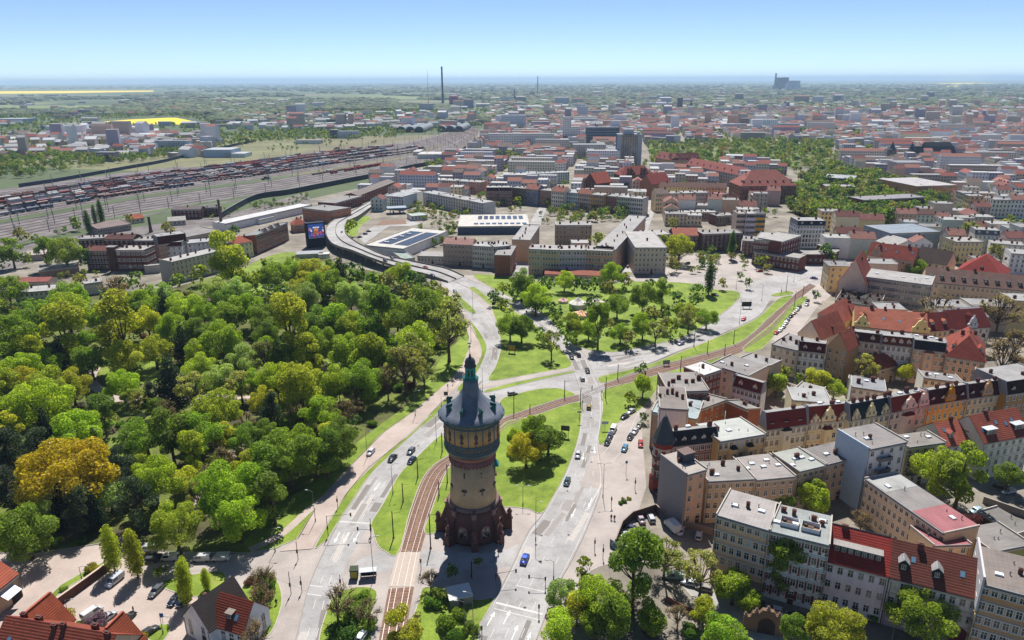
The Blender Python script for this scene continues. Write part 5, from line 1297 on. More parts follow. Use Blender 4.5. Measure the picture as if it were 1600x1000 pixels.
for i in range(46):
    x = rr.uniform(-.46,.46)*sw; z = s0+(s1-s0)*rr.uniform(.06,.7)*(1.0 if abs(x) > sw*.15 else .6); r_ = rr.uniform(.3,.9)
    f = MB(); f.add([(x+r_*math.cos(a)*rr.uniform(.7,1.1),-.57-.0008*i,min(max(z+r_*1.3*math.sin(a),s0),s1)) for a in np.linspace(0,2*math.pi,9)[:-1]], [tuple(range(8))]); ob('picture_patch', f.mesh('picture_patch', ['screen'+rr.choice(sc_col)]), sp_)
f = MB(); f.box(-1.6,-.66,s0+(s1-s0)*.25,1.7,-.64,s0+(s1-s0)*.66); ob('picture_patch', f.mesh('picture_patch', ['screen#a85a48']), sp_)
f = MB(); f.box(-1.4,-.68,s0+(s1-s0)*.52,1.5,-.665,s0+(s1-s0)*.66); ob('picture_patch', f.mesh('picture_patch', ['screen#d88a3a']), sp_)
for x0, x1 in ((-2.3,-1.2),(-1.0,.2),(.5,1.4),(1.6,2.4)):
    f = MB(); f.box(x0,-.68,s0+(s1-s0)*.7,x1,-.66,s0+(s1-s0)*.8); ob('picture_patch', f.mesh('picture_patch', ['screen#d8dce8']), sp_)
f = MB(); f.box(-sw/2,-.6,s0-.5,sw/2,-.5,s0-.05); ob('lower_edge', f.mesh('lower_edge', ['plain#c9c4cc']), sp_)
house('low shop with tinted glass roof at the foot of the video screen', (462,398), (505,396), 3, 10, 'flat', 0, '#8c8c92', '#a4a8ae', 1, 0, '', ch=0, name='shop')
house('white pavilion roof between the video screen and the elevated road', (497,398), (515,397), 3, 6, 'flat', 0, '#b5b5b8', '#d0d0d2', 1, 0, '', ch=0, name='pavilion')

# ================================================================ CIRCUS TENTS
def tent(px, r, h, label, c1, c2, n=16):
    t = thing('circus_tent', G(px), 0, label, 'tent')
    f = MB()
    for i in range(n):
        a0, a1 = 2*math.pi*i/n, 2*math.pi*(i+1)/n
        P = lambda r_, a, z: (r_*math.cos(a), r_*math.sin(a), z)
        mi = i % 2
        f.add([P(r,a0,h*.45),P(r,a1,h*.45),P(r*.45,a1,h*.66),P(r*.45,a0,h*.66)], [(0,1,2,3)], mi)
        f.add([P(r*.45,a0,h*.66),P(r*.45,a1,h*.66),(0,0,h)], [(0,1,2)], mi)
    extra(t, 'canopy', f, [c1, c2])
    f = MB(); f.lathe([(r*.97,0),(r*.97,h*.46)], n, cap=False); extra(t, 'side_wall', f, ['plain#c4c0b8'])
    f = MB(); f.tube((0,0,h*.9),(0,0,h+1.2),.08); extra(t, 'mast', f, ['metal#888888'])
tent((903,481), 5, 6.5, 'white round circus tent with pointed top, the larger one', 'plain#cfcbc6', 'plain#bdb7b2')
tent((932,480), 4.8, 5.8, 'white round circus tent half hidden behind a tree', 'plain#c9c5c2', 'plain#b9a8a4')
tent((908,495), 4.6, 4, 'flat orange and cream striped tent in front of the white tents', 'plain#c8855c', 'plain#cdb9a4')
tent((880,473), 2.8, 3.2, 'small pink tent left of the white tents', 'plain#b8646c', 'plain#c9b4b4')
# ================================================================ TREES
def leaf_cloud(rng, C, Rr, n, size, up=.25, fill=.25):
    """n leaf clumps (quads) over lobes with centres C and radii Rr"""
    C = np.array(C); Rr = np.array(Rr)
    w = Rr**2/np.sum(Rr**2)
    k = rng.choice(len(C), n, p=w)
    d = rng.normal(size=(n,3)); d[:,2] += up; d /= np.linalg.norm(d, axis=1)[:,None]
    r = Rr[k]*np.where(rng.random(n) < fill, rng.random(n)**.5, rng.uniform(.86,1.08,n))
    P = C[k]+d*r[:,None]*np.array([1,1,.82])
    nrm = d+rng.normal(size=(n,3))*.9+np.array([0,0,.35]); nrm /= np.linalg.norm(nrm, axis=1)[:,None]
    t = np.cross(nrm, rng.normal(size=(n,3))); t /= np.linalg.norm(t, axis=1)[:,None]
    b = np.cross(nrm, t)
    s = size*rng.uniform(.6,1.3,n)[:,None]
    V = np.stack([P-t*s-b*s*.35, P-t*s*.1-b*s*.62, P+t*s+b*s*.2, P+t*s*.05+b*s*.66], 1).reshape(-1,3)
    return V, np.arange(n*4).reshape(-1,4)
PROTO = {}
def trunk_mesh(rng, C, Rr, h0, r0, nl, twigs=0):
    b = MB(); top = h0
    b.lathe([(r0*1.35,0),(r0,.6),(r0*.8,h0*.6),(r0*.6,h0)], 8)
    idx = rng.choice(len(C), min(nl, len(C)), replace=False)
    for i in idx:
        c = Vector(C[i]); a = Vector((0,0,h0*rng.uniform(.6,1.0)))
        m = a.lerp(c, .5)+Vector((0,0,-.3)); b.tube(a, m, r0*.42, r0*.28, 5); b.tube(m, c, r0*.28, r0*.1, 5)
        for j in range(twigs):
            e = c+Vector(rng.normal(size=3))*Rr[i]*.7; st = m.lerp(c, rng.uniform(.3,1)); b.tube(st, e, .09, .025, 4)
    return b.mesh('trunk', ['bark'], True)
def make(kind, seed):
    rng = np.random.default_rng(seed)
    if kind == 'broad':
        C, Rr = [], []
        for i in range(16):
            a = rng.uniform(0,2*np.pi); u = rng.uniform(-.45,.95); q = np.sqrt(max(0,1-u*u))*rng.uniform(.75,1.02)
            C.append((3.3*q*math.cos(a), 3.3*q*math.sin(a), 5.6+3.3*u)); Rr.append(rng.uniform(1.2,2.0))
        C.append((0,0,5.6)); Rr.append(2.9)
        V, F = leaf_cloud(rng, C, Rr, 7200, .23); return V, F, trunk_mesh(rng, C, Rr, 3.2, .34, 9)
    if kind == 'round':
        C, Rr = [(0,0,5.6)], [3.9]
        for i in range(14):
            a = rng.uniform(0,2*np.pi); u = rng.uniform(-.6,.95); q = np.sqrt(max(0,1-u*u))
            C.append((3.7*q*math.cos(a), 3.7*q*math.sin(a), 5.6+3.6*u)); Rr.append(rng.uniform(1.0,1.5))
        V, F = leaf_cloud(rng, C, Rr, 7400, .22); return V, F, trunk_mesh(rng, C, Rr, 3.0, .36, 7)
    if kind == 'big':
        C, Rr = [(0,0,5.6)], [2.8]
        for i in range(34):
            a = rng.uniform(0,2*np.pi); u = rng.uniform(-.55,.97); q = np.sqrt(max(0,1-u*u))*rng.uniform(.8,1.1)
            C.append((3.7*q*math.cos(a), 3.7*q*math.sin(a), 5.4+3.7*u)); Rr.append(rng.uniform(.75,1.45))
        V, F = leaf_cloud(rng, C, Rr, 15000, .15); return V, F, trunk_mesh(rng, C, Rr, 3.2, .34, 14)
    if kind == 'tall':
        C, Rr = [], []
        for i in range(15):
            a = rng.uniform(0,2*np.pi); u = rng.uniform(-1,1); q = np.sqrt(max(0,1-u*u*.9))*rng.uniform(.5,1.0)
            C.append((3.0*q*math.cos(a), 3.0*q*math.sin(a), 8.2+4.6*u)); Rr.append(rng.uniform(1.1,1.9))
        V, F = leaf_cloud(rng, C, Rr, 6800, .23); return V, F, trunk_mesh(rng, C, Rr, 6.0, .32, 9)
    if kind == 'sparse':
        C, Rr = [], []
        for i in range(22):
            a = rng.uniform(0,2*np.pi); u = rng.uniform(-.5,1); q = np.sqrt(max(0,1-u*u))*rng.uniform(.6,1.05)
            C.append((3.9*q*math.cos(a), 3.9*q*math.sin(a), 6.6+3.4*u)); Rr.append(rng.uniform(.7,1.3))
        V, F = leaf_cloud(rng, C, Rr, 2600, .21, fill=.6); return V, F, trunk_mesh(rng, C, Rr, 4.2, .3, 20, 5)
    if kind == 'bare':
        C, Rr = [], []
        for i in range(26):
            a = rng.uniform(0,2*np.pi); u = rng.uniform(-.4,1); q = np.sqrt(max(0,1-u*u))*rng.uniform(.5,1.05)
            C.append((3.9*q*math.cos(a), 3.9*q*math.sin(a), 6.2+3.6*u)); Rr.append(rng.uniform(.8,1.3))
        V, F = leaf_cloud(rng, C, Rr, 1100, .15, fill=.8); return V, F, trunk_mesh(rng, C, Rr, 4.0, .26, 26, 9)
    if kind == 'fir':
        C, Rr = [], []
        for i in range(44):
            z = 1.2+12.5*(i/44); r = 3.6*(1-(z-1)/14.2)**.9; a = i*2.4
            C.append((r*.62*math.cos(a), r*.62*math.sin(a), z)); Rr.append(max(.35,r*.52))
        V, F = leaf_cloud(rng, C, Rr, 5200, .24, up=-.2); return V, F, trunk_mesh(rng, C, Rr, 9, .25, 0)
    if kind == 'pine':
        C, Rr = [], []
        for i in range(26):
            a = rng.uniform(0,2*np.pi); z = rng.uniform(3.0,11); q = rng.uniform(.2,1)*(3.9 if z < 7 else 3.9*(1-(z-7)/6))
            C.append((q*math.cos(a), q*math.sin(a), z)); Rr.append(rng.uniform(.9,1.6))
        V, F = leaf_cloud(rng, C, Rr, 5000, .22, up=.2, fill=.4); return V, F, trunk_mesh(rng, C, Rr, 8.5, .3, 16)
    if kind == 'column':      # 3.4 m wide, 10 m tall
        C, Rr = [], []
        for i in range(34):
            z = .9+8.6*i/34; r = 1.5*math.sin(math.pi*min(.97,(z+1.6)/12.0))**.7; a = i*2.4
            C.append((r*.45*math.cos(a), r*.45*math.sin(a), z)); Rr.append(r*.68+.1)
        V, F = leaf_cloud(rng, C, Rr, 4600, .17, up=.6); return V, F, trunk_mesh(rng, C, Rr, 4, .16, 0)
    if kind == 'poplar':      # 4 m wide, 18 m tall
        C, Rr = [], []
        for i in range(40):
            z = 1.6+15.5*i/40; r = 2.0*math.sin(math.pi*min(.97,(z+2)/20.5))**.8; a = i*2.4
            C.append((r*.45*math.cos(a), r*.45*math.sin(a), z)); Rr.append(r*.7+.1)
        V, F = leaf_cloud(rng, C, Rr, 4200, .26, up=.6); return V, F, trunk_mesh(rng, C, Rr, 6, .25, 0)
    if kind == 'bush':
        C, Rr = [], []
        for i in range(12):
            a = rng.uniform(0,2*np.pi); q = rng.uniform(.2,1)*3.2
            C.append((q*math.cos(a), q*math.sin(a), rng.uniform(1.0,2.6))); Rr.append(rng.uniform(1.1,1.9))
        V, F = leaf_cloud(rng, C, Rr, 3600, .26); V[:,2] = np.maximum(V[:,2], .05); return V, F, trunk_mesh(rng, C, Rr, 1.0, .15, 6)
for k, n in (('broad',6),('big',4),('round',3),('tall',3),('sparse',3),('bare',3),('fir',2),('pine',2),('column',2),('poplar',2),('bush',3)):
    PROTO[k] = []
    for i in range(n):
        V, F, tm = make(k, 100+i*17+len(k))
        PROTO[k].append((npmesh('crown', V, F, ['leaf']), tm))
KIND = {  # code: shapes, colours, crown centre (at 10 m width), wording
 'L': (('broad','round','broad'), ('#86982e','#7a902c','#92a234'), 6.4, 'bright green broad tree'),
 'Y': (('broad','tall','broad'), ('#9a9c34','#a29e36','#929832'), 6.6, 'yellow-green loose-crowned tree'),
 'D': (('round','broad','tall'), ('#70842f','#7e8e34','#677a30'), 6.5, 'deep green dense tree'),
 'O': (('sparse',), ('#8a8a54','#80844e','#94925c'), 6.8, 'thinly leaved olive-grey tree'),
 'B': (('bare',), ('#85735c','#8a7860'), 6.4, 'almost bare brown tree'),
 'F': (('fir',), ('#1d2c26','#22322a'), 6.5, 'dark blue-green fir'),
 'P': (('pine',), ('#37433a','#3f4a3c'), 6.5, 'dark grey-green pine'),
 'G': (('sparse','broad'), ('#a8921e','#a08c1e'), 6.4, 'golden yellow tree'),
 'W': (('round',), ('#94a068','#8c9a64'), 6.3, 'pale grey-green round tree'),
 'C': (('column',), ('#949c26','#9aa02a'), 0, 'slim columnar yellow-green tree'),
 'R': (('broad',), ('#5a2c36','#54262e'), 6.3, 'purple-red leaved tree'),
 'K': (('sparse',), ('#b47a90','#a9687e'), 6.3, 'pink blossoming tree'),
 'S': (('poplar',), ('#48622e','#526a32'), 0, 'tall narrow poplar'),
 'H': (('bush',), ('#5d7a28','#6c8028','#4d6a28'), 1.6, 'rounded green shrub'),
 'V': (('bush',), ('#7a5f80',), 1.6, 'lilac shrub in flower'),
 'Q': (('bush',), ('#8a8428',), 1.6, 'yellow-green low shrub'),
 'X': (('bush',), ('#6a4436',), 1.6, 'brownish twiggy shrub'),
}
TREES = []      # (px size, world base, kind, scale, extra height factor, region)
def tree(px, py, d, k, region='', hp=None):
    zc = KIND[k][2]
    if k in 'CS':
        base = G((px, py+ (hp or d*2)/2)); h = HT(base, py-(hp or d*2)/2)
        s = h/(10 if k == 'C' else 18)
        TREES.append((hp or d, base, k, s, 1.0, region)); return
    s = .8
    for _ in range(4):
        w = G((px, py), zc*s); s = d/PPM(w)/10*(1.42 if region == 'park' and d < 64 else 1.2)
    TREES.append((d, Vector((w.x, w.y, 0)), k, s, 1.0, region))
PARK = [(28,572,50,'L'),(30,597,38,'Y'),(75,595,60,'Y'),(110,595,45,'Y'),(62,632,75,'L'),(190,597,40,'L'),(210,578,22,'L'),(217,622,30,'F'),(265,590,50,'F'),(258,565,24,'F'),(335,630,70,'Y'),(118,668,75,'L'),
(12,675,45,'Y'),(60,702,45,'P'),(10,712,45,'P'),(102,728,112,'G'),(180,725,45,'P'),(225,672,60,'L'),(265,680,55,'D'),(310,675,55,'L'),(238,742,80,'L'),(350,680,36,'Y'),(385,680,42,'D'),(335,712,30,'P'),(302,715,40,'Y'),(362,765,88,'L'),(170,770,40,'W'),(212,785,54,'P'),(10,762,50,'P'),(390,720,42,'Y'),
(35,818,84,'D'),(125,795,48,'P'),(272,815,75,'Y'),(370,795,80,'L'),(412,675,40,'D'),(462,685,66,'D'),(527,685,56,'D'),(450,705,84,'D'),(408,750,54,'D'),(490,705,50,'L'),(430,725,50,'D'),(510,715,44,'D'),(520,600,46,'L'),(562,585,55,'L'),(470,598,60,'Y'),(605,597,35,'B'),(555,612,32,'B'),(577,566,45,'Y'),(632,570,54,'O'),(662,577,36,'O'),(500,640,42,'L'),(470,640,36,'B'),(535,640,36,'B'),(427,645,40,'P'),(410,622,40,'Y'),(415,555,46,'O'),
(700,510,62,'O'),(645,552,50,'O'),(547,545,50,'L'),(580,557,46,'L'),(590,520,60,'D'),(650,520,46,'L'),(652,484,66,'D'),(675,470,48,'L'),(532,492,56,'L'),(575,465,36,'W'),(547,460,40,'W'),(492,500,50,'D'),(455,527,60,'Y'),(415,490,45,'D'),(415,520,35,'D'),(475,462,35,'W'),(507,452,28,'L'),(420,450,26,'L'),(442,455,30,'L'),(532,432,32,'F'),(517,412,30,'D'),(487,420,40,'Y'),(462,407,30,'D'),(585,434,28,'R'),(555,422,30,'Y'),(625,422,34,'L'),(640,437,30,'Y'),(652,444,30,'Y'),(635,452,28,'L'),(675,447,30,'O'),(690,457,26,'L'),(707,465,20,'D'),(605,437,28,'P'),
(360,412,54,'Y'),(312,420,30,'W'),(277,432,25,'L'),(337,450,36,'W'),(367,450,34,'W'),(250,460,32,'W'),(257,482,32,'F'),(285,537,36,'F'),(260,555,26,'F'),(287,494,22,'F'),(107,460,46,'L'),(105,487,50,'Y'),(50,487,60,'D'),(100,527,65,'Y'),(150,520,28,'R'),(192,527,60,'Y'),(195,552,46,'Y'),(240,542,40,'Y'),(345,527,52,'L'),(380,557,42,'W'),(312,547,40,'L'),(390,482,40,'L'),(362,482,44,'L'),(317,485,36,'L'),(287,475,40,'L'),(12,527,60,'D'),(92,552,32,'F'),(185,455,34,'B'),(200,477,35,'L'),(225,470,35,'L'),(170,460,30,'W'),
(122,435,25,'L'),(200,432,30,'L'),(10,445,40,'L'),(340,590,44,'W'),(375,600,36,'O'),(300,605,40,'O'),(390,590,40,'L'),(430,590,44,'L'),(440,560,40,'D'),(160,648,42,'D'),(150,700,34,'F'),(187,690,30,'F'),(330,748,36,'B'),(310,770,34,'O'),(290,745,40,'Y'),(70,665,40,'F'),(20,640,40,'L'),(45,750,40,'F'),(95,790,40,'F'),(145,800,36,'F'),(425,780,50,'D'),(610,560,40,'D'),(480,560,42,'Y'),(500,530,46,'D'),(545,510,40,'Y'),(620,490,40,'Y'),(600,470,36,'L'),(450,490,36,'D'),(310,510,36,'D'),(270,510,40,'L'),(230,500,36,'Y'),(160,490,36,'L'),(140,560,40,'D'),(310,570,40,'L'),(360,570,30,'D'),(40,540,44,'Y'),(66,560,40,'L'),(0,600,44,'L'),(5,640,40,'D'),(330,870,1,'H')]
PARK.pop()
PARK += [(430,430,34,'D'),(455,424,32,'L'),(400,432,30,'O'),(418,412,26,'O'),(500,446,34,'L'),(520,440,34,'D'),(475,440,32,'Y'),(386,442,30,'L'),(350,470,34,'D'),(405,465,30,'W')]
for t in PARK: tree(*t, 'park')
ISLE = [(845,684,52,'D'),(857,680,44,'D'),(822,697,50,'Y'),(806,684,32,'L'),(832,664,34,'L'),(815,505,42,'D'),(847,517,30,'L'),(862,535,36,'O'),(815,440,40,'D'),(837,460,40,'L'),(832,474,24,'D'),(867,480,30,'D'),(897,512,32,'Y'),(935,515,42,'D'),(920,510,32,'L'),(965,472,36,'D'),(970,515,32,'L'),(1005,507,36,'L'),(1025,517,32,'O'),(1055,507,30,'D'),(1077,494,36,'O'),(1105,492,32,'L'),(1005,462,38,'D'),(1035,458,36,'D'),(1060,461,30,'D'),(1020,482,30,'L'),(1045,480,30,'L'),(1072,482,32,'Y'),(1090,464,26,'B'),(1090,446,26,'L'),(882,433,32,'L'),(910,441,24,'D'),(930,438,30,'L'),(957,428,32,'L'),(977,435,24,'L'),(950,448,26,'W'),(922,470,30,'L'),(1015,442,22,'L'),(890,525,30,'Y'),(985,525,28,'D'),(1040,500,28,'L'),(790,480,30,'D'),(797,505,40,'D'),(787,447,26,'D'),(770,462,22,'L'),(900,440,24,'Y'),(855,440,26,'L'),(1005,599,34,'L'),(985,614,26,'Y'),(1001,575,24,'R'),(1007,647,20,'Y'),(778,466,18,'D'),(805,460,26,'L'),(870,500,24,'D'),(950,500,26,'D'),(845,478,22,'L')]
for t in ISLE: tree(*t, 'green islands between the roads')
EAST = [(935,372,30,'B'),(1035,378,26,'L'),(1050,407,26,'W'),(1062,384,36,'Y'),(1052,344,20,'D'),(897,338,18,'D'),(1095,402,17,'D'),(1112,407,18,'L'),(1157,428,14,'L'),(1291,391,27,'D'),(1432,418,32,'L'),(1560,391,26,'Y'),(1512,450,20,'L'),(1465,482,56,'B'),(1565,482,60,'B'),(1355,482,22,'L'),(1330,346,28,'D'),(1382,336,22,'D'),(1397,338,26,'L'),(1320,362,16,'L'),(1277,333,26,'D'),(1292,336,22,'L'),(1517,357,32,'O'),(1570,346,24,'L'),(1470,732,74,'L'),(1502,750,70,'D'),(1575,742,40,'D'),(1215,597,36,'L'),(1277,590,38,'Y'),(1305,602,34,'L'),(1352,574,40,'O'),(1357,546,40,'D'),(1412,578,32,'Y'),(1477,554,50,'O'),(1570,557,56,'B'),(1227,892,66,'D'),(1307,972,72,'Y'),(1445,948,88,'L'),(1272,773,50,'L'),(1225,786,32,'L'),(1347,812,36,'B'),(1520,818,38,'R'),(912,884,30,'L'),(877,925,44,'W'),(940,932,76,'L'),(990,902,82,'D'),(1040,865,60,'O'),(1097,892,60,'O'),(1147,912,52,'L'),(872,972,54,'L'),(1135,990,70,'L'),(990,945,34,'B'),(1100,950,40,'Y'),(930,975,44,'D'),(1060,960,40,'B'),(1432,866,18,'L'),(1225,580,24,'B'),(1250,590,22,'B'),(1120,398,16,'D'),(1540,360,20,'L'),(1490,500,26,'B'),(1590,530,40,'B'),(1450,470,30,'B'),(1240,1000,44,'D'),(960,985,60,'D'),(1020,962,50,'L'),(902,948,48,'Y'),(1170,935,36,'L'),(925,905,30,'D'),(1190,405,20,'L'),(1170,440,16,'L'),(1130,440,18,'D'),(1200,415,16,'L'),(1275,460,16,'L'),(1345,470,18,'L')]
for t in EAST: tree(*t, 'town blocks on the right')
for x, y, hp in ((180,860,66),(216,868,70),(291,893,46),(293,912,66),(324,905,34),(254,890,28)): tree(x, y, 20, 'C', 'car park', hp)
tree(1107, 430, 20, 'S', 'circus green', 62); tree(1142, 380, 20, 'S', 'brick offices', 50)
for x, y, hp in ((140,344,44),(162,335,46),(151,338,36),(102,353,24),(90,358,22),(122,347,30),(1362,342,40)): tree(x, y, 20, 'S', 'railway edge', hp)
WEST = [(100,390,46,'D'),(70,398,32,'D'),(17,392,36,'D'),(30,362,26,'L'),(202,342,16,'B'),(260,353,24,'D'),(130,400,30,'D'),(52,368,14,'B'),(117,345,20,'L'),(5,400,30,'D'),(40,402,20,'L'),(365,356,20,'D'),(505,345,1,'H'),(547,352,22,'B')]
for t in WEST:
    if t[2] > 3: tree(*t, 'factories west of the park')
for x, y in ((96,430),(106,425),(130,422),(150,424)): tree(x, y, 11, 'K', 'low hall')
FRONT = [(412,905,50,'B'),(405,940,46,'B'),(400,985,54,'B'),(672,902,36,'B'),(705,892,26,'L'),(747,874,18,'Y'),(632,990,60,'Y'),(652,970,26,'K'),(525,940,52,'B'),(575,950,40,'B'),(685,920,30,'B')]
for t in FRONT: tree(*t, 'foreground beds')
SHR = [(550,955,46,'H'),(565,935,36,'H'),(535,985,50,'H'),(575,975,36,'H'),(680,938,36,'H'),(700,975,44,'H'),(720,960,30,'H'),(735,985,30,'H'),(715,995,34,'H'),(410,925,40,'H'),(420,905,30,'H'),(395,970,30,'X'),(150,976,40,'V'),(102,968,32,'Q'),(122,975,18,'H'),(141,890,26,'Q'),(100,921,13,'H'),(222,995,24,'Q'),(190,985,20,'H'),(975,782,12,'H'),(983,779,10,'Q'),(970,786,9,'H'),(1362,965,26,'H'),(395,910,24,'X'),(60,845,30,'X'),(90,848,26,'H'),(130,845,24,'H'),(915,900,24,'H'),(960,965,30,'X'),(1020,985,40,'X'),(1080,985,34,'H'),(940,960,34,'H'),(700,520,1,'H'),(845,870,1,'H'),(1530,745,20,'H'),(1560,785,1,'H'),(560,610,24,'X'),(600,600,22,'H'),(620,605,26,'H'),(640,600,20,'X'),(440,660,22,'H'),(480,655,22,'X'),(690,540,22,'H')]
for t in SHR:
    if t[2] > 3: tree(*t, 'beds')
# further trees between those
def scatter(poly, n, dm, kinds, region, mind=.62, seed=1, avoid=True):
    rng = random.Random(seed); xs = [p[0] for p in poly]; ys = [p[1] for p in poly]; k = 0
    W_ = [G(p) for p in poly]
    wx = [p.x for p in W_]; wy = [p.y for p in W_]
    for _ in range(n*60):
        if k >= n: break
        x, y = rng.uniform(min(wx), max(wx)), rng.uniform(min(wy), max(wy))
        ins = False
        for i in range(len(W_)):
            a, b = W_[i-1], W_[i]
            if (a.y > y) != (b.y > y) and x < (b.x-a.x)*(y-a.y)/(b.y-a.y)+a.x: ins = not ins
        if not ins: continue
        d = rng.uniform(*dm)
        if avoid and any(occ_at(x+dx*d*.35, y+dy*d*.35) for dx, dy in ((0,0),(1,0),(-1,0),(0,1),(0,-1))): continue
        if any((b.x-x)**2+(b.y-y)**2 < (mind*(d+10*s)/2)**2 for _, b, _, s, _, _ in TREES): continue
        kk = rng.choice(kinds)
        s = d/10*(.5 if kk in 'S' else 1)
        TREES.append((d*PPM((x,y,5)), Vector((x,y,0)), kk, s, 1.0, region)); k += 1
for cl in ([(165,560),(230,555),(250,590),(220,600),(160,590)], [(380,425),(440,397),(500,410),(480,440),(430,448),(345,500),(335,480)], [(470,590),(520,560),(530,580),(480,610)], [(430,850),(520,740),(560,690),(640,630),(700,590),(735,540),(760,600),(500,860)], [(130,615),(270,612),(270,632),(150,632)], [(690,555),(735,535),(720,575),(640,645),(655,600)]):
    occ_poly([G(p) for p in cl], 3)
scatter([(-160,860),(40,850),(200,840),(400,820),(500,745),(560,690),(620,630),(690,560),(715,500),(670,455),(560,430),(380,430),(200,470),(60,480),(-120,450)], 190, (6,10), 'LLYLDYWPOBDL', 'park', .40, 11)
scatter([(-160,860),(40,850),(200,840),(400,820),(500,745),(560,690),(620,630),(690,560),(715,500),(670,455),(560,430),(380,430),(200,470),(60,480),(-120,450)], 200, (3.5,6), 'HHHXHQ', 'park', .42, 14)
scatter([(740,440),(870,430),(1060,450),(1080,500),(960,540),(880,520),(800,470)], 16, (4,7), 'LDYLDH', 'green islands between the roads', .6, 5)
scatter([(-260,860),(-40,850),(-20,460),(-250,440)], 40, (7,11), 'LLYDDYWP', 'park', .6, 12)
# ================================================================ CARS
def wheel_mesh(r=.32, w=.2):
    t = MB(); t.lathe([(r*.6,-w/2),(r,-w/2),(r,w/2),(r*.6,w/2)], 12); 
    m = MB(); m.lathe([(.02,-w/2+.02),(r*.62,-w/2-.01),(r*.62,w/2+.01),(.02,w/2-.02)], 10)
    return t.mesh('wheel', ['plain#16161a']), m.mesh('rim', ['steel#8a8c90'])
TYRE, RIM = wheel_mesh()
LAMP = MB(); LAMP.box(-.05,-.2,-.07,.05,.2,.07)
HEAD, TAIL = LAMP.mesh('headlight', ['gloss#d9dde0']), LAMP.mesh('tail_light', ['gloss#8a1616'])
PLT = MB(); PLT.box(-.02,-.26,-.055,.02,.26,.055); PLT = PLT.mesh('number_plate', ['plain#d0d0cc'])
CARTYPES = {  # length, width, belt z, roof z, front bonnet fraction, cabin start/end at belt, at roof
 'hatch': (4.1,1.76,.92,1.46,.14,(-1.98,1.0),(-1.6,.25)),
 'sedan': (4.6,1.8,.9,1.44,.14,(-1.55,1.05),(-.95,.35)),
 'estate': (4.7,1.82,.93,1.47,.14,(-2.3,1.05),(-2.0,.3)),
 'suv': (4.5,1.86,1.05,1.68,.16,(-2.15,1.1),(-1.9,.45)),
 'van': (4.9,1.92,1.12,1.95,.2,(-2.4,1.65),(-2.36,.95)),
}
CPROTO = {}
def car_parts(kind):
    L, W_, zb, zr, _, (c0, c1), (r0, r1) = CARTYPES[kind]; w = W_/2; h = L/2
    b = MB(); z0 = .24
    def ring(x, wz, top, low=z0): return [(x,-wz*.9,low),(x,-wz,low+.2),(x,-wz,top-.16),(x,-wz*.9,top),(x,wz*.9,top),(x,wz,top-.16),(x,wz,low+.2),(x,wz*.9,low)]
    bon = zb-.08
    b.loft([ring(-h,w*.86,zb-.22,.34),ring(-h+.1,w*.95,zb-.06,.28),ring(-h+.5,w,zb),ring(c1-.1,w,zb),ring(c1+.35,w*.99,bon),ring(h-.45,w*.95,bon-.1),ring(h-.12,w*.88,bon-.22,.28),ring(h,w*.78,bon-.34,.34)])
    body = b.mesh('body', ['paint'], True)
    g = MB(); tw = w*.76
    if kind == 'van': tw = w*.88
    g.loft([[(c0,-w*.9,zb-.02),(c1,-w*.9,zb-.02),(c1,w*.9,zb-.02),(c0,w*.9,zb-.02)],[(r0,-tw,zr-.05),(r1,-tw,zr-.05),(r1,tw,zr-.05),(r0,tw,zr-.05)]])
    glass = g.mesh('windows', ['glass'])
    r = MB(); r.loft([[(r0-.05,-tw-.03,zr-.08),(r1+.08,-tw-.03,zr-.08),(r1+.08,tw+.03,zr-.08),(r0-.05,tw+.03,zr-.08)],[(r0+.1,-tw*.9,zr),(r1-.1,-tw*.9,zr),(r1-.1,tw*.9,zr),(r0+.1,tw*.9,zr)]])
    for sx, sy in ((1,1),(1,-1),(-1,1),(-1,-1)):
        q0 = (c1 if sx > 0 else c0, sy*w*.9, zb-.02); q1 = (r1 if sx > 0 else r0, sy*tw, zr-.05); r.tube(q0, q1, .05, .05, 4)
    for sy in (1,-1): r.tube(((c0+c1)/2-.1, sy*w*.905, zb), ((r0+r1)/2-.05, sy*(tw+.01), zr-.05), .05, .05, 4)
    if kind == 'van':
        for sy in (1,-1): r.loft([[(c0+.05,sy*(w*.9+.015),zb),(c0+2.2,sy*(w*.9+.015),zb),(c0+2.2,sy*(tw+.015),zr-.07),(c0+.05,sy*(tw+.015),zr-.07)],[(c0+.05,sy*(w*.9-.02),zb),(c0+2.2,sy*(w*.9-.02),zb),(c0+2.2,sy*(tw-.02),zr-.07),(c0+.05,sy*(tw-.02),zr-.07)]])
    roof = r.mesh('roof', ['paint'])
    return body, glass, roof
CARS = []
def car(px, py, dx, dy, kind, col, look, z=0.06, roofcol=None, group='cars'):
    if kind not in CPROTO: CPROTO[kind] = car_parts(kind)
    L, W_, zb = CARTYPES[kind][:3]
    w = G((px, py), z+.7); v = G((px+dx, py+dy), z)-G((px, py), z)
    t = thing('parked_car' if kind != 'van' else 'van', (w.x, w.y, z), math.atan2(v.y, v.x), look, 'car' if kind != 'van' else 'van', group, True)
    body, glass, roof = CPROTO[kind]
    bo = ob('body', body, t, col=col); ob('windows', glass, t); ob('roof', roof, t, col=roofcol or col)
    for sx in (1,-1):
        for sy in (1,-1):
            o = ob('wheel', TYRE, t, (sx*L*.31, sy*(W_/2-.1), .32), rot=(R(90),0,0)); ob('rim', RIM, o)
    for sy in (1,-1):
        ob('headlight', HEAD, t, (L/2-.12, sy*W_*.33, zb-.3)); ob('tail_light', TAIL, t, (-L/2+.02, sy*W_*.36, zb-.22))
    ob('number_plate', PLT, t, (L/2, 0, .5)); ob('number_plate', PLT, t, (-L/2-.01, 0, .55))
    return t
DK, BL, GY, SI, WH, RE = '#15161a', '#1c2740', '#54585e', '#9a9da2', '#c4c5c6', '#8c1c20'
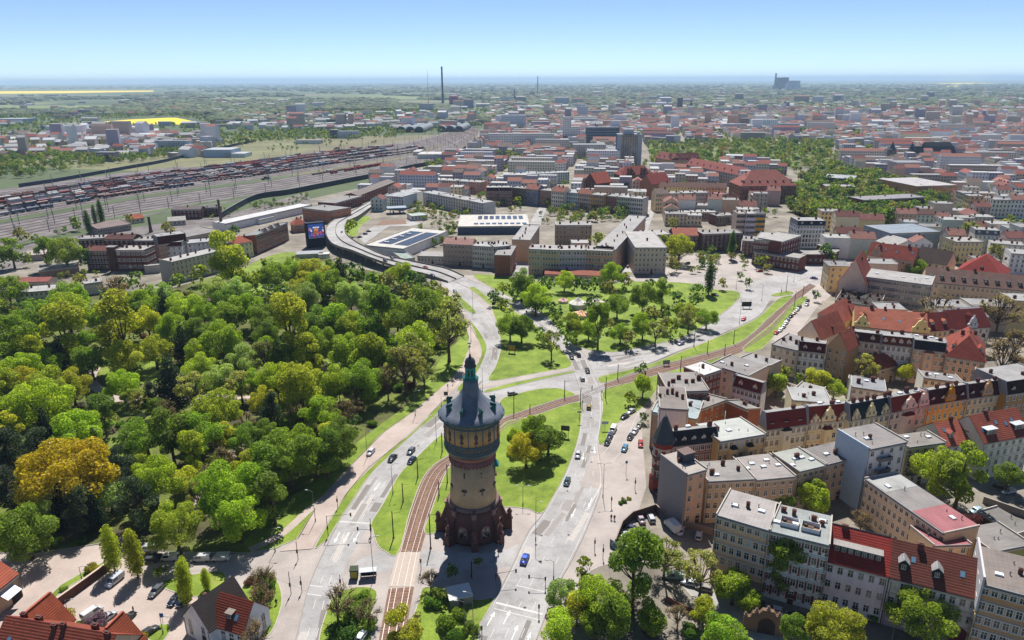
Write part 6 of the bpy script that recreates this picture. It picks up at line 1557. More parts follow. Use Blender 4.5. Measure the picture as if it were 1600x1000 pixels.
for a in [(613,715,-30,32,'sedan',DK,'dark car driving'),(642,704,-30,32,'hatch',GY,'grey silver-roofed car driving'),(643,719,-30,32,'hatch',BL,'dark blue car driving'),
 (579,706,-25,28,'hatch','#b0b0b6','small red and white car'),(801,614,20,-3,'hatch',SI,'silver car waiting'),(904,554,-10,-20,'hatch',DK,'dark car driving'),(893,557,8,20,'sedan',DK,'black car driving'),(918,579,8,20,'hatch',DK,'dark car driving'),(910,591,-8,-20,'hatch',SI,'silver car driving'),(920,635,0,-20,'hatch','#8a7a2a','dark yellow car driving'),(903,710,-4,20,'hatch',SI,'silver car driving'),(886,752,-8,20,'hatch','#12363a','dark teal car driving'),
 (976,700,-14,28,'hatch','#2a6a86','teal blue car driving'),(949,690,-12,24,'hatch',DK,'black car parked'),(953,681,-12,24,'hatch',BL,'dark blue car parked'),(958,671,-12,24,'van',WH,'white van parked'),(976,650,-30,20,'sedan',DK,'dark car parked'),(986,642,-30,16,'sedan',SI,'silver car parked'),(999,664,-14,22,'hatch','#6a6e60','grey-green car parked'),(992,673,-14,22,'sedan',SI,'silver car parked'),(985,682,-14,22,'hatch',DK,'black car parked'),(1001,693,0,24,'hatch',RE,'dark red car parked'),
 (820,872,8,-20,'sedan','#1f3f9a','bright blue car driving'),(1017,808,-10,-22,'estate',SI,'silver estate car parked'),(1001,810,-10,-18,'sedan','#8c8086','pinkish grey car parked'),(985,824,-30,-10,'sedan',BL,'dark blue car parked'),(983,831,-30,-6,'hatch',DK,'black car parked'),(977,837,-30,3,'suv',SI,'silver off-road car parked'),(1064,828,10,-26,'sedan',WH,'white car parked'),(1092,836,5,-26,'hatch',WH,'small white car parked'),(1052,900,-30,-3,'van','#8a9a90','pale green van parked'),(1078,910,-30,-6,'estate',SI,'silver estate car parked'),(1100,918,-30,-8,'hatch','#77706a','grey car parked'),
 (1027,766,5,-20,'hatch',DK,'black car parked'),(1210,952,-30,-8,'hatch',WH,'white car parked'),(1245,962,-30,-8,'sedan',DK,'black car parked'),(1180,942,-30,-8,'estate',DK,'dark car parked'),(1335,995,-30,-8,'hatch','#7a1c1c','red car parked'),
 (1564,759,-30,-8,'suv',DK,'dark car parked'),(1576,767,-30,6,'estate',SI,'silver estate car parked'),(1525,797,-28,8,'hatch','#9ab8c8','light blue car parked'),
 (179,906,-30,24,'van','#b6bcc8','white van with blue roof and red patch, parked'),(244,922,-24,24,'estate',GY,'grey estate car parked'),(274,935,-24,24,'estate',BL,'dark blue car parked'),(287,938,-24,20,'hatch',BL,'dark blue small car parked'),(144,957,24,-16,'van',WH,'white delivery van parked'),(169,962,24,-18,'hatch','#b0b2b6','white car with black roof parked'),(199,965,24,-24,'estate',DK,'black estate car with its boot open'),(232,986,24,-16,'sedan','#34383e','dark grey car parked'),
 (265,871,-30,0,'van',WH,'white high van parked'),(315,872,-30,1,'van','#b4b6ba','silver people carrier parked'),(345,871,-30,1,'van','#c0c2c4','pale people carrier parked'),(233,857,-30,0,'van','#a8acb0','pale van parked'),(565,993,14,-20,'hatch','#aebac0','pale car parked'),
 (836,492,30,16,'hatch',RE,'red car driving'),(1064,536,-30,12,'hatch','#9a92b0','lilac car driving'),(1117,460,30,8,'sedan',DK,'black car parked'),(1162,498,-10,10,'hatch','#a03040','pinkish red car driving'),(1187,423,-30,0,'sedan',RE,'red car driving'),(1074,411,-30,4,'hatch',DK,'dark car parked'),(711,455,14,14,'hatch',GY,'grey car driving'),
 (562,370,20,-3,'sedan',DK,'dark car parked'),(571,365,20,-3,'hatch',BL,'dark blue car parked'),(576,361,20,-3,'sedan',DK,'dark car parked'),(705,335,20,2,'estate',RE,'red car parked'),(1272,434,20,2,'sedan','#5a4a8a','purple car driving'),(1310,391,20,5,'hatch',DK,'dark car driving'),(1262,469,6,-8,'sedan',DK,'dark car driving'),(1261,475,-6,8,'sedan',SI,'silver car driving'),
 (815,393,4,-20,'hatch',SI,'silver car parked'),(811,403,4,-20,'hatch','#8c4a52','rosy car parked'),(805,413,5,-20,'sedan',SI,'grey car parked'),(821,380,4,-20,'sedan',DK,'dark car parked'),(804,404,4,-20,'hatch',WH,'white car parked'),(829,362,4,-20,'hatch',DK,'dark car parked'),(985,406,5,-20,'hatch',RE,'red car parked'),(989,396,5,-20,'sedan',GY,'grey car parked'),(993,384,5,-20,'sedan',DK,'dark car parked'),(999,369,5,-20,'hatch',DK,'dark car parked'),(1003,357,5,-20,'hatch',BL,'blue car parked'),(1008,343,4,-20,'sedan',SI,'silver car parked'),(981,416,5,-20,'hatch','#7a4a42','brown car parked'),(1013,335,4,-20,'hatch',WH,'white car parked')]:
    car(*a)
for x, y, c, w_ in ((1249,479,DK,'dark'),(1246,483,SI,'silver'),(1241,488,'#a89c8c','beige'),(1236,493,DK,'black'),(1231,499,GY,'grey'),(1228,504,WH,'white'),(1224,510,SI,'silver'),(1219,515,WH,'white'),(1213,519,RE,'red')):
    car(x, y, -20, 20, 'sedan', c, w_+' car parked in line')
for a in [(613,403,20,8,'hatch',DK,'dark car driving',6.0),(602,406,20,8,'sedan',DK,'black car driving',5.8),(664,417,-20,-6,'sedan',RE,'bright red car driving',2.6),(676,430,16,8,'hatch',BL,'dark blue car driving',1.6),(534,363,-2,20,'hatch',DK,'dark car driving',5.6)]:
    car(*a)
bx = thing('box_truck', (*G((1051,822),1.2).xy, 0), R(110), 'white box truck parked by the wall of the small car park', 'truck')
f = MB(); f.box(-2.6,-1.05,.7,1.2,1.05,3.0); extra(bx, 'cargo_box', f, ['plain#c8c9cb'])
f = MB(); f.loft([[(1.3,-1,.5),(2.9,-1,.5),(2.9,1,.5),(1.3,1,.5)],[(1.3,-1,1.5),(2.85,-1,1.4),(2.85,1,1.4),(1.3,1,1.5)],[(1.3,-.9,2.2),(2.1,-.9,2.2),(2.1,.9,2.2),(1.3,.9,2.2)]]); extra(bx, 'cab', f, ['paint'], '#b9bbbd')
for sx in (-1.6,2.0):
    for sy in (1,-1): ob('wheel', TYRE, bx, (sx, sy*.9, .36), rot=(R(90),0,0))
dt = thing('flatbed_truck', (*G((233,871),1).xy, 0), R(180), 'dark flatbed truck parked under the trees by the street', 'truck')
f = MB(); f.box(-3,-1.1,.8,1.0,1.1,1.0); f.box(-3,-1.1,1.0,1.0,-1.03,1.5); f.box(-3,1.03,1.0,1.0,1.1,1.5); f.box(-3,-1.03,1.0,-2.93,1.03,1.5); extra(dt, 'flatbed', f, ['metal#3a3c40'])
f = MB(); f.loft([[(1.1,-1,.5),(2.9,-1,.5),(2.9,1,.5),(1.1,1,.5)],[(1.1,-.9,2.3),(2.3,-.9,2.3),(2.3,.9,2.3),(1.1,.9,2.3)]]); extra(dt, 'cab', f, ['paint'], '#24262a')
for sx in (-2,2.0):
    for sy in (1,-1): ob('wheel', TYRE, dt, (sx, sy*.95, .36), rot=(R(90),0,0))

# ================================================================ POLES, LAMPS, SIGNS
def mast(bx_, by, ty, label=None, r=.17, col='#2c2926'):
    b = G((bx_, by)); h = min(max(HT(b, ty), 5), 11)
    t = thing('tram_mast', b, 0, label or 'dark steel tram mast', 'mast', 'tram masts', True)
    f = MB(); f.tube((0,0,0),(0,0,h),r,r*.75,8); extra(t, 'post', f, ['metal'+col])
    f = MB(); f.lathe([(r*2,0),(r*2,.25),(r*1.2,.4)], 8); extra(t, 'foot', f, ['stone#77726c'])
    f = MB(); f.tube((0,0,h-.6),(2.2,0,h-.3),.05,.04,5); extra(t, 'bracket', f, ['metal'+col])
def lamp(bx_, by, ty, ax=1.0, ay=0.0, arms=1, label='slim grey street lamp with curved arm', r=.09):
    b = G((bx_, by)); h = min(max(HT(b, ty), 3.5), 12.5)
    t = thing('street_lamp', b, math.atan2(ay, ax), label, 'street lamp', 'street lamps', True)
    f = MB(); f.tube((0,0,0),(0,0,h),r,r*.6,7); f.lathe([(r*1.8,0),(r*1.8,.9),(r,1.0)], 8); extra(t, 'pole', f, ['metal#6c6e70'])
    for k in range(arms):
        s = 1 if k == 0 else -1
        f = MB(); f.tube((0,0,h-.1),(s*.8,0,h+.25),.05,.045,5); f.tube((s*.8,0,h+.25),(s*1.6,0,h+.3),.045,.04,5); a_ = extra(t, 'arm', f, ['metal#6c6e70'])
        f = MB(); f.loft([[(s*1.4,-.14,h+.22),(s*2.2,-.12,h+.24),(s*2.2,.12,h+.24),(s*1.4,.14,h+.22)],[(s*1.4,-.1,h+.4),(s*2.1,-.08,h+.38),(s*2.1,.08,h+.38),(s*1.4,.1,h+.4)]]); ob('lamp_head', f.mesh('lamp_head', ['plain#b8bbbd']), a_)
def signal(bx_, by, ty, ax=0, ay=0, arm=0, label='traffic light'):
    b = G((bx_, by)); h = min(max(HT(b, ty), 3.0), 6.5)
    t = thing('traffic_light', b, math.atan2(ay, ax) if arm else 0, label, 'traffic light', 'traffic lights', True)
    f = MB(); f.tube((0,0,0),(0,0,h),.09,.08,7)
    if arm: f.tube((0,0,h-.1),(arm,0,h+.1),.07,.05,6)
    extra(t, 'pole', f, ['metal#5c5e60'])
    for (x, z) in [(0,2.3)]+([(arm,h-.4)] if arm else []):
        f = MB(); f.box(x-.2,-.32,z,x+.2,-.08,z+1.0); hd = extra(t, 'signal_head', f, ['plain#1b1c1e'])
        for i, c in enumerate(('#2a8a4a','#a8842a','#a02a22')):
            f = MB(); f.lathe([(.01,0),(.1,0),(.1,.03)], 8); ob('lens', f.mesh('lens', ['gloss'+c]), hd, (x,-.32,z+.2+.3*i), rot=(R(90),0,0))
for a in [(630,784,755),(653,746,715),(691,706,676),(699,755,725),(615,841,799),(673,857,797),(686,775,752),(803,645,615),(882,620,594),(965,592,569),(1063,580,556),(1105,552,532),(1132,555,537),(1146,537,515),(828,650,631),(946,622,589),(907,632,605),(1084,542,512),(1228,456,430),(1240,485,455),(1254,465,453),(737,903,880)]: mast(*a)
for a in [(682,690,652,-1,.3),(614,772,727,1,.3),(574,715,676,1,.2),(649,650,612,1,.2),(754,612,575,-1,.2),(736,535,500,1,0),(739,490,452,1,0),(493,815,768,-1,.2),(430,862,826,1,0),(932,562,527,1,0),(982,552,520,1,0),(837,844,772,.6,-.6),(865,905,877,-1,.1),(584,905,841,1,.3),(726,985,940,-1,0),(740,1000,925,-1,.2),(562,415,400,1,0),(1155,506,465,1,0),(1190,470,445,-1,0),(1240,440,415,-1,0),(1150,452,425,1,0),(1170,448,428,-1,0),(905,655,640,-1,0),(690,640,620,1,0),(107,961,938,1,0),(128,906,886,1,0),(342,895,872,1,0),(255,990,965,1,0),(1393,1000,980,1,0)]: lamp(*a)
lamp(942, 777, 725, 1, .1, 2, 'street lamp with two arms')
lamp(817, 790, 760, 1, 0, 2, 'double-armed slim lamp on the grass')
for a in [(513,838,805,1,.1,6.5),(580,835,810,0,0,0),(580,842,843,-1,0,3.5),(455,928,873,0,0,0),(466,875,845,0,0,0),(472,925,900,0,0,0),(533,922,898,0,0,0),(658,890,878,0,0,0),(528,794,775,0,0,0),(779,862,845,0,0,0),(775,915,896,1,.2,5),(852,920,905,-1,.1,4),(842,962,945,0,0,0),(753,996,983,0,0,0),(925,552,535,0,0,0),(940,622,610,0,0,0),(910,638,615,0,0,0),(929,860,840,0,0,0),(942,873,850,0,0,0),(955,792,775,0,0,0),(992,765,746,0,0,0),(1220,462,448,0,0,0),(1255,455,448,0,0,0),(700,612,600,0,0,0),(708,600,588,0,0,0)]: signal(*a)
def sign(bx_, by, ty, w, h, col, label, cat='sign'):
    b = G((bx_, by)); H_ = max(2.4, HT(b, ty))
    t = thing('sign', b, 0, label, cat)
    f = MB(); f.tube((0,0,0),(0,0,H_),.05,.05,6); extra(t, 'post', f, ['metal#777a7c'])
    f = MB(); f.box(-w/2,-.08,H_-h,w/2,-.04,H_); extra(t, 'sign_plate', f, ['plain'+col])
sign(978, 742, 720, .7, .9, '#30508c', 'blue sign on a post on the pavement before the brick corner house')
sign(255, 975, 958, .9, 1.1, '#27509c', 'blue parking sign on a tilted post beside the car park')
sign(945, 672, 658, 2.4, 1.2, '#b7c4d0', 'pale blue road sign on the grass beside the parked white van')
sign(905, 660, 642, 1.6, .8, '#a9b3a8', 'pale sign on a post at the grass edge beside the main road')
sign(697, 624, 612, 1.6, 1.6, '#4c4f52', 'dark sign panel by the cycle path left of the tower roof')
def billboard(px, w, h, leg, rz, face, label):
    t = thing('billboard', G(px), rz, label, 'billboard')
    f = MB(); f.box(-w/2,-.2,leg,w/2,.2,leg+h); extra(t, 'panel', f, ['plain#2b2e33'])
    f = MB(); f.box(-w/2+.15,-.24,leg+.15,w/2-.15,-.2,leg+h-.15); extra(t, 'poster', f, ['plain'+face])
    for x in (-w*.35, w*.35):
        f = MB(); f.box(x-.1,-.1,0,x+.1,.1,leg); extra(t, 'leg', f, ['metal#8a8c8e'])
billboard((883,683), 3.0, 1.8, 2.6, -.2, '#4a4c50', 'small dark billboard on two legs on the grass right of the tower trees')
billboard((1166,482), 5.2, 2.6, 1.2, 0, '#2c2f36', 'wide dark billboard at the bend by the circus green')
billboard((800,552), 3.6, 2.6, 1.2, -.3, '#b08a2c', 'yellow and black billboard on the triangular lawn')
billboard((1041,572), 3.0, 1.7, 1.0, .2, '#7c8a94', 'grey sign box on the grass bank by the tram track')
kb = thing('advertising_box', G((554,902)), .1, 'green and yellow advertising box standing on the pavement', 'kiosk')
f = MB(); f.box(-.95,-.95,.25,.95,.95,2.5); extra(kb, 'body', f, ['plain#4c5a34'])
f = MB(); f.box(-1.05,-1.05,2.5,1.05,1.05,2.75); extra(kb, 'cap', f, ['plain#3a4436'])
f = MB(); f.box(-.8,-.99,.5,.8,-.95,2.35); extra(kb, 'poster', f, ['plain#b5a045'])
f = MB(); f.box(-.7,-.7,0,.7,.7,.25); extra(kb, 'base', f, ['plain#55554f'])
sh = thing('bus_shelter', G((576,903)), .12, 'small glass tram shelter with thin frame on the pavement', 'shelter')
for x in (-1.9,1.9):
    for y in (-.7,.7):
        f = MB(); f.box(x-.05,y-.05,0,x+.05,y+.05,2.4); extra(sh, 'post', f, ['metal#55585c'])
f = MB(); f.box(-2.1,-.9,2.4,2.1,.9,2.5); extra(sh, 'roof', f, ['plain#b9bec4'])
f = MB(); f.box(-1.85,.66,.2,1.85,.69,2.3); extra(sh, 'rear_pane', f, ['glass'])
f = MB(); f.box(-1.5,.3,.42,1.5,.62,.48); extra(sh, 'bench', f, ['wood'], '#6a5a4a')
sd_ = thing('shed', G((718,938)), .3, 'low white-roofed hut among the bushes in front of the tower', 'hut')
f = MB(); f.box(-2.6,-2,0,2.6,2,2.3); extra(sd_, 'wall', f, ['plain#8d8880'])
f = MB(); f.loft([[(-2.9,-2.3,2.3),(2.9,-2.3,2.3),(2.9,2.3,2.6),(-2.9,2.3,2.6)],[(-2.9,-2.3,2.45),(2.9,-2.3,2.45),(2.9,2.3,2.75),(-2.9,2.3,2.75)]]); extra(sd_, 'roof', f, ['plain#c4c3c1'])
f = MB(); f.box(-.5,-2.04,0,.5,-2,2); extra(sd_, 'door', f, ['wood'], '#55483c')
# pedestrians
def person(px, py, look, shirt, legs, walk=.25, rz=0):
    b = G((px, py)); t = thing('person', (b.x,b.y,.03), rz, look, 'person', None, True)
    bm_v = [(0,0,.95),(0,0,1.2),(0,0,1.45),(0,0,1.52),(-.18,0,1.43),(.18,0,1.43),(-.26,.05,1.15),(.26,-.05,1.15),(-.26,-.05,.9),(.26,.08,.9),(-.09,0,.9),(.09,0,.9),(-.1,walk*.5,.5),(.1,-walk*.4,.5),(-.1,walk,.06),(.1,-walk,.06),(-.1,walk-.14,.03),(.1,-walk-.14,.03)]
    ed = [(0,1),(1,2),(2,3),(2,4),(2,5),(4,6),(5,7),(6,8),(7,9),(0,10),(0,11),(10,12),(11,13),(12,14),(13,15),(14,16),(15,17)]
    rad = [.15,.15,.16,.06,.08,.08,.055,.055,.04,.04,.1,.1,.075,.075,.05,.05,.045,.045]
    m = MB()
    for i, j in ed: m.tube(bm_v[i], bm_v[j], rad[i], rad[j], 7)
    me = m.mesh('body', ['wood']); ob('body', me, t, col='#8a6a58')
    m = MB(); m.lathe([(.03,1.54),(.085,1.6),(.1,1.68),(.08,1.76),(.02,1.8)], 10); ob('head', m.mesh('head', ['wood']), t, col='#a07a66')
    m = MB(); m.lathe([(.105,1.68),(.1,1.76),(.06,1.81),(.01,1.82)], 10); ob('hair', m.mesh('hair', ['wood']), t, col='#2c221c')
    m = MB(); m.lathe([(.17,.88),(.18,1.2),(.2,1.42),(.07,1.5)], 9)
    for i, j in ((4,6),(5,7),(6,8),(7,9)): m.tube(bm_v[i], bm_v[j], rad[i]+.02, rad[j]+.02, 7)
    ob('jacket', m.mesh('jacket', ['wood']), t, col=shirt)
    m = MB()
    for i, j in ((0,10),(0,11),(10,12),(11,13),(12,14),(13,15)): m.tube(bm_v[i], bm_v[j], rad[i]+.015, rad[j]+.02, 7)
    ob('trousers', m.mesh('trousers', ['wood']), t, col=legs)
for a in [(955,812,'person in dark clothes walking','#1c1d22','#222430',.2,.2),(960,813,'person in a black jacket walking','#15161a','#2a2c34',.2,.1),(925,608,'person in dark clothes crossing the road','#24262c','#1c1e26',.3,1.4),(209,957,'person in dark red jacket at an open boot','#5a2a30','#22242c',.05,2),(432,945,'person in black clothes walking','#18191d','#202228',.25,.5)]: person(*a)
# parked bicycle-like clutter and bins on the forecourt: two round bins and bollards
for i, (x, y) in enumerate(((30,923),(19,936))):
    t = thing('plant_tub', G((x, y)), 0, ['round clay plant tub right of the gatehouse door', 'round clay plant tub in front of the gatehouse wall'][i], 'plant tub')
    f = MB(); f.lathe([(.3,0),(.45,.6),(.48,.65),(.4,.65)], 10); extra(t, 'tub', f, ['plain#7a5244'])
    f = MB(); f.lathe([(.4,.6),(.5,.9),(.3,1.2),(.02,1.3)], 8); extra(t, 'plant', f, ['leaf'], '#46602a')
# ================================================================ RAIL YARD
YARD = [(-260,430,-260,318),(-60,398,-60,302),(0,385,0,296),(100,364,100,282),(200,342,200,269),(300,325,300,258),(400,309,400,248),(500,291,480,237),(600,271,560,229),(675,254,630,222),(715,239,670,214),(738,225,692,208),(747,213,708,203),(748,205,712,199),(746,199,716,195)]
oy, Ly, Ry = road('rail_yard', YARD, 0.03, 'ballast', 8)
occ_poly(Ly+list(reversed(Ry)), 2)
def yp(t, s):
    """point of the yard: t across (0 = near edge), s along (0..1)"""
    x = s*(len(Ly)-1); i = min(int(x), len(Ly)-2); f_ = x-i
    return Ly[i].lerp(Ly[i+1], f_).lerp(Ry[i].lerp(Ry[i+1], f_), t)
# grassy strips
for t0, t1, s0, s1 in ((.30,.36,.1,.62),(.02,.06,.25,.6),(.93,.99,.35,.62),(.42,.5,.62,.72)):
    P = [yp(t0, s0+(s1-s0)*k/24) for k in range(25)]+[yp(t1, s1-(s1-s0)*k/24) for k in range(25)]
    f = MB(); f.add([(p.x,p.y,.06) for p in P], [tuple(range(len(P)))]); structure('grass_strip', f.mesh('grass_strip', ['land']))
TR = [.09,.13,.17,.21,.25,.29,.38,.42,.46,.5,.54,.58,.62,.66,.7,.74,.78,.82,.86,.9]
for t_ in TR:
    f = MB(); P = [yp(t_, k/70) for k in range(71)]
    ribbon(f, P, 2.3, .04, .10)
    o = structure('railway_track', f.mesh('railway_track', ['wood']), col='#5a4842')
    for s_ in (-.72, .72):
        g_ = MB(); ribbon(g_, P, .1, .10, .24, s_); ob('rail', g_.mesh('rail', ['steel#8f8684']), o)
# wagons
def wagon_mesh(kind):
    b = MB(); L = 13.0
    for x in (-4.4, 4.4):
        b.box(x-1.3,-1.0,.15,x+1.3,1.0,.75,1)
    b.box(-L/2,-1.25,.75,L/2,1.25,1.1,1)
    if kind == 'covered':
        b.loft([[(x,y,z) for y,z in ((-1.4,1.1),(1.4,1.1),(1.4,3.2),(.8,3.8),(-.8,3.8),(-1.4,3.2))] for x in (-L/2+.2, L/2-.2)], 0)
        for x in (-3,0,3): b.box(x-.06,-1.45,1.1,x+.06,1.45,3.3,1)
    elif kind == 'tank':
        b.loft([[(x, 1.35*k*math.cos(a), 2.4+1.3*k*math.sin(a)) for a in np.linspace(0,2*math.pi,11)[:-1]] for x, k in ((-L/2+.3,.6),(-L/2+.8,1),(L/2-.8,1),(L/2-.3,.6))], 0)
        b.box(-.5,-.4,3.6,.5,.4,4.0,1)
    elif kind == 'open':
        for y in (-1.4,1.3): b.box(-L/2+.2,y,1.1,L/2-.2,y+.1,2.7,0)
        for x in (-L/2+.2,L/2-.3): b.box(x,-1.3,1.1,x+.1,1.3,2.7,0)
        b.box(-L/2+.4,-1.25,1.1,L/2-.4,1.25,2.2,2)
    elif kind == 'flat':
        for x in (-5.2,-1.8,1.8,5.2): b.box(x-.05,-1.3,1.1,x+.05,-1.2,2.4,1); b.box(x-.05,1.2,1.1,x+.05,1.3,2.4,1)
        b.box(-L/2+.6,-1.15,1.1,-.4,1.15,1.9,0); b.box(.4,-1.15,1.1,L/2-.6,1.15,1.7,0)
    else:
        b.box(-L/2+.3,-1.4,1.1,L/2-.3,1.4,2.2,0); b.loft([[(-2,-1.35,2.2),(1,-1.35,2.2),(1,1.35,2.2),(-2,1.35,2.2)],[(-1.8,-1.2,3.9),(.8,-1.2,3.9),(.8,1.2,3.9),(-1.8,1.2,3.9)]], 0); b.box(1,-.8,2.2,5.6,.8,3.2,0)
    return b.mesh('wagon', ['paint_matt', 'plain#2e2826', 'plain#4a423c'])
def _pm():
    m, n, b = newmat('paint_matt'); b.inputs['Roughness'].default_value = .6
    n.links.new(mul(n, objcol(n), ramp(n, pos_noise(n, .5, 4), [(.3,.7),(.7,1.05)])), b.inputs['Base Color']); MATS['paint_matt'] = m
_pm()
WK = {k: wagon_mesh(k) for k in ('covered','tank','open','flat','loco')}
WNAME = {'covered':'covered goods wagon','tank':'tank wagon','open':'open goods wagon','flat':'flat wagon','loco':'shunting locomotive'}
rw = random.Random(21)
WCOL = [('#6b2a2a','brown-red'),('#5c2426','dark red'),('#8f8f93','pale grey'),('#7c3034','rust red'),('#a3a4a6','white-grey'),('#4a4c52','dark grey'),('#3a4a66','blue-grey'),('#5c3a34','brown')]
nwag = 0; REST = MB()
WV = {k: [v.co.copy() for v in m.vertices] for k, m in WK.items()}; WF = {k: [tuple(q.vertices) for q in m.polygons] for k, m in WK.items()}
TRN = dict(zip(sorted((.42,.46,.5,.54,.58,.62,.66,.7,.74,.78,.82,.86,.25,.9)), 'nearest second third fourth fifth sixth seventh eighth ninth tenth eleventh twelfth thirteenth farthest'.split()))
for t_, s0, s1, fill in ((.42,.10,.36,.95),(.46,.30,.66,.97),(.5,.12,.45,.93),(.54,.14,.66,.93),(.58,.10,.44,.95),(.62,.12,.5,.95),(.66,.12,.66,.92),(.7,.12,.52,.95),(.74,.15,.56,.9),(.78,.2,.6,.92),(.82,.25,.62,.85),(.86,.38,.6,.8),(.25,.5,.56,.9),(.9,.4,.5,.8),(.44,.1,.34,.9),(.56,.12,.5,.9),(.64,.1,.6,.9),(.68,.1,.6,.9),(.72,.14,.55,.9),(.76,.14,.6,.85),(.8,.2,.6,.85),(.84,.3,.62,.8),(.21,.52,.58,.8)):
    s = s0; run = 0
    while s < s1:
        p, q = yp(t_, s), yp(t_, s+.002); d = (q-p); step = 14.2/ (d.length/.002)
        if run <= 0:
            kd = rw.choice(['covered','covered','tank','open','flat','flat']); ci = rw.choice(WCOL); run = rw.randint(3,10)
        run -= 1
        if rw.random() < fill:
            c = ci if rw.random() < .6 else rw.choice(WCOL); k = kd if rw.random() < .8 else rw.choice(list(WNAME)[:4])
            if nwag >= 296:
                sw = Matrix.Translation((p.x, p.y, .22)) @ Matrix.Rotation(math.atan2(d.y, d.x), 4, 'Z'); ci_ = WCOL.index(c)
                REST.add([sw @ Vector(q_) for q_ in WV[k]], WF[k], ci_); s += step; continue
            o = ob('goods_wagon', WK[k], None, (p.x, p.y, .22), math.atan2(d.y, d.x), col=c[0])
            reg(o, f'{c[1]} {WNAME[k]} in the {TRN[t_]} wagon row of the rail yard, {"left" if PX(p)[0] < 150 else "middle" if PX(p)[0] < 320 else "right"} part', 'wagon', 'goods wagons in the rail yard'); nwag += 1
        s += step
o = ob('far_wagons', REST.mesh('far_wagons', ['plain'+c[0] for c in WCOL])); o['kind'] = 'stuff'; o['label'] = 'further rows of goods wagons packed between the others in the rail yard'; o['category'] = 'wagons'
for t_, s, c in ((.33,.44,'dark grey'),(.52,.66,'black'),(.93,.56,'bright red'),(.97,.54,'red')):
    p, q = yp(t_, s), yp(t_, s+.002); d = q-p
    o = ob('locomotive', WK['loco'], None, (p.x,p.y,.22), math.atan2(d.y,d.x), col={'dark grey':'#33363c','black':'#1c1d20','bright red':'#a32024','red':'#8c2226'}[c])
    reg(o, f'{c} shunting locomotive standing alone in the rail yard', 'locomotive')
# catenary masts
CMM = MB(); CMM.box(-.15,-.15,0,.15,.15,9.5); CMM.tube((0,0,8),(2.6,0,8.4),.06,.05,4); CMM.tube((0,0,7),(2.6,0,7.0),.05,.05,4); CMM.tube((0,0,9.2),(2.6,0,8.4),.03,.03,4)
CMM = CMM.mesh('catenary_mast', ['metal#8b9088'])
k = 0
for t_ in (.05,.15,.23,.31,.40,.52,.64,.76,.88,.97):
    for j in range(26):
        s = .06+.9*(j+rw.uniform(-.2,.2))/26
        if k >= 250 or (t_ > .45 and s < .2 and j % 2): continue
        p, q = yp(t_, s), yp(t_, s+.002); d = q-p
        if PX(p)[0] < -30: continue
        o = ob('catenary_mast', CMM, None, (p.x,p.y,0), math.atan2(d.y,d.x)+math.pi/2, scale=(1.4,1.4,1.15))
        reg(o, 'grey overhead line mast standing among the railway tracks', 'mast', 'overhead line masts of the rail yard'); k += 1
# gantries across the station throat
for s in (.72,.77,.82,.87,.92):
    a, b = yp(.04, s), yp(.7, s); d = b-a
    t = thing('line_gantry', a, math.atan2(d.y, d.x), 'wide overhead line gantry spanning the station tracks', 'gantry', 'overhead line gantries')
    f = MB(); f.box(-.2,-.2,0,.2,.2,10); extra(t, 'post', f, ['metal#7c8078'])
    f = MB(); f.box(d.length-.2,-.2,0,d.length+.2,.2,10); extra(t, 'post', f, ['metal#7c8078'])
    f = MB(); f.box(0,-.15,8.6,d.length,.15,9.3); extra(t, 'beam', f, ['metal#7c8078'])
# railway walls
def ribwall(label, P, h, col, th=.6):
    t = thing('retaining_wall', P[0], 0, label, 'wall'); o = P[0]
    f = MB(); ribbon(f, [p-o for p in P], th, 0, h); extra(t, 'wall', f, ['plaster'], col)
    f = MB(); ribbon(f, [p-o for p in P], th*1.3, h, h+.2); extra(t, 'coping', f, ['stone#7f8288'])
    return t
ribwall('long dark blue-grey wall along the near side of the rail yard', cr([G(p) for p in ((345,342),(400,312),(450,304),(500,294),(550,284),(600,274),(640,264),(675,257),(700,247),(715,241),(728,232))], 4), 5.5, '#39404a')
ribwall('dark blue-grey noise wall behind the rail yard on the left', cr([G(p) for p in ((30,293),(90,284),(140,275),(200,264),(250,255),(300,243),(340,234),(400,221))], 4), 4.5, '#3c4656')
for (x, by, ty, label) in ((347,358,312,'slightly tapering tall brick chimney beside the rail yard'),(236,363,339,'short thick brick chimney behind the factory roofs')):
    b = G((x, by)); h = HT(b, ty); t = thing('factory_chimney', b, 0, label, 'chimney')
    f = MB(); f.lathe([(1.5,0),(1.5,2),(1.25,2.3),(.95,h-1),(1.1,h-.8),(1.1,h)], 16); extra(t, 'shaft', f, ['brick'], '#6b5348')
    f = MB(); f.lathe([(.8,h-.2),(.8,h+.1),(1.15,h+.1),(1.15,h-.3)], 16); extra(t, 'rim', f, ['stone#5a4c46'])
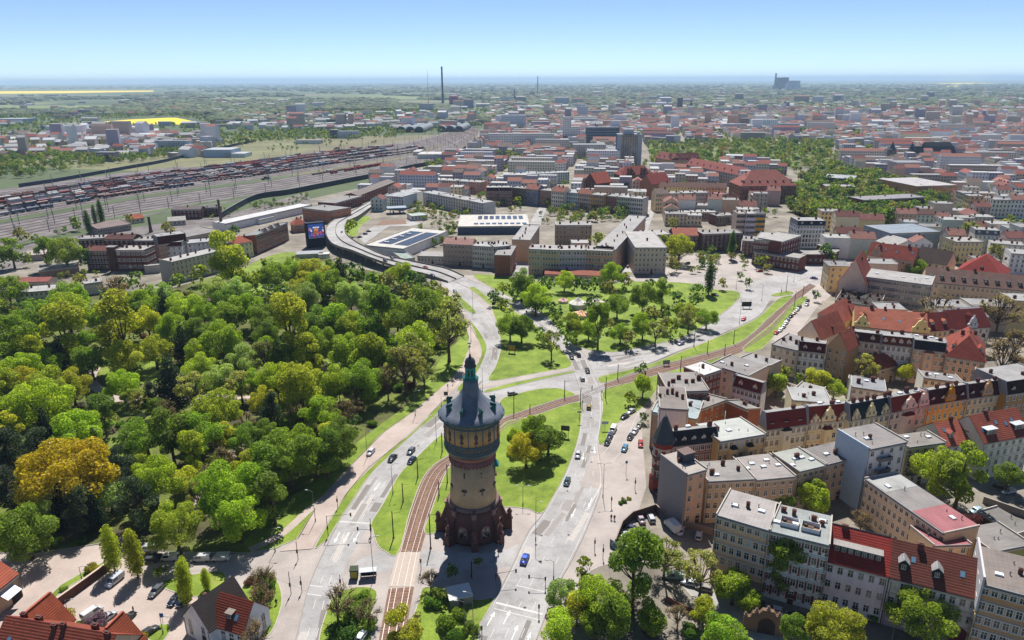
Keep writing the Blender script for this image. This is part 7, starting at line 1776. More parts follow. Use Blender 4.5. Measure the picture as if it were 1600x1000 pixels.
# station roofs
for i, (x0, x1, yb, lab) in enumerate(((620,662,207,'left arched train shed roof of the railway station'),(684,724,206,'right arched train shed roof of the railway station'))):
    a, b = G((x0, yb)), G((x1, yb)); d = b-a; L = d.length
    t = thing('train_shed', a, math.atan2(d.y, d.x), lab, 'station roof')
    f, w_, f2 = MB(), MB(), MB(); n = 3
    for k in range(n):
        xc, rr_ = L*(k+.5)/n, L/n/2
        prs = [(xc+rr_*math.cos(a_), 5+9*math.sin(a_)) for a_ in np.linspace(math.pi,0,11)]
        for j in range(10):
            (x1_,z1),(x2_,z2) = prs[j], prs[j+1]; f.add([(x1_,0,z1),(x2_,0,z2),(x2_,150,z2),(x1_,150,z1)], [(0,1,2,3)])
        f2.add([(xc+rr_*.92*math.cos(a_), -.1, 5+8.2*math.sin(a_)) for a_ in np.linspace(math.pi,0,11)], [tuple(range(11))])
        for x in (xc-rr_, xc+rr_): w_.box(x-.6,0,0,x+.6,150,5)
    extra(t, 'vault', f, ['plain#777f86']); extra(t, 'end_glazing', f2, ['plain#4a525e']); extra(t, 'column_row', w_, ['plain#6c7278'])
house('flat white goods hall between the station tracks', (652,241), (688,241), 7, 40, 'flat', 0, '#b5b3b0', '#c5c3c1', 1, 0, '', ch=0, name='goods_hall')
house('narrow pale platform building between the station tracks', (645,237), (656,237), 6, 40, 'flat', 0, '#a9a7a5', '#bcbab9', 1, 0, '', ch=0, name='platform_building')
# ================================================================ FAR TOWN: known buildings
slab('long white office slab with rows of windows behind the railway', 764, 866, 209, 233, 16, '#a9b6c4', st=7, nw=40)
slab('grey-blue high slab behind the long white slab', 783, 821, 180, 204, 22, '#8a9cb4', st=9, nw=20)
slab('slender white tower block with stepped top', 879, 892, 183, 224, 16, '#b0bac6', st=14, nw=5)
slab('white tower block just right of the slender white one', 892, 906, 198, 224, 18, '#aab6c2', st=9, nw=6)
slab('curved dark glass office block', 915, 967, 199, 224, 20, '#27445c', '#5a6470', st=6, nw=24)
slab('wide grey office building with bands of windows below the dark glass block', 895, 946, 226, 247, 20, '#8f939c', st=6, nw=18)
hb = slab('dark hotel tower with window grid and white roof plant', 963, 1001, 210, 259, 22, '#3c4a5c', '#7f858c', st=14, nw=10, fw=(2.6,2.0))
f = MB(); f.box(-9,4,0,6,16,7); extra(hb, 'roof_plant', f, ['plain#a9b0b8'], loc=(0,0,HOUSES[-1][3]))
f = MB(); f.lathe([(2,0),(3,1.5),(2,3.2),(.1,3.9)], 12); extra(hb, 'dome', f, ['plain#c0c6cc'], loc=(13,6,HOUSES[-1][3]))
f = MB(); f.tube((0,0,0),(0,0,14),.25,.1,6); extra(hb, 'antenna', f, ['metal#555a60'], loc=(-2,8,HOUSES[-1][3]+7))
for x in (-.42, .42):
    f = MB(); f.box(-3,-.6,0,3,0,HOUSES[-1][3]); extra(hb, 'side_pylon', f, ['plain#98a2ac'], loc=(HOUSES[-1][1]*x,0,0))
slab('lower grey wing left of the dark hotel tower', 946, 963, 234, 258, 18, '#7c8694', st=6, nw=6)
slab('blocky grey flats with balconies left of the hotel wing', 915, 946, 232, 246, 18, '#8a8a90', st=6, nw=10)
slab('brown-ended slab far in the centre right', 1157, 1172, 185, 205, 14, '#5c4a52', st=10, nw=4)
slab('white and blue striped slab far in the centre right', 1172, 1214, 187, 206, 14, '#9fb4d0', st=10, nw=14)
slab('pale blue glass slab far in the centre right', 1217, 1248, 193, 209, 14, '#7f9cb8', st=8, nw=10)
slab('dark solitary tower block near the horizon', 1058, 1066, 153, 172, 20, '#2c4658', st=12, nw=3)
slab('low broad white building far right', 1520, 1563, 211, 224, 30, '#a8b8c4', st=4, nw=10)
slab('white stepped department store in the old town', 1450, 1515, 250, 259, 26, '#b4b8bc', st=2, nw=14)
slab('big pale blank block between the far trees', 1398, 1442, 254, 276, 24, '#9a8f94', st=2, nw=0)
slab('grey apartment block with many windows beyond the rail yard', 245, 298, 220, 237, 14, '#7f92a4', st=6, nw=14)
slab('tan apartment block beyond the rail yard', 298, 331, 217, 229, 14, '#a08c7c', st=4, nw=9)
slab('white apartment row beyond the rail yard', 200, 246, 225, 238, 14, '#a4a6ac', st=5, nw=12)
slab('purple-grey house with blue side beyond the rail yard', 152, 180, 238, 252, 14, '#837888', st=4, nw=7)
slab('blue-grey workshop hall beside the rail yard', 319, 362, 234, 246, 40, '#8295ac', '#b4bac0', st=2, nw=0)
slab('low white workshop right of the blue-grey hall', 350, 383, 240, 246, 30, '#a8b2ba', '#b9bdc0', st=1, nw=0)
slab('long warehouse with white roof far left of the yellow field', 150, 212, 199, 208, 60, '#6d7686', '#b4b4b6', st=1, nw=0)
slab('pale blue warehouse in front of the long one', 108, 152, 204, 211, 50, '#8ea0b4', '#a9b4c0', st=1, nw=0)
slab('dark blue warehouse near the yellow field', 64, 130, 197, 203, 60, '#46607e', '#7f95ac', st=1, nw=0)
slab('grey warehouse at the far left edge', -12, 37, 186, 194, 60, '#77869a', '#a4acb4', st=1, nw=0)
slab('dark blue glass house beyond the rail yard', 516, 528, 203, 216, 16, '#28405a', st=5, nw=4)
slab('pale apartment house next to the dark blue glass house', 528, 560, 205, 216, 14, '#99a6b4', st=4, nw=8)
slab('white twin shed beside the yard', 462, 500, 219, 225, 20, '#b3b7bc', '#8f8a88', st=1, nw=0)
slab('long flat white-roofed depot beyond the trees', 486, 545, 186, 191, 50, '#7f7a80', '#b8bcc0', st=1, nw=0)
slab('beige block below the striped radio mast', 655, 675, 162, 174, 30, '#9a98a4', st=3, nw=0)
for (x, yt, yb, r, lab, nm) in ((692,105,161,4.4,'very tall dark chimney on the horizon','power_chimney'),):
    b = G((x, yb)); h = HT(b, yt); t = thing(nm, b, 0, lab, 'chimney')
    f = MB(); f.lathe([(r*1.7,0),(r*1.2,h*.4),(r,h-6),(r*1.05,h)], 14); extra(t, 'shaft', f, ['plain#35404c'])
    f = MB(); f.lathe([(r*1.2,h),(r*1.2,h+3),(r*.9,h+3)], 14); extra(t, 'rim', f, ['plain#23282e'])
b = G((670,172)); h = HT(b, 110); t = thing('radio_mast', b, 0, 'thin red and white radio mast left of the tall chimney', 'radio mast')
for k in range(6):
    f = MB(); f.tube((0,0,h*k/6),(0,0,h*(k+1)/6),1.4-.15*k,1.3-.15*k,6); extra(t, 'mast_section', f, ['plain#8a3a34' if k % 2 else 'plain#c4c4c4'])
b = G((709,163)); t = thing('gas_tank', b, 0, 'big pink-red cylindrical storage tank beside the tall chimney', 'storage tank')
w_ = 7/PPM(b); h = HT(b, 149); f = MB(); f.lathe([(w_,0),(w_,h*.9)], 24); extra(t, 'shell', f, ['plain#a04a68']); f = MB(); f.lathe([(w_*1.02,h*.9),(w_*.9,h*.97),(.1,h)], 24); extra(t, 'dome', f, ['plain#b48a9a'])
b = G((840,146)); h = HT(b, 119); t = thing('distant_chimney', b, 0, 'thin far chimney left of centre on the horizon', 'chimney'); f = MB(); f.lathe([(5,0),(3.5,h)], 10); extra(t, 'shaft', f, ['plain#5a6a7c'])
b = G((804,158)); h = HT(b, 140); t = thing('distant_chimney', b, 0, 'dark far chimney above the grey-blue high slab', 'chimney'); f = MB(); f.lathe([(4,0),(2.6,h)], 10); extra(t, 'shaft', f, ['plain#3c4250'])
b = G((1220,139.5)); t = thing('power_station', b, 0, 'distant power station with dark boiler blocks, chimney and two cooling towers', 'power station')
pm = PPM(b)
def blk(x0, x1, y0, c, nm):
    f = MB(); f.box((x0-1220)/pm,0,0,(x1-1220)/pm,60,HT(b,y0)); extra(t, nm, f, ['plain'+c])
blk(1212.5,1221,121,'#163452','boiler_house'); blk(1222,1231,121,'#183654','boiler_house'); blk(1209,1240,134,'#3a5068','turbine_hall')
f = MB(); f.lathe([(13,0),(9,HT(b,114))], 12); extra(t, 'chimney', f, ['plain#4a5a70'], loc=((1211-1220)/pm,20,0))
for x in (1229.5,1240):
    h = HT(b,126); f = MB(); f.lathe([(58,0),(40,h*.6),(38,h*.8),(42,h)], 20); extra(t, 'cooling_tower', f, ['plain#9fa8b2'], loc=((x-1220)/pm,-80,0))
b = G((16,131)); t = thing('power_station', b, 0, 'faint far power station at the left end of the horizon', 'power station'); pm = PPM(b)
for x0, x1, y0 in ((9,12,122.5),(15,17,124),(17.5,22,123.5)):
    f = MB(); f.box((x0-16)/pm,0,0,(x1-16)/pm,100,HT(b,y0)); extra(t, 'block', f, ['plain#8c96a4'])
# churches
def church(px, yb, yt, w, label, col='#5c565c', roof='#27333c', nave=None):
    b = G((px, yb)); h = HT(b, yt); t = thing('church', b, 0, label, 'church')
    f = MB(); f.box(-w/2,-w/2,0,w/2,w/2,h*.55); tw = extra(t, 'tower', f, ['plaster'], col)
    f = MB(); f.lathe([(w*.75,h*.55),(w*.45,h*.68),(w*.4,h*.72),(.05,h)], 8, ph=math.pi/8); ob('spire', f.mesh('spire', ['slate']), tw, col=roof)
    for a_ in range(4):
        f = MB(); f.box(-w*.15,-w/2-.1,h*.38,w*.15,-w/2,h*.5); ob('window', f.mesh('window', ['glass']), tw, rz=a_*math.pi/2)
    if nave:
        L, H_, hr = nave; f = MB(); f.box(w/2,-w*.6,0,w/2+L,w*.9,H_); extra(t, 'nave', f, ['plaster'], col)
        f = MB(); f.loft([[(x,-w*.7,H_),(x,w*1.0,H_),(x,w*.15,H_+hr)] for x in (w/2, w/2+L)]); extra(t, 'roof', f, ['slate'], roof)
    return t
church(1079,176,156,9,'thin dark church spire right of the solitary tower block', '#36505c', '#2a4250')
church(1391,250,221,9,'dark pointed church tower left of the great dark roof', '#6a6068', '#28343c')
church(1421,252,222,8,'second pointed church tower with red-roofed nave', '#7a6a60', '#28343c', (60,12,10))
big = thing('church_hall', G((1463,249)), 0, 'great church with very large dark slate roof in the old town', 'church')
f = MB(); f.box(-22,-12,0,22,12,10); extra(big, 'wall', f, ['plaster'], '#3c3c44')
f = MB(); f.loft([[(-22.5,-13,10),(-22.5,13,10),(-22.5,2,26)],[(22.5,-13,10),(22.5,13,10),(18,2,26)]]); extra(big, 'roof', f, ['slate'], '#1c2a2c')
# schools with red roofs
house('tan school with long red hipped roof and dormers before the wood', (1024,246), (1048,250), 16, 14, 'gable', 8, '#9a7a62', '#93554c', 4, 8, '', ch=0, dn=3)
house('right wing of the tan school with red roof and a row of dormers', (1049,250), (1093,249), 16, 14, 'gable', 8, '#94745c', '#7d3c3a', 4, 14, '', ch=0, dn=6)
house('long white school with red tiled roof and stair bay', (1072,257), (1157,274), 15, 16, 'gable', 8, '#a09a96', '#98524a', 4, 24, '', ch=0, dn=8)
house('great red brick building with broad hipped red roof and dormers', (1158,291), (1245,290), 17, 34, 'hip', 14, '#70402f', '#9c5a50', 4, 20, 'L', wmat='brick', ch=2, dn=7, dk='flat')
house('brick building with pale flat roof beside the orange crane', (1134,243), (1175,244), 14, 22, 'flat', 0, '#623a34', '#b4bac0', 4, 10, '', wmat='brick', ch=0)
house('brown brick clinic building with grey roof among the right trees', (1348,313), (1446,308), 13, 20, 'flat', 0, '#6e3c34', '#8f8a90', 3, 20, '', wmat='brick', ch=3)
house('ochre museum block with white roof above the yellow trees', (1432,291), (1495,289), 14, 60, 'flat', 0, '#9c7450', '#b8b4b6', 3, 18, '', ch=0)
house('brick hall with arched pale metal roof', (1290,277), (1336,280), 9, 16, 'gable', 3, '#5c3a34', '#b9bcc4', 2, 8, '', wmat='brick', ch=0)
house('brick office beside the arched metal roof hall', (1290,291), (1337,292), 9, 16, 'flat', 0, '#643c36', '#9a989c', 2, 8, '', wmat='brick', ch=3)
house('large brick and red-roofed school with wide twin gables', (970,274), (1022,272), 16, 20, 'hip', 9, '#4f302c', '#8f453a', 4, 14, '', wmat='brick', ch=3, gables=((.3,10,8),(.7,10,8)))
house('brick house with steep orange-red roof and tall gable', (912,284), (932,287), 14, 24, 'gx', 10, '#5c3832', '#a5503e', 4, 4, '', wmat='brick', ch=1)
house('house with tall red roof beside the narrow street', (1018,288), (1048,284), 15, 16, 'gable', 9, '#6e4a3e', '#96423a', 4, 8, '', ch=2)
cr_ = thing('construction_crane', G((1127,262)), .8, 'orange construction crane before the brick school', 'crane')
f = MB(); f.box(-.7,-.7,0,.7,.7,26); extra(cr_, 'mast', f, ['plain#b8742c']); f = MB(); f.box(-6,-.5,26,16,.5,27.2); extra(cr_, 'jib', f, ['plain#b8742c'])
# rows of houses whose facades can be told apart
PAL_W = ['#b0a08c','#a8a29c','#9c8a78','#b4a690','#8f8a86','#a99a94','#b0b4b8','#a08474','#b09a70','#94a0a0','#a48c8c','#bab4a8']
PAL_R = [('#82504a','red tiled'),('#92665c','salmon tiled'),('#6c3e3a','dark red tiled'),('#6a4a42','brown tiled')]
PAL_F = [('#9a9898','grey felt'),('#8a8888','dark grey felt'),('#aaa9a8','pale felt')]
WN = {'#b0a08c':'cream','#a8a29c':'light grey','#9c8a78':'tan','#b4a690':'sand','#8f8a86':'grey','#a99a94':'rose-grey','#b0b4b8':'white','#a08474':'pale brown','#b09a70':'ochre','#94a0a0':'mint-grey','#a48c8c':'mauve','#bab4a8':'ivory'}
rh = random.Random(9)
def rowh(A, B, specs, z, d):
    n = len(specs)
    for i, (wc, roof, rc, look) in enumerate(specs):
        a = (A[0]+(B[0]-A[0])*i/n, A[1]+(B[1]-A[1])*i/n); b = (A[0]+(B[0]-A[0])*(i+1)/n-.2, A[1]+(B[1]-A[1])*(i+1)/n)
        house(look, a, b, z+rh.uniform(-.6,.6), d, roof, 4 if roof == 'gable' else 3, wc, rc, 4, 6, '', ch=2, auto=True, group='town houses')
rowh((800,293),(1005,311), [('#5c4a44','flat','#8a8a88','dark brown row house'),('#4f5a78','gable','#8f5a50','slate blue row house'),('#6a4c40','flat','#8a8888','brown row house'),('#b0a8a0','gable','#8f5a4c','white row house'),('#9ab0c0','flat','#9aa0a4','pale blue row house'),('#a09088','gable','#8c5648','grey row house with red roof'),('#a07a4c','flat','#a09a94','ochre row house'),('#7c4a40','flat','#8a8a8a','red-brown row house'),('#8f9c86','flat','#a0a09e','sage green row house'),('#a8a8a8','flat','#a8a8a8','pale grey row house')], 16, 13)
rowh((760,298),(800,298), [('#5a2c2c','mansard','#4f2628','maroon brick row house'),('#5c3230','mansard','#542a2c','oxblood brick row house')], 15, 13)
rowh((803,273),(890,269), [('#8fa8b0','flat','#9aa0a4','teal and white flats'),('#9ab0b4','flat','#a0a4a6','pale teal flats'),('#90a4ac','flat','#9aa0a2','blue-grey flats'),('#a0b0b4','flat','#a4a8a8','white-teal flats')], 13, 14)
rowh((1025,303),(1108,301), [('#a89a84','gable','#7c6a62','beige gabled row house'),('#b0a68e','flat','#8f8b88','cream row house'),('#9cb0a8','flat','#a4a4a2','mint green row house'),('#8a7884','flat','#9a9898','mauve row house')], 17, 13)
rowh((1109,306),(1138,303), [('#8c2f38','flat','#7c3038','crimson row house'),('#a03a40','flat','#8f4a48','bright red row house')], 15, 13)
rowh((1152,334),(1197,334), [('#b09a90','flat','#a0988f','pinkish blank-sided row house'),('#a4a0b8','flat','#a8a8a8','lilac row house'),('#b8862c','flat','#4c5058','egg-yolk yellow row house')], 18, 13)
rowh((1062,332),(1120,332), [('#b0b0b0','flat','#b8b8b8','white low row house'),('#9a9088','flat','#b0b0ae','grey low row house'),('#a4a4a6','flat','#b4b4b4','pale low row house')], 7, 14)
rowh((1120,338),(1150,336), [('#5c3c36','flat','#8f8c8a','brick low row house'),('#8a6a5a','flat','#9c9a98','brown low row house')], 8, 12)
rowh((660,300),(756,318), [('#a8a8ac','flat','#a0a2a4','grey-white flats'),('#a4a0a0','flat','#9c9c9c','grey flats'),('#b0a69c','flat','#9f9c9a','beige flats'),('#9a9ca0','flat','#a4a4a4','ash grey flats')], 13, 14)
rowh((650,279),(752,285), [('#a87c5c','mansard','#5a3c38','orange gabled row house'),('#b4b8bc','flat','#b0b2b4','white row house'),('#a8a49c','flat','#a4a3a2','off-white row house'),('#a2a8b0','flat','#a0a2a4','blue-white row house'),('#a07468','flat','#a09c9a','terracotta row house')], 13, 14)
# ================================================================ FAR TOWN: blocks of houses
TH = R(-9); CU, CV = Vector((math.cos(TH), math.sin(TH), 0)), Vector((-math.sin(TH), math.cos(TH), 0))
CAND = []; GREENS = []; BIG = set()
for gx in range(-4, 34):
    for gy in range(0, 36):
        jit = random.Random(gx*91+gy); hsh = (gx*7+gy*13) % 11; o = CU*(gx*92+jit.uniform(-6,6))+CV*(330+gy*72+jit.uniform(-5,5))+Vector((-60,0,0))
        bw_, bd_ = 76+jit.uniform(-6,6), 54+jit.uniform(-5,5)
        if hsh in (3, 8) and gy > 3: GREENS.append(o); continue
        if hsh in (6, 9) and gy > 4:
            for q in (0, 30): CAND.append((o+CV*q+CU*4, o+CV*q+CU*(bw_-jit.uniform(6,30)), CV, jit.uniform(14,24), .05+.9*jit.random())); BIG.add(len(CAND)-1)
            continue
        for (st_, dr, ln, nrm) in ((o, CU, bw_, CV), (o+CU*bw_+CV*14, CV, bd_-28, -CU), (o+CV*(bd_-14), CV*-1, bd_-28, CU), (o+CU*bw_+CV*bd_, CU*-1, bw_, CV*-1)):
            s = 0
            while s < ln-9:
                w_ = min(jit.uniform(11,19), ln-s)
                if ln-s-w_ < 8: w_ = ln-s
                CAND.append((st_+dr*s, st_+dr*(s+w_), nrm, jit.uniform(9,17) if gy < 16 else jit.uniform(7,15), jit.random())); s += w_
LINE = [(620,262),(700,240),(752,207),(800,190),(1000,172),(1700,165)]
def in_city(p):
    x, y = PX((p.x, p.y, 0))
    if y < 166 or x > 1720 or x < 560: return False
    if p.y < 250: return False
    yl = np.interp(x, [560,620,700,752,800,1000,1700], [300,268,252,214,192,168,163])
    if x < 760 and y > yl and y < 300 and x < 640+ (300-y)*1.6: return True if y > yl else False
    return y > yl and (y < 330 or x > 1290 or (840 < x < 1005 and y < 346) or (1020 < x < 1172 and y < 360))
WOODS = [[(1020,262),(1100,262),(1180,258),(1300,262),(1300,225),(1180,222),(1010,226)],[(1300,262),(1480,300),(1470,340),(1250,345),(1230,318),(1250,280)],[(1230,330),(1440,330),(1370,360),(1280,352)]]
WPOL = [[G(p) for p in w] for w in WOODS]
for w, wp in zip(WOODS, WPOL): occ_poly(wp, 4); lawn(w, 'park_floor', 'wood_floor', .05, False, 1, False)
good = []
for a, b, nrm, z, r_ in CAND:
    m = (a+b)/2+nrm*6
    if not in_city(m): continue
    if any(occ_at(q.x, q.y) for q in (a+nrm, b+nrm, m, a+nrm*11, b+nrm*11, (a+b)/2)): continue
    x, y = PX((m.x, m.y, z))
    if -20 < x < 1620: good.append((PPM((m.x, m.y, 0)), a, b, nrm, z, r_))
good.sort(key=lambda g: -g[0])
NIND = max(0, 296-len(HOUSES))
for ppm, a, b, nrm, z, r_ in good[:NIND]:
    if (b-a).cross(nrm).z < 0: a, b = b, a
    wc = PAL_W[int(r_*997) % len(PAL_W)]; fl = (int(r_*7919) % 10) < 6
    rc, rn = (PAL_F[int(r_*131) % 3] if fl else PAL_R[int(r_*131) % 4])
    # front of the house is the street side
    house(f'{WN[wc]} town house with {rn} roof', None, None, z, 12, 'flat' if fl else 'gable', 3.6, wc, rc, max(2, int(z/3.3)), max(2, int((b-a).length/2.8)), 'LR', ch=2, world=(a, b), auto=True, group='town houses')
# the rest of the town as one mass of small houses
rest = good[NIND:]
V, F, MI = [], [], []
def stuff_house(a, b, nrm, z, d, hr, wm, rm, wins):
    o = len(V); u = b-a; k = nrm*d
    c = [a, b, b+k, a+k]
    for p in c: V.append((p.x, p.y, 0))
    for p in c: V.append((p.x, p.y, z))
    F.extend([(o,o+1,o+5,o+4),(o+1,o+2,o+6,o+5),(o+2,o+3,o+7,o+6),(o+3,o,o+4,o+7)]); MI.extend([wm]*4)
    if hr <= 0.3: F.append((o+4,o+5,o+6,o+7)); MI.append(rm)
    else:
        r1 = (a+k*.5); r2 = (b+k*.5); n_ = len(V)
        V.append((r1.x, r1.y, z+hr)); V.append((r2.x, r2.y, z+hr))
        F.extend([(o+4,o+5,n_+1,n_),(n_,n_+1,o+6,o+7),(o+5,o+6,n_+1,n_+1),(o+7,o+4,n_,n_)]); MI.extend([rm,rm,wm,wm])
    if wins:
        for (p0, p1, nn) in ((a, b, nrm*-.06), (a, a+k, (u.normalized()*-.06)), (b, b+k, u.normalized()*.06)):
            e = p1-p0; L = e.length; n1 = max(2, int(L/3)); n2 = max(2, int(z/3.2))
            for i in range(n1):
                for j in range(n2):
                    q = p0+e*((i+.5)/n1)+nn; h = e/L*.6; zz = (j+.5)*z/n2; s = len(V)
                    V.extend([(q.x-h.x,q.y-h.y,zz-.8),(q.x+h.x,q.y+h.y,zz-.8),(q.x+h.x,q.y+h.y,zz+.8),(q.x-h.x,q.y-h.y,zz+.8)])
                    F.append((s,s+1,s+2,s+3)); MI.append(0)
for ppm, a, b, nrm, z, r_ in rest:
    if (b-a).cross(nrm).z < 0: a, b = b, a
    fl = (int(r_*7919) % 10) < 6
    stuff_house(a, b, nrm, z, 11, 0 if fl else 3.4, 1+int(r_*997) % 7, (8+int(r_*131) % 2 if fl else 10+int(r_*131) % 4), ppm > .9)
rs = random.Random(77)
sheet('rape_field', [(134,194.5),(150,191),(200,187),(262,184),(275,184),(295,188),(318,193.5),(270,194.5),(220,194)], .05, 'rape')
occ_poly([G(p) for p in ((130,195),(150,190),(200,186),(262,183),(295,187),(322,194),(220,195.5))], 5)
def far_houses(n, fx, mn, mx):
    for _ in range(n):
        x, y = fx()
        p = G((x, y)); a_ = rs.uniform(-.5,.5); u = Vector((math.cos(a_), math.sin(a_), 0)); nn = Vector((-u.y, u.x, 0)); L = rs.uniform(mn,mx)
        if occ_at(p.x, p.y): continue
        fl = rs.random() < .4
        stuff_house(p, p+u*L, nn, rs.uniform(6,14) if rs.random() < .93 else rs.uniform(18,40), rs.uniform(10,18), 0 if fl else 4, rs.choice((1,2,3,4,5,6,7,2,7)), rs.choice((8,9)) if fl else rs.choice((8,9,10,11,13,9,14)), False)
far_houses(1500, lambda: (rs.uniform(760,1700), 168+rs.random()**1.2*40), 14, 34)
far_houses(520, lambda: (rs.uniform(700,1700), rs.uniform(140,172)), 24, 70)
far_houses(260, lambda: (rs.uniform(-60,330), rs.uniform(212,246)), 12, 26)
far_houses(240, lambda: (rs.uniform(350,740), rs.uniform(178,205)), 14, 40)
far_houses(120, lambda: (rs.uniform(-40,500), rs.uniform(150,200)), 20, 60)
far_houses(160, lambda: (rs.uniform(60,240), rs.uniform(214,224)), 20, 40)
mats = ['plain#3a3c44','plain#c4beb6','plain#aea298','plain#d0c8b4','plain#b8bcc6','plain#c2a898','plain#9c96a6','plain#d8d8dc','plain#8a8a8e','plain#a6a6a8','plain#84483e','plain#906054','plain#6e403a','plain#6c5c56','plain#bfc0c4']
me = bpy.data.meshes.new('town_houses'); me.from_pydata(V, [], [f if f[2] != f[3] else f[:3] for f in F])
for m in mats: me.materials.append(M(m))
me.polygons.foreach_set('material_index', MI); me.update()
o = ob('town_houses', me); o['kind'] = 'stuff'; o['label'] = 'mass of small far houses with red and grey roofs spreading to the horizon'; o['category'] = 'town'
# ================================================================ FIELDS, WOODS
sheet('rape_field', [(-80,147),(-80,143),(100,142),(240,141.5),(240,143.2),(100,145.5)], .05, 'rape')
sheet('rape_field', [(1450,130.5),(1520,129.5),(1560,130),(1500,131.5)], .05, 'rape')
sheet('rape_field', [(1455,135),(1500,134),(1545,134.5),(1500,136)], .05, 'rape')
sheet('field', [(75,196),(130,189),(150,190),(130,195)], .05, 'courtyard')
# trees kept as one mass: the ones beyond the three hundred that show largest
unit = []
rng = np.random.default_rng(4)
for i in range(5):
    C, Rr = [], []
    for j in range(7):
        a_ = rng.uniform(0,2*np.pi); q = rng.uniform(.3,1)*3.0; C.append((q*math.cos(a_), q*math.sin(a_), rng.uniform(4,9.0))); Rr.append(rng.uniform(1.8,2.7))
    unit.append(leaf_cloud(rng, C, Rr, 120, 1.0))
TREES.sort(key=lambda t: -t[0])
tr_no, sh_no = 0, 0
LOW = []
for d, base, k, s, _, region in TREES:
    shrub = k in 'HVQX'
    if not shrub and tr_no >= 299: LOW.append((base, s)); continue
    if shrub: sh_no += 1
    else: tr_no += 1
    shapes, cols, _, look = KIND[k]; r_ = random.Random(int(base.x*31+base.y*17))
    shp = r_.choice(shapes)
    if s > 1.15 and shp in ('broad', 'round') and k != 'R' or k == 'G': shp = 'big'
    crown, trunk = r_.choice(PROTO[shp])
    c = lin(r_.choice(cols)); v = r_.uniform(1.0,1.35); c = (c[0]*v*r_.uniform(.92,1.08), c[1]*v, c[2]*v, 1)
    nm = {'F':'fir_tree','P':'pine_tree','S':'poplar','C':'columnar_tree'}.get(k, 'shrub' if shrub else 'broadleaf_tree')
    t = thing(nm, base, r_.uniform(0,6.28), look, 'shrub' if shrub else 'tree', 'shrubs' if shrub else 'trees', True)
    t.scale = (s*r_.uniform(.85,1.18), s*r_.uniform(.85,1.18), s*r_.uniform(.88,1.14)); t['place'] = region
    ob('trunk', trunk, t); ob('crown', crown, t, col=c)
pts = [(b.x, b.y, s*.9) for b, s in LOW]
def sc_poly(poly, n, s0, s1, skip=True):
    P = [G(p) for p in poly]; k = 0
    wx = [p.x for p in P]; wy = [p.y for p in P]
    for _ in range(n*8):
        if k >= n: return
        x, y = rs.uniform(min(wx), max(wx)), rs.uniform(min(wy), max(wy)); ins = False
        for i in range(len(P)):
            a, b = P[i-1], P[i]
            if (a.y > y) != (b.y > y) and x < (b.x-a.x)*(y-a.y)/(b.y-a.y)+a.x: ins = not ins
        if not ins or (skip and occ_at(x, y) in (1, 2, 5)): continue
        pts.append((x, y, rs.uniform(s0, s1))); k += 1
for o_ in GREENS:
    if in_city(o_+CU*35+CV*25):
        for _ in range(16):
            p = o_+CU*rs.uniform(0,76)+CV*rs.uniform(0,56)
            if occ_at(p.x, p.y) == 0: pts.append((p.x, p.y, rs.uniform(.6,1.1)))
for w in WOODS: sc_poly(w, 460, .75, 1.25)
sc_poly([(-260,300),(-60,290),(60,276),(140,262),(240,250),(330,232),(330,222),(100,236),(-100,250),(-260,262)], 1000, .6, 1.1)
sc_poly([(0,268),(130,252),(130,235),(0,235)], 100, .7, 1.2)
sc_poly([(330,236),(420,222),(620,216),(640,205),(560,200),(330,212)], 500, .6, 1.0)
sc_poly([(640,330),(780,330),(830,300),(700,290)], 60, .5, .8)
sc_poly([(640,345),(725,345),(755,325),(640,320)], 40, .4, .7)
sc_poly([(660,395),(700,360),(720,360),(690,385)], 20, .4, .7)
sc_poly([(835,350),(990,350),(1000,335),(842,335)], 30, .4, .7)
sc_poly([(1050,430),(1165,425),(1170,395),(1040,395)], 26, .35, .7)
sc_poly([(330,345),(480,318),(480,306),(340,330)], 40, .3, .6)
sc_poly([(640,395),(760,340),(830,332),(830,300),(700,322),(660,350)], 46, .35, .6)
sc_poly([(840,345),(990,345),(1005,315),(840,312)], 24, .5, .8)
sc_poly([(620,262),(760,215),(1000,200),(1700,190),(1700,330),(1250,345),(1040,330),(650,300)], 1500, .6, 1.05)
sc_poly([(1290,440),(1640,420),(1640,330),(1300,340)], 60, .5, .9)
sc_poly([(760,215),(1700,205),(1700,160),(760,175)], 3200, .7, 1.3)
sc_poly([(-200,250),(100,240),(760,205),(760,172),(-200,180)], 2600, .7, 1.3)
sc_poly([(440,240),(600,226),(560,216),(400,232)], 30, .5, .8)
cols = ['#5a7230','#4a6230','#76802e','#6c7c34','#7c7848']
VV, FF, MM = [], [], []; off = 0
for x, y, s in pts:
    Vu, Fu = unit[rs.randrange(5)]; a_ = rs.uniform(0,6.28); c_, s_ = math.cos(a_), math.sin(a_)
    Vr = np.stack([(Vu[:,0]*c_-Vu[:,1]*s_)*s+x, (Vu[:,0]*s_+Vu[:,1]*c_)*s+y, Vu[:,2]*s*rs.uniform(.8,1.1)], 1)
    if PPM((x,y,0)) < .8:
        Vr = Vr.reshape(-1,4,3)[::3]; cn = Vr.mean(1, keepdims=True); Vr = ((Vr-cn)*1.7+cn).reshape(-1,3); Fu = np.arange(len(Vr)).reshape(-1,4)
    VV.append(Vr); FF.append(Fu+off); MM.append(np.full(len(Fu), rs.randrange(5))); off += len(Vr)
for i, c in enumerate(cols):
    m = M('leaf').copy(); m.name = 'leaf_mass'
    n = m.node_tree; oi = [x for x in n.nodes if x.type == 'OBJECT_INFO'][0]; rgb = n.nodes.new('ShaderNodeRGB'); rgb.outputs[0].default_value = lin(c)
    for l in list(n.links):
        if l.from_node == oi: n.links.new(rgb.outputs[0], l.to_socket)
    MATS['leaf_mass%d' % i] = m
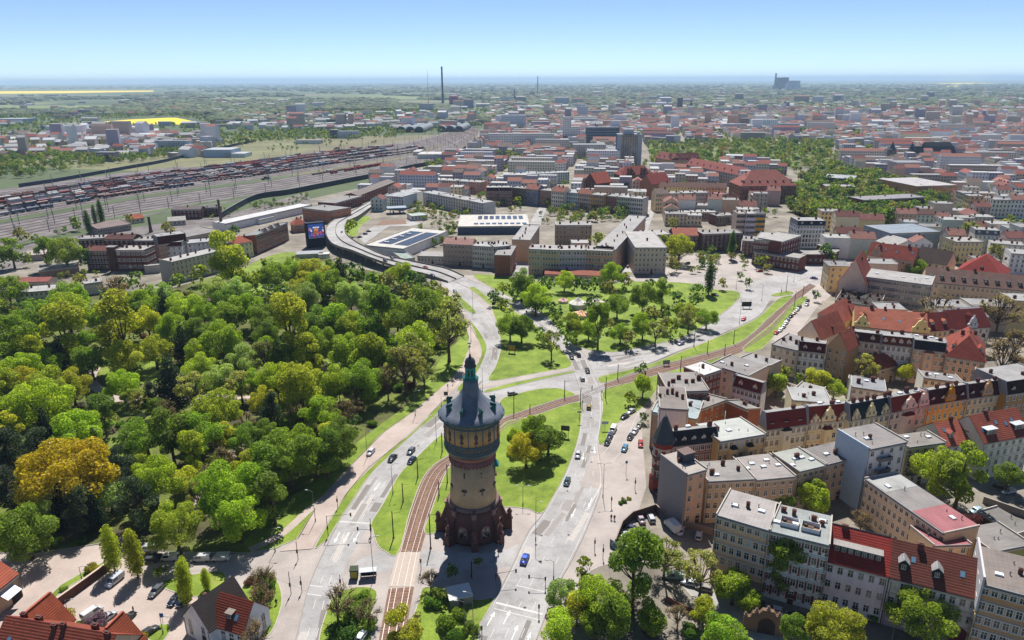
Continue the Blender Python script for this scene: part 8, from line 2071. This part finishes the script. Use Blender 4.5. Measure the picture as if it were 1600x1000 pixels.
o = ob('distant_trees', npmesh('distant_trees', np.concatenate(VV), np.concatenate(FF), ['leaf_mass%d' % i for i in range(5)], np.concatenate(MM)))
o['kind'] = 'stuff'; o['label'] = 'mass of small green trees among the far houses and behind the rail yard'; o['category'] = 'trees'
# woods far away: low mounds of foliage
base_v = np.array([(math.cos(a)*r, math.sin(a)*r, z) for r, z, n_, ph in ((1,0,7,0),(.85,.6,7,.4)) for a in np.linspace(0,2*np.pi,n_+1)[:-1]+ph]+[(0,0,1.0)])
base_f = [(i,(i+1)%7,7+i) for i in range(7)]+[((i+1)%7,7+(i+1)%7,7+i) for i in range(7)]+[(7+i,7+(i+1)%7,14) for i in range(7)]
base_f = np.array(base_f)
nb = 26000
rg = np.random.default_rng(8)
py = 131+ (rg.random(nb)**.8)*62
px_ = rg.uniform(-60,1660,nb)
keep, VV, FF, off = 0, [], [], 0
for i in range(nb):
    p = G((px_[i], py[i])); x, y = p.x, p.y
    dn = math.sin(x*.0021+1.3)*math.sin(y*.0013)+.5*math.sin(x*.006+y*.0031)+.35*math.sin(y*.004-x*.0012)
    if px_[i] < 760 and dn < -.05 and py[i] > 140: continue
    if px_[i] > 760 and py[i] > 165 and rg.random() < .7: continue
    if 60 < px_[i] < 330 and 180 < py[i] < 200: continue
    if px_[i] < 260 and 139 < py[i] < 149: continue
    if occ_at(x, y): continue
    s = rg.uniform(7,13)*(1+y/5000); Vb = base_v*rg.uniform(.75,1.25,(15,1))*np.array([s*1.5, s, rg.uniform(9,16)])
    VV.append(Vb+np.array([x,y,-.1])); FF.append(base_f+off); off += 15
o = ob('distant_wood', npmesh('distant_wood', np.concatenate(VV), np.concatenate(FF), ['far_leaf']))
o['kind'] = 'stuff'; o['label'] = 'far woods and hedges fading to blue towards the horizon'; o['category'] = 'woods'
# ================================================================ AIR
hz = MB(); hz.box(-74000,-250,-1.1,74000,61500,262)
hm = bpy.data.materials.new('haze'); hm.use_nodes = True
hn = hm.node_tree; hn.nodes.remove(hn.nodes['Principled BSDF'])
pv = hn.nodes.new('ShaderNodeVolumePrincipled'); pv.inputs['Color'].default_value = (.52,.72,1,1); pv.inputs['Density'].default_value = 0.00005; pv.inputs['Anisotropy'].default_value = 0.0
hn.links.new(pv.outputs[0], hn.nodes['Material Output'].inputs['Volume'])
me = hz.mesh('haze', []); me.materials.append(hm)
o = ob('haze', me); o['kind'] = 'stuff'; o['label'] = 'thin blue haze of the air over the town'; o['category'] = 'haze'
# ================================================================ WORDS FOR THE REPEATS
bpy.context.view_layer.update()
LM = [('the water tower',(741,760)),('the big video screen',(494,366)),('the white circus tents',(905,475)),('the market hall',(610,372)),('the elevated road',(590,400)),('the brick corner house',(1040,720)),('the walled car park',(1010,830)),('the lavender house',(1340,860)),('the cemetery gate',(1196,975)),('the big golden tree',(102,728)),('the columnar trees',(205,870)),('the black-roofed cottage',(340,945)),('the gatehouse',(15,910)),('the bottom left house',(70,985)),('the beige gable block',(300,420)),('the brick factory',(200,405)),('the tram crossing',(640,890)),('the left tram bend',(670,740)),('the triangular lawn',(820,570)),('the long terrace',(890,405)),('the free-standing house',(1017,405)),('the brick offices',(1220,385)),('the curved wing',(1265,405)),('the concrete office block',(1405,460)),('the long brown school',(1540,450)),('the ochre yellow house',(1480,640)),('the dark slate mansard',(1358,650)),('the tall courtyard house',(1380,710)),('the long beige rear building',(1410,790)),('the dirt yard',(1570,775)),('the hotel tower',(982,235)),('the long white slab',(815,222)),('the red brick hipped building',(1200,300)),('the long white school',(1115,270)),('the great dark church roof',(1463,237)),('the dark fir clump',(217,622)),('the park clearing',(200,577)),('the upper park meadow',(420,430)),('the park corner',(700,510)),('the purple tree',(150,520)),('the cycle path',(600,690)),('the east square',(1200,440)),('the row of parked cars',(1232,500)),('the side street',(965,690)),('the peach orange house',(1160,690)),('the white-roofed brick house',(1110,577)),('the petrol station',(620,330)),('the rail yard',(250,310)),('the clinic building',(1397,315)),('the road junction',(920,590)),('the forecourt',(80,890)),('the hedge bed',(550,960)),('the left road',(560,800)),('the main road',(830,870)),('the shady street',(985,390)),('the white halls on the left',(60,450)),('the white gable house',(146,450)),('the ochre museum',(1465,290)),('the derelict house',(1335,475)),('the hipped salmon roof',(1300,485)),('the white village of roofs',(1250,610)),('the mural house',(1475,580)),('the park middle',(330,630)),('the park meadow path',(500,575)),('the lower park path',(430,840)),('the left park edge',(10,650)),('the far park corner',(640,450)),('the blue theatre',(1430,355)),('the poplar',(1107,430)),('the twin courtyard chestnuts',(1485,740)),('the brown-roofed pink house',(1460,900)),('the circus green',(1050,490)),('the dark pines',(215,785))]
ORD = ['nearest','second nearest','third nearest','fourth nearest','fifth nearest','sixth nearest','seventh nearest','eighth nearest','ninth nearest','tenth nearest']
used = {}
for o, look in REG:
    w = o.matrix_world.translation; x, y = PX(w)
    best = min(LM, key=lambda l: (l[1][0]-x)**2+((l[1][1]-y)*1.3)**2)
    dx, dy = x-best[1][0], y-best[1][1]
    rel = ('right of' if dx > 0 else 'left of') if abs(dx) > 1.2*abs(dy) else ('in front of' if dy > 0 else 'behind')
    if abs(dx)+abs(dy) < 9: rel = 'beside'
    used.setdefault((look, f'{rel} {best[0]}'), []).append((y, x, o))
for (look, place), L_ in used.items():
    L_.sort(key=lambda q: -q[0])
    for i, (y, x, o) in enumerate(L_):
        if len(L_) == 1: o['label'] = f'{look} {place}'
        elif len(L_) == 2: o['label'] = f'{look} {place}, the {"nearer" if i == 0 else "farther"} one'
        else: o['label'] = f'{look} {place}, the {ORD[min(i, 9)]}'
        if 'place' in o: del o['place']
for o in bpy.data.objects:
    if 'place' in o: del o['place']
for o in bpy.data.objects:
    if 'label' in o and o.parent is None and len(o['label'].split()) > 16: print('LONGLABEL', o['label'])
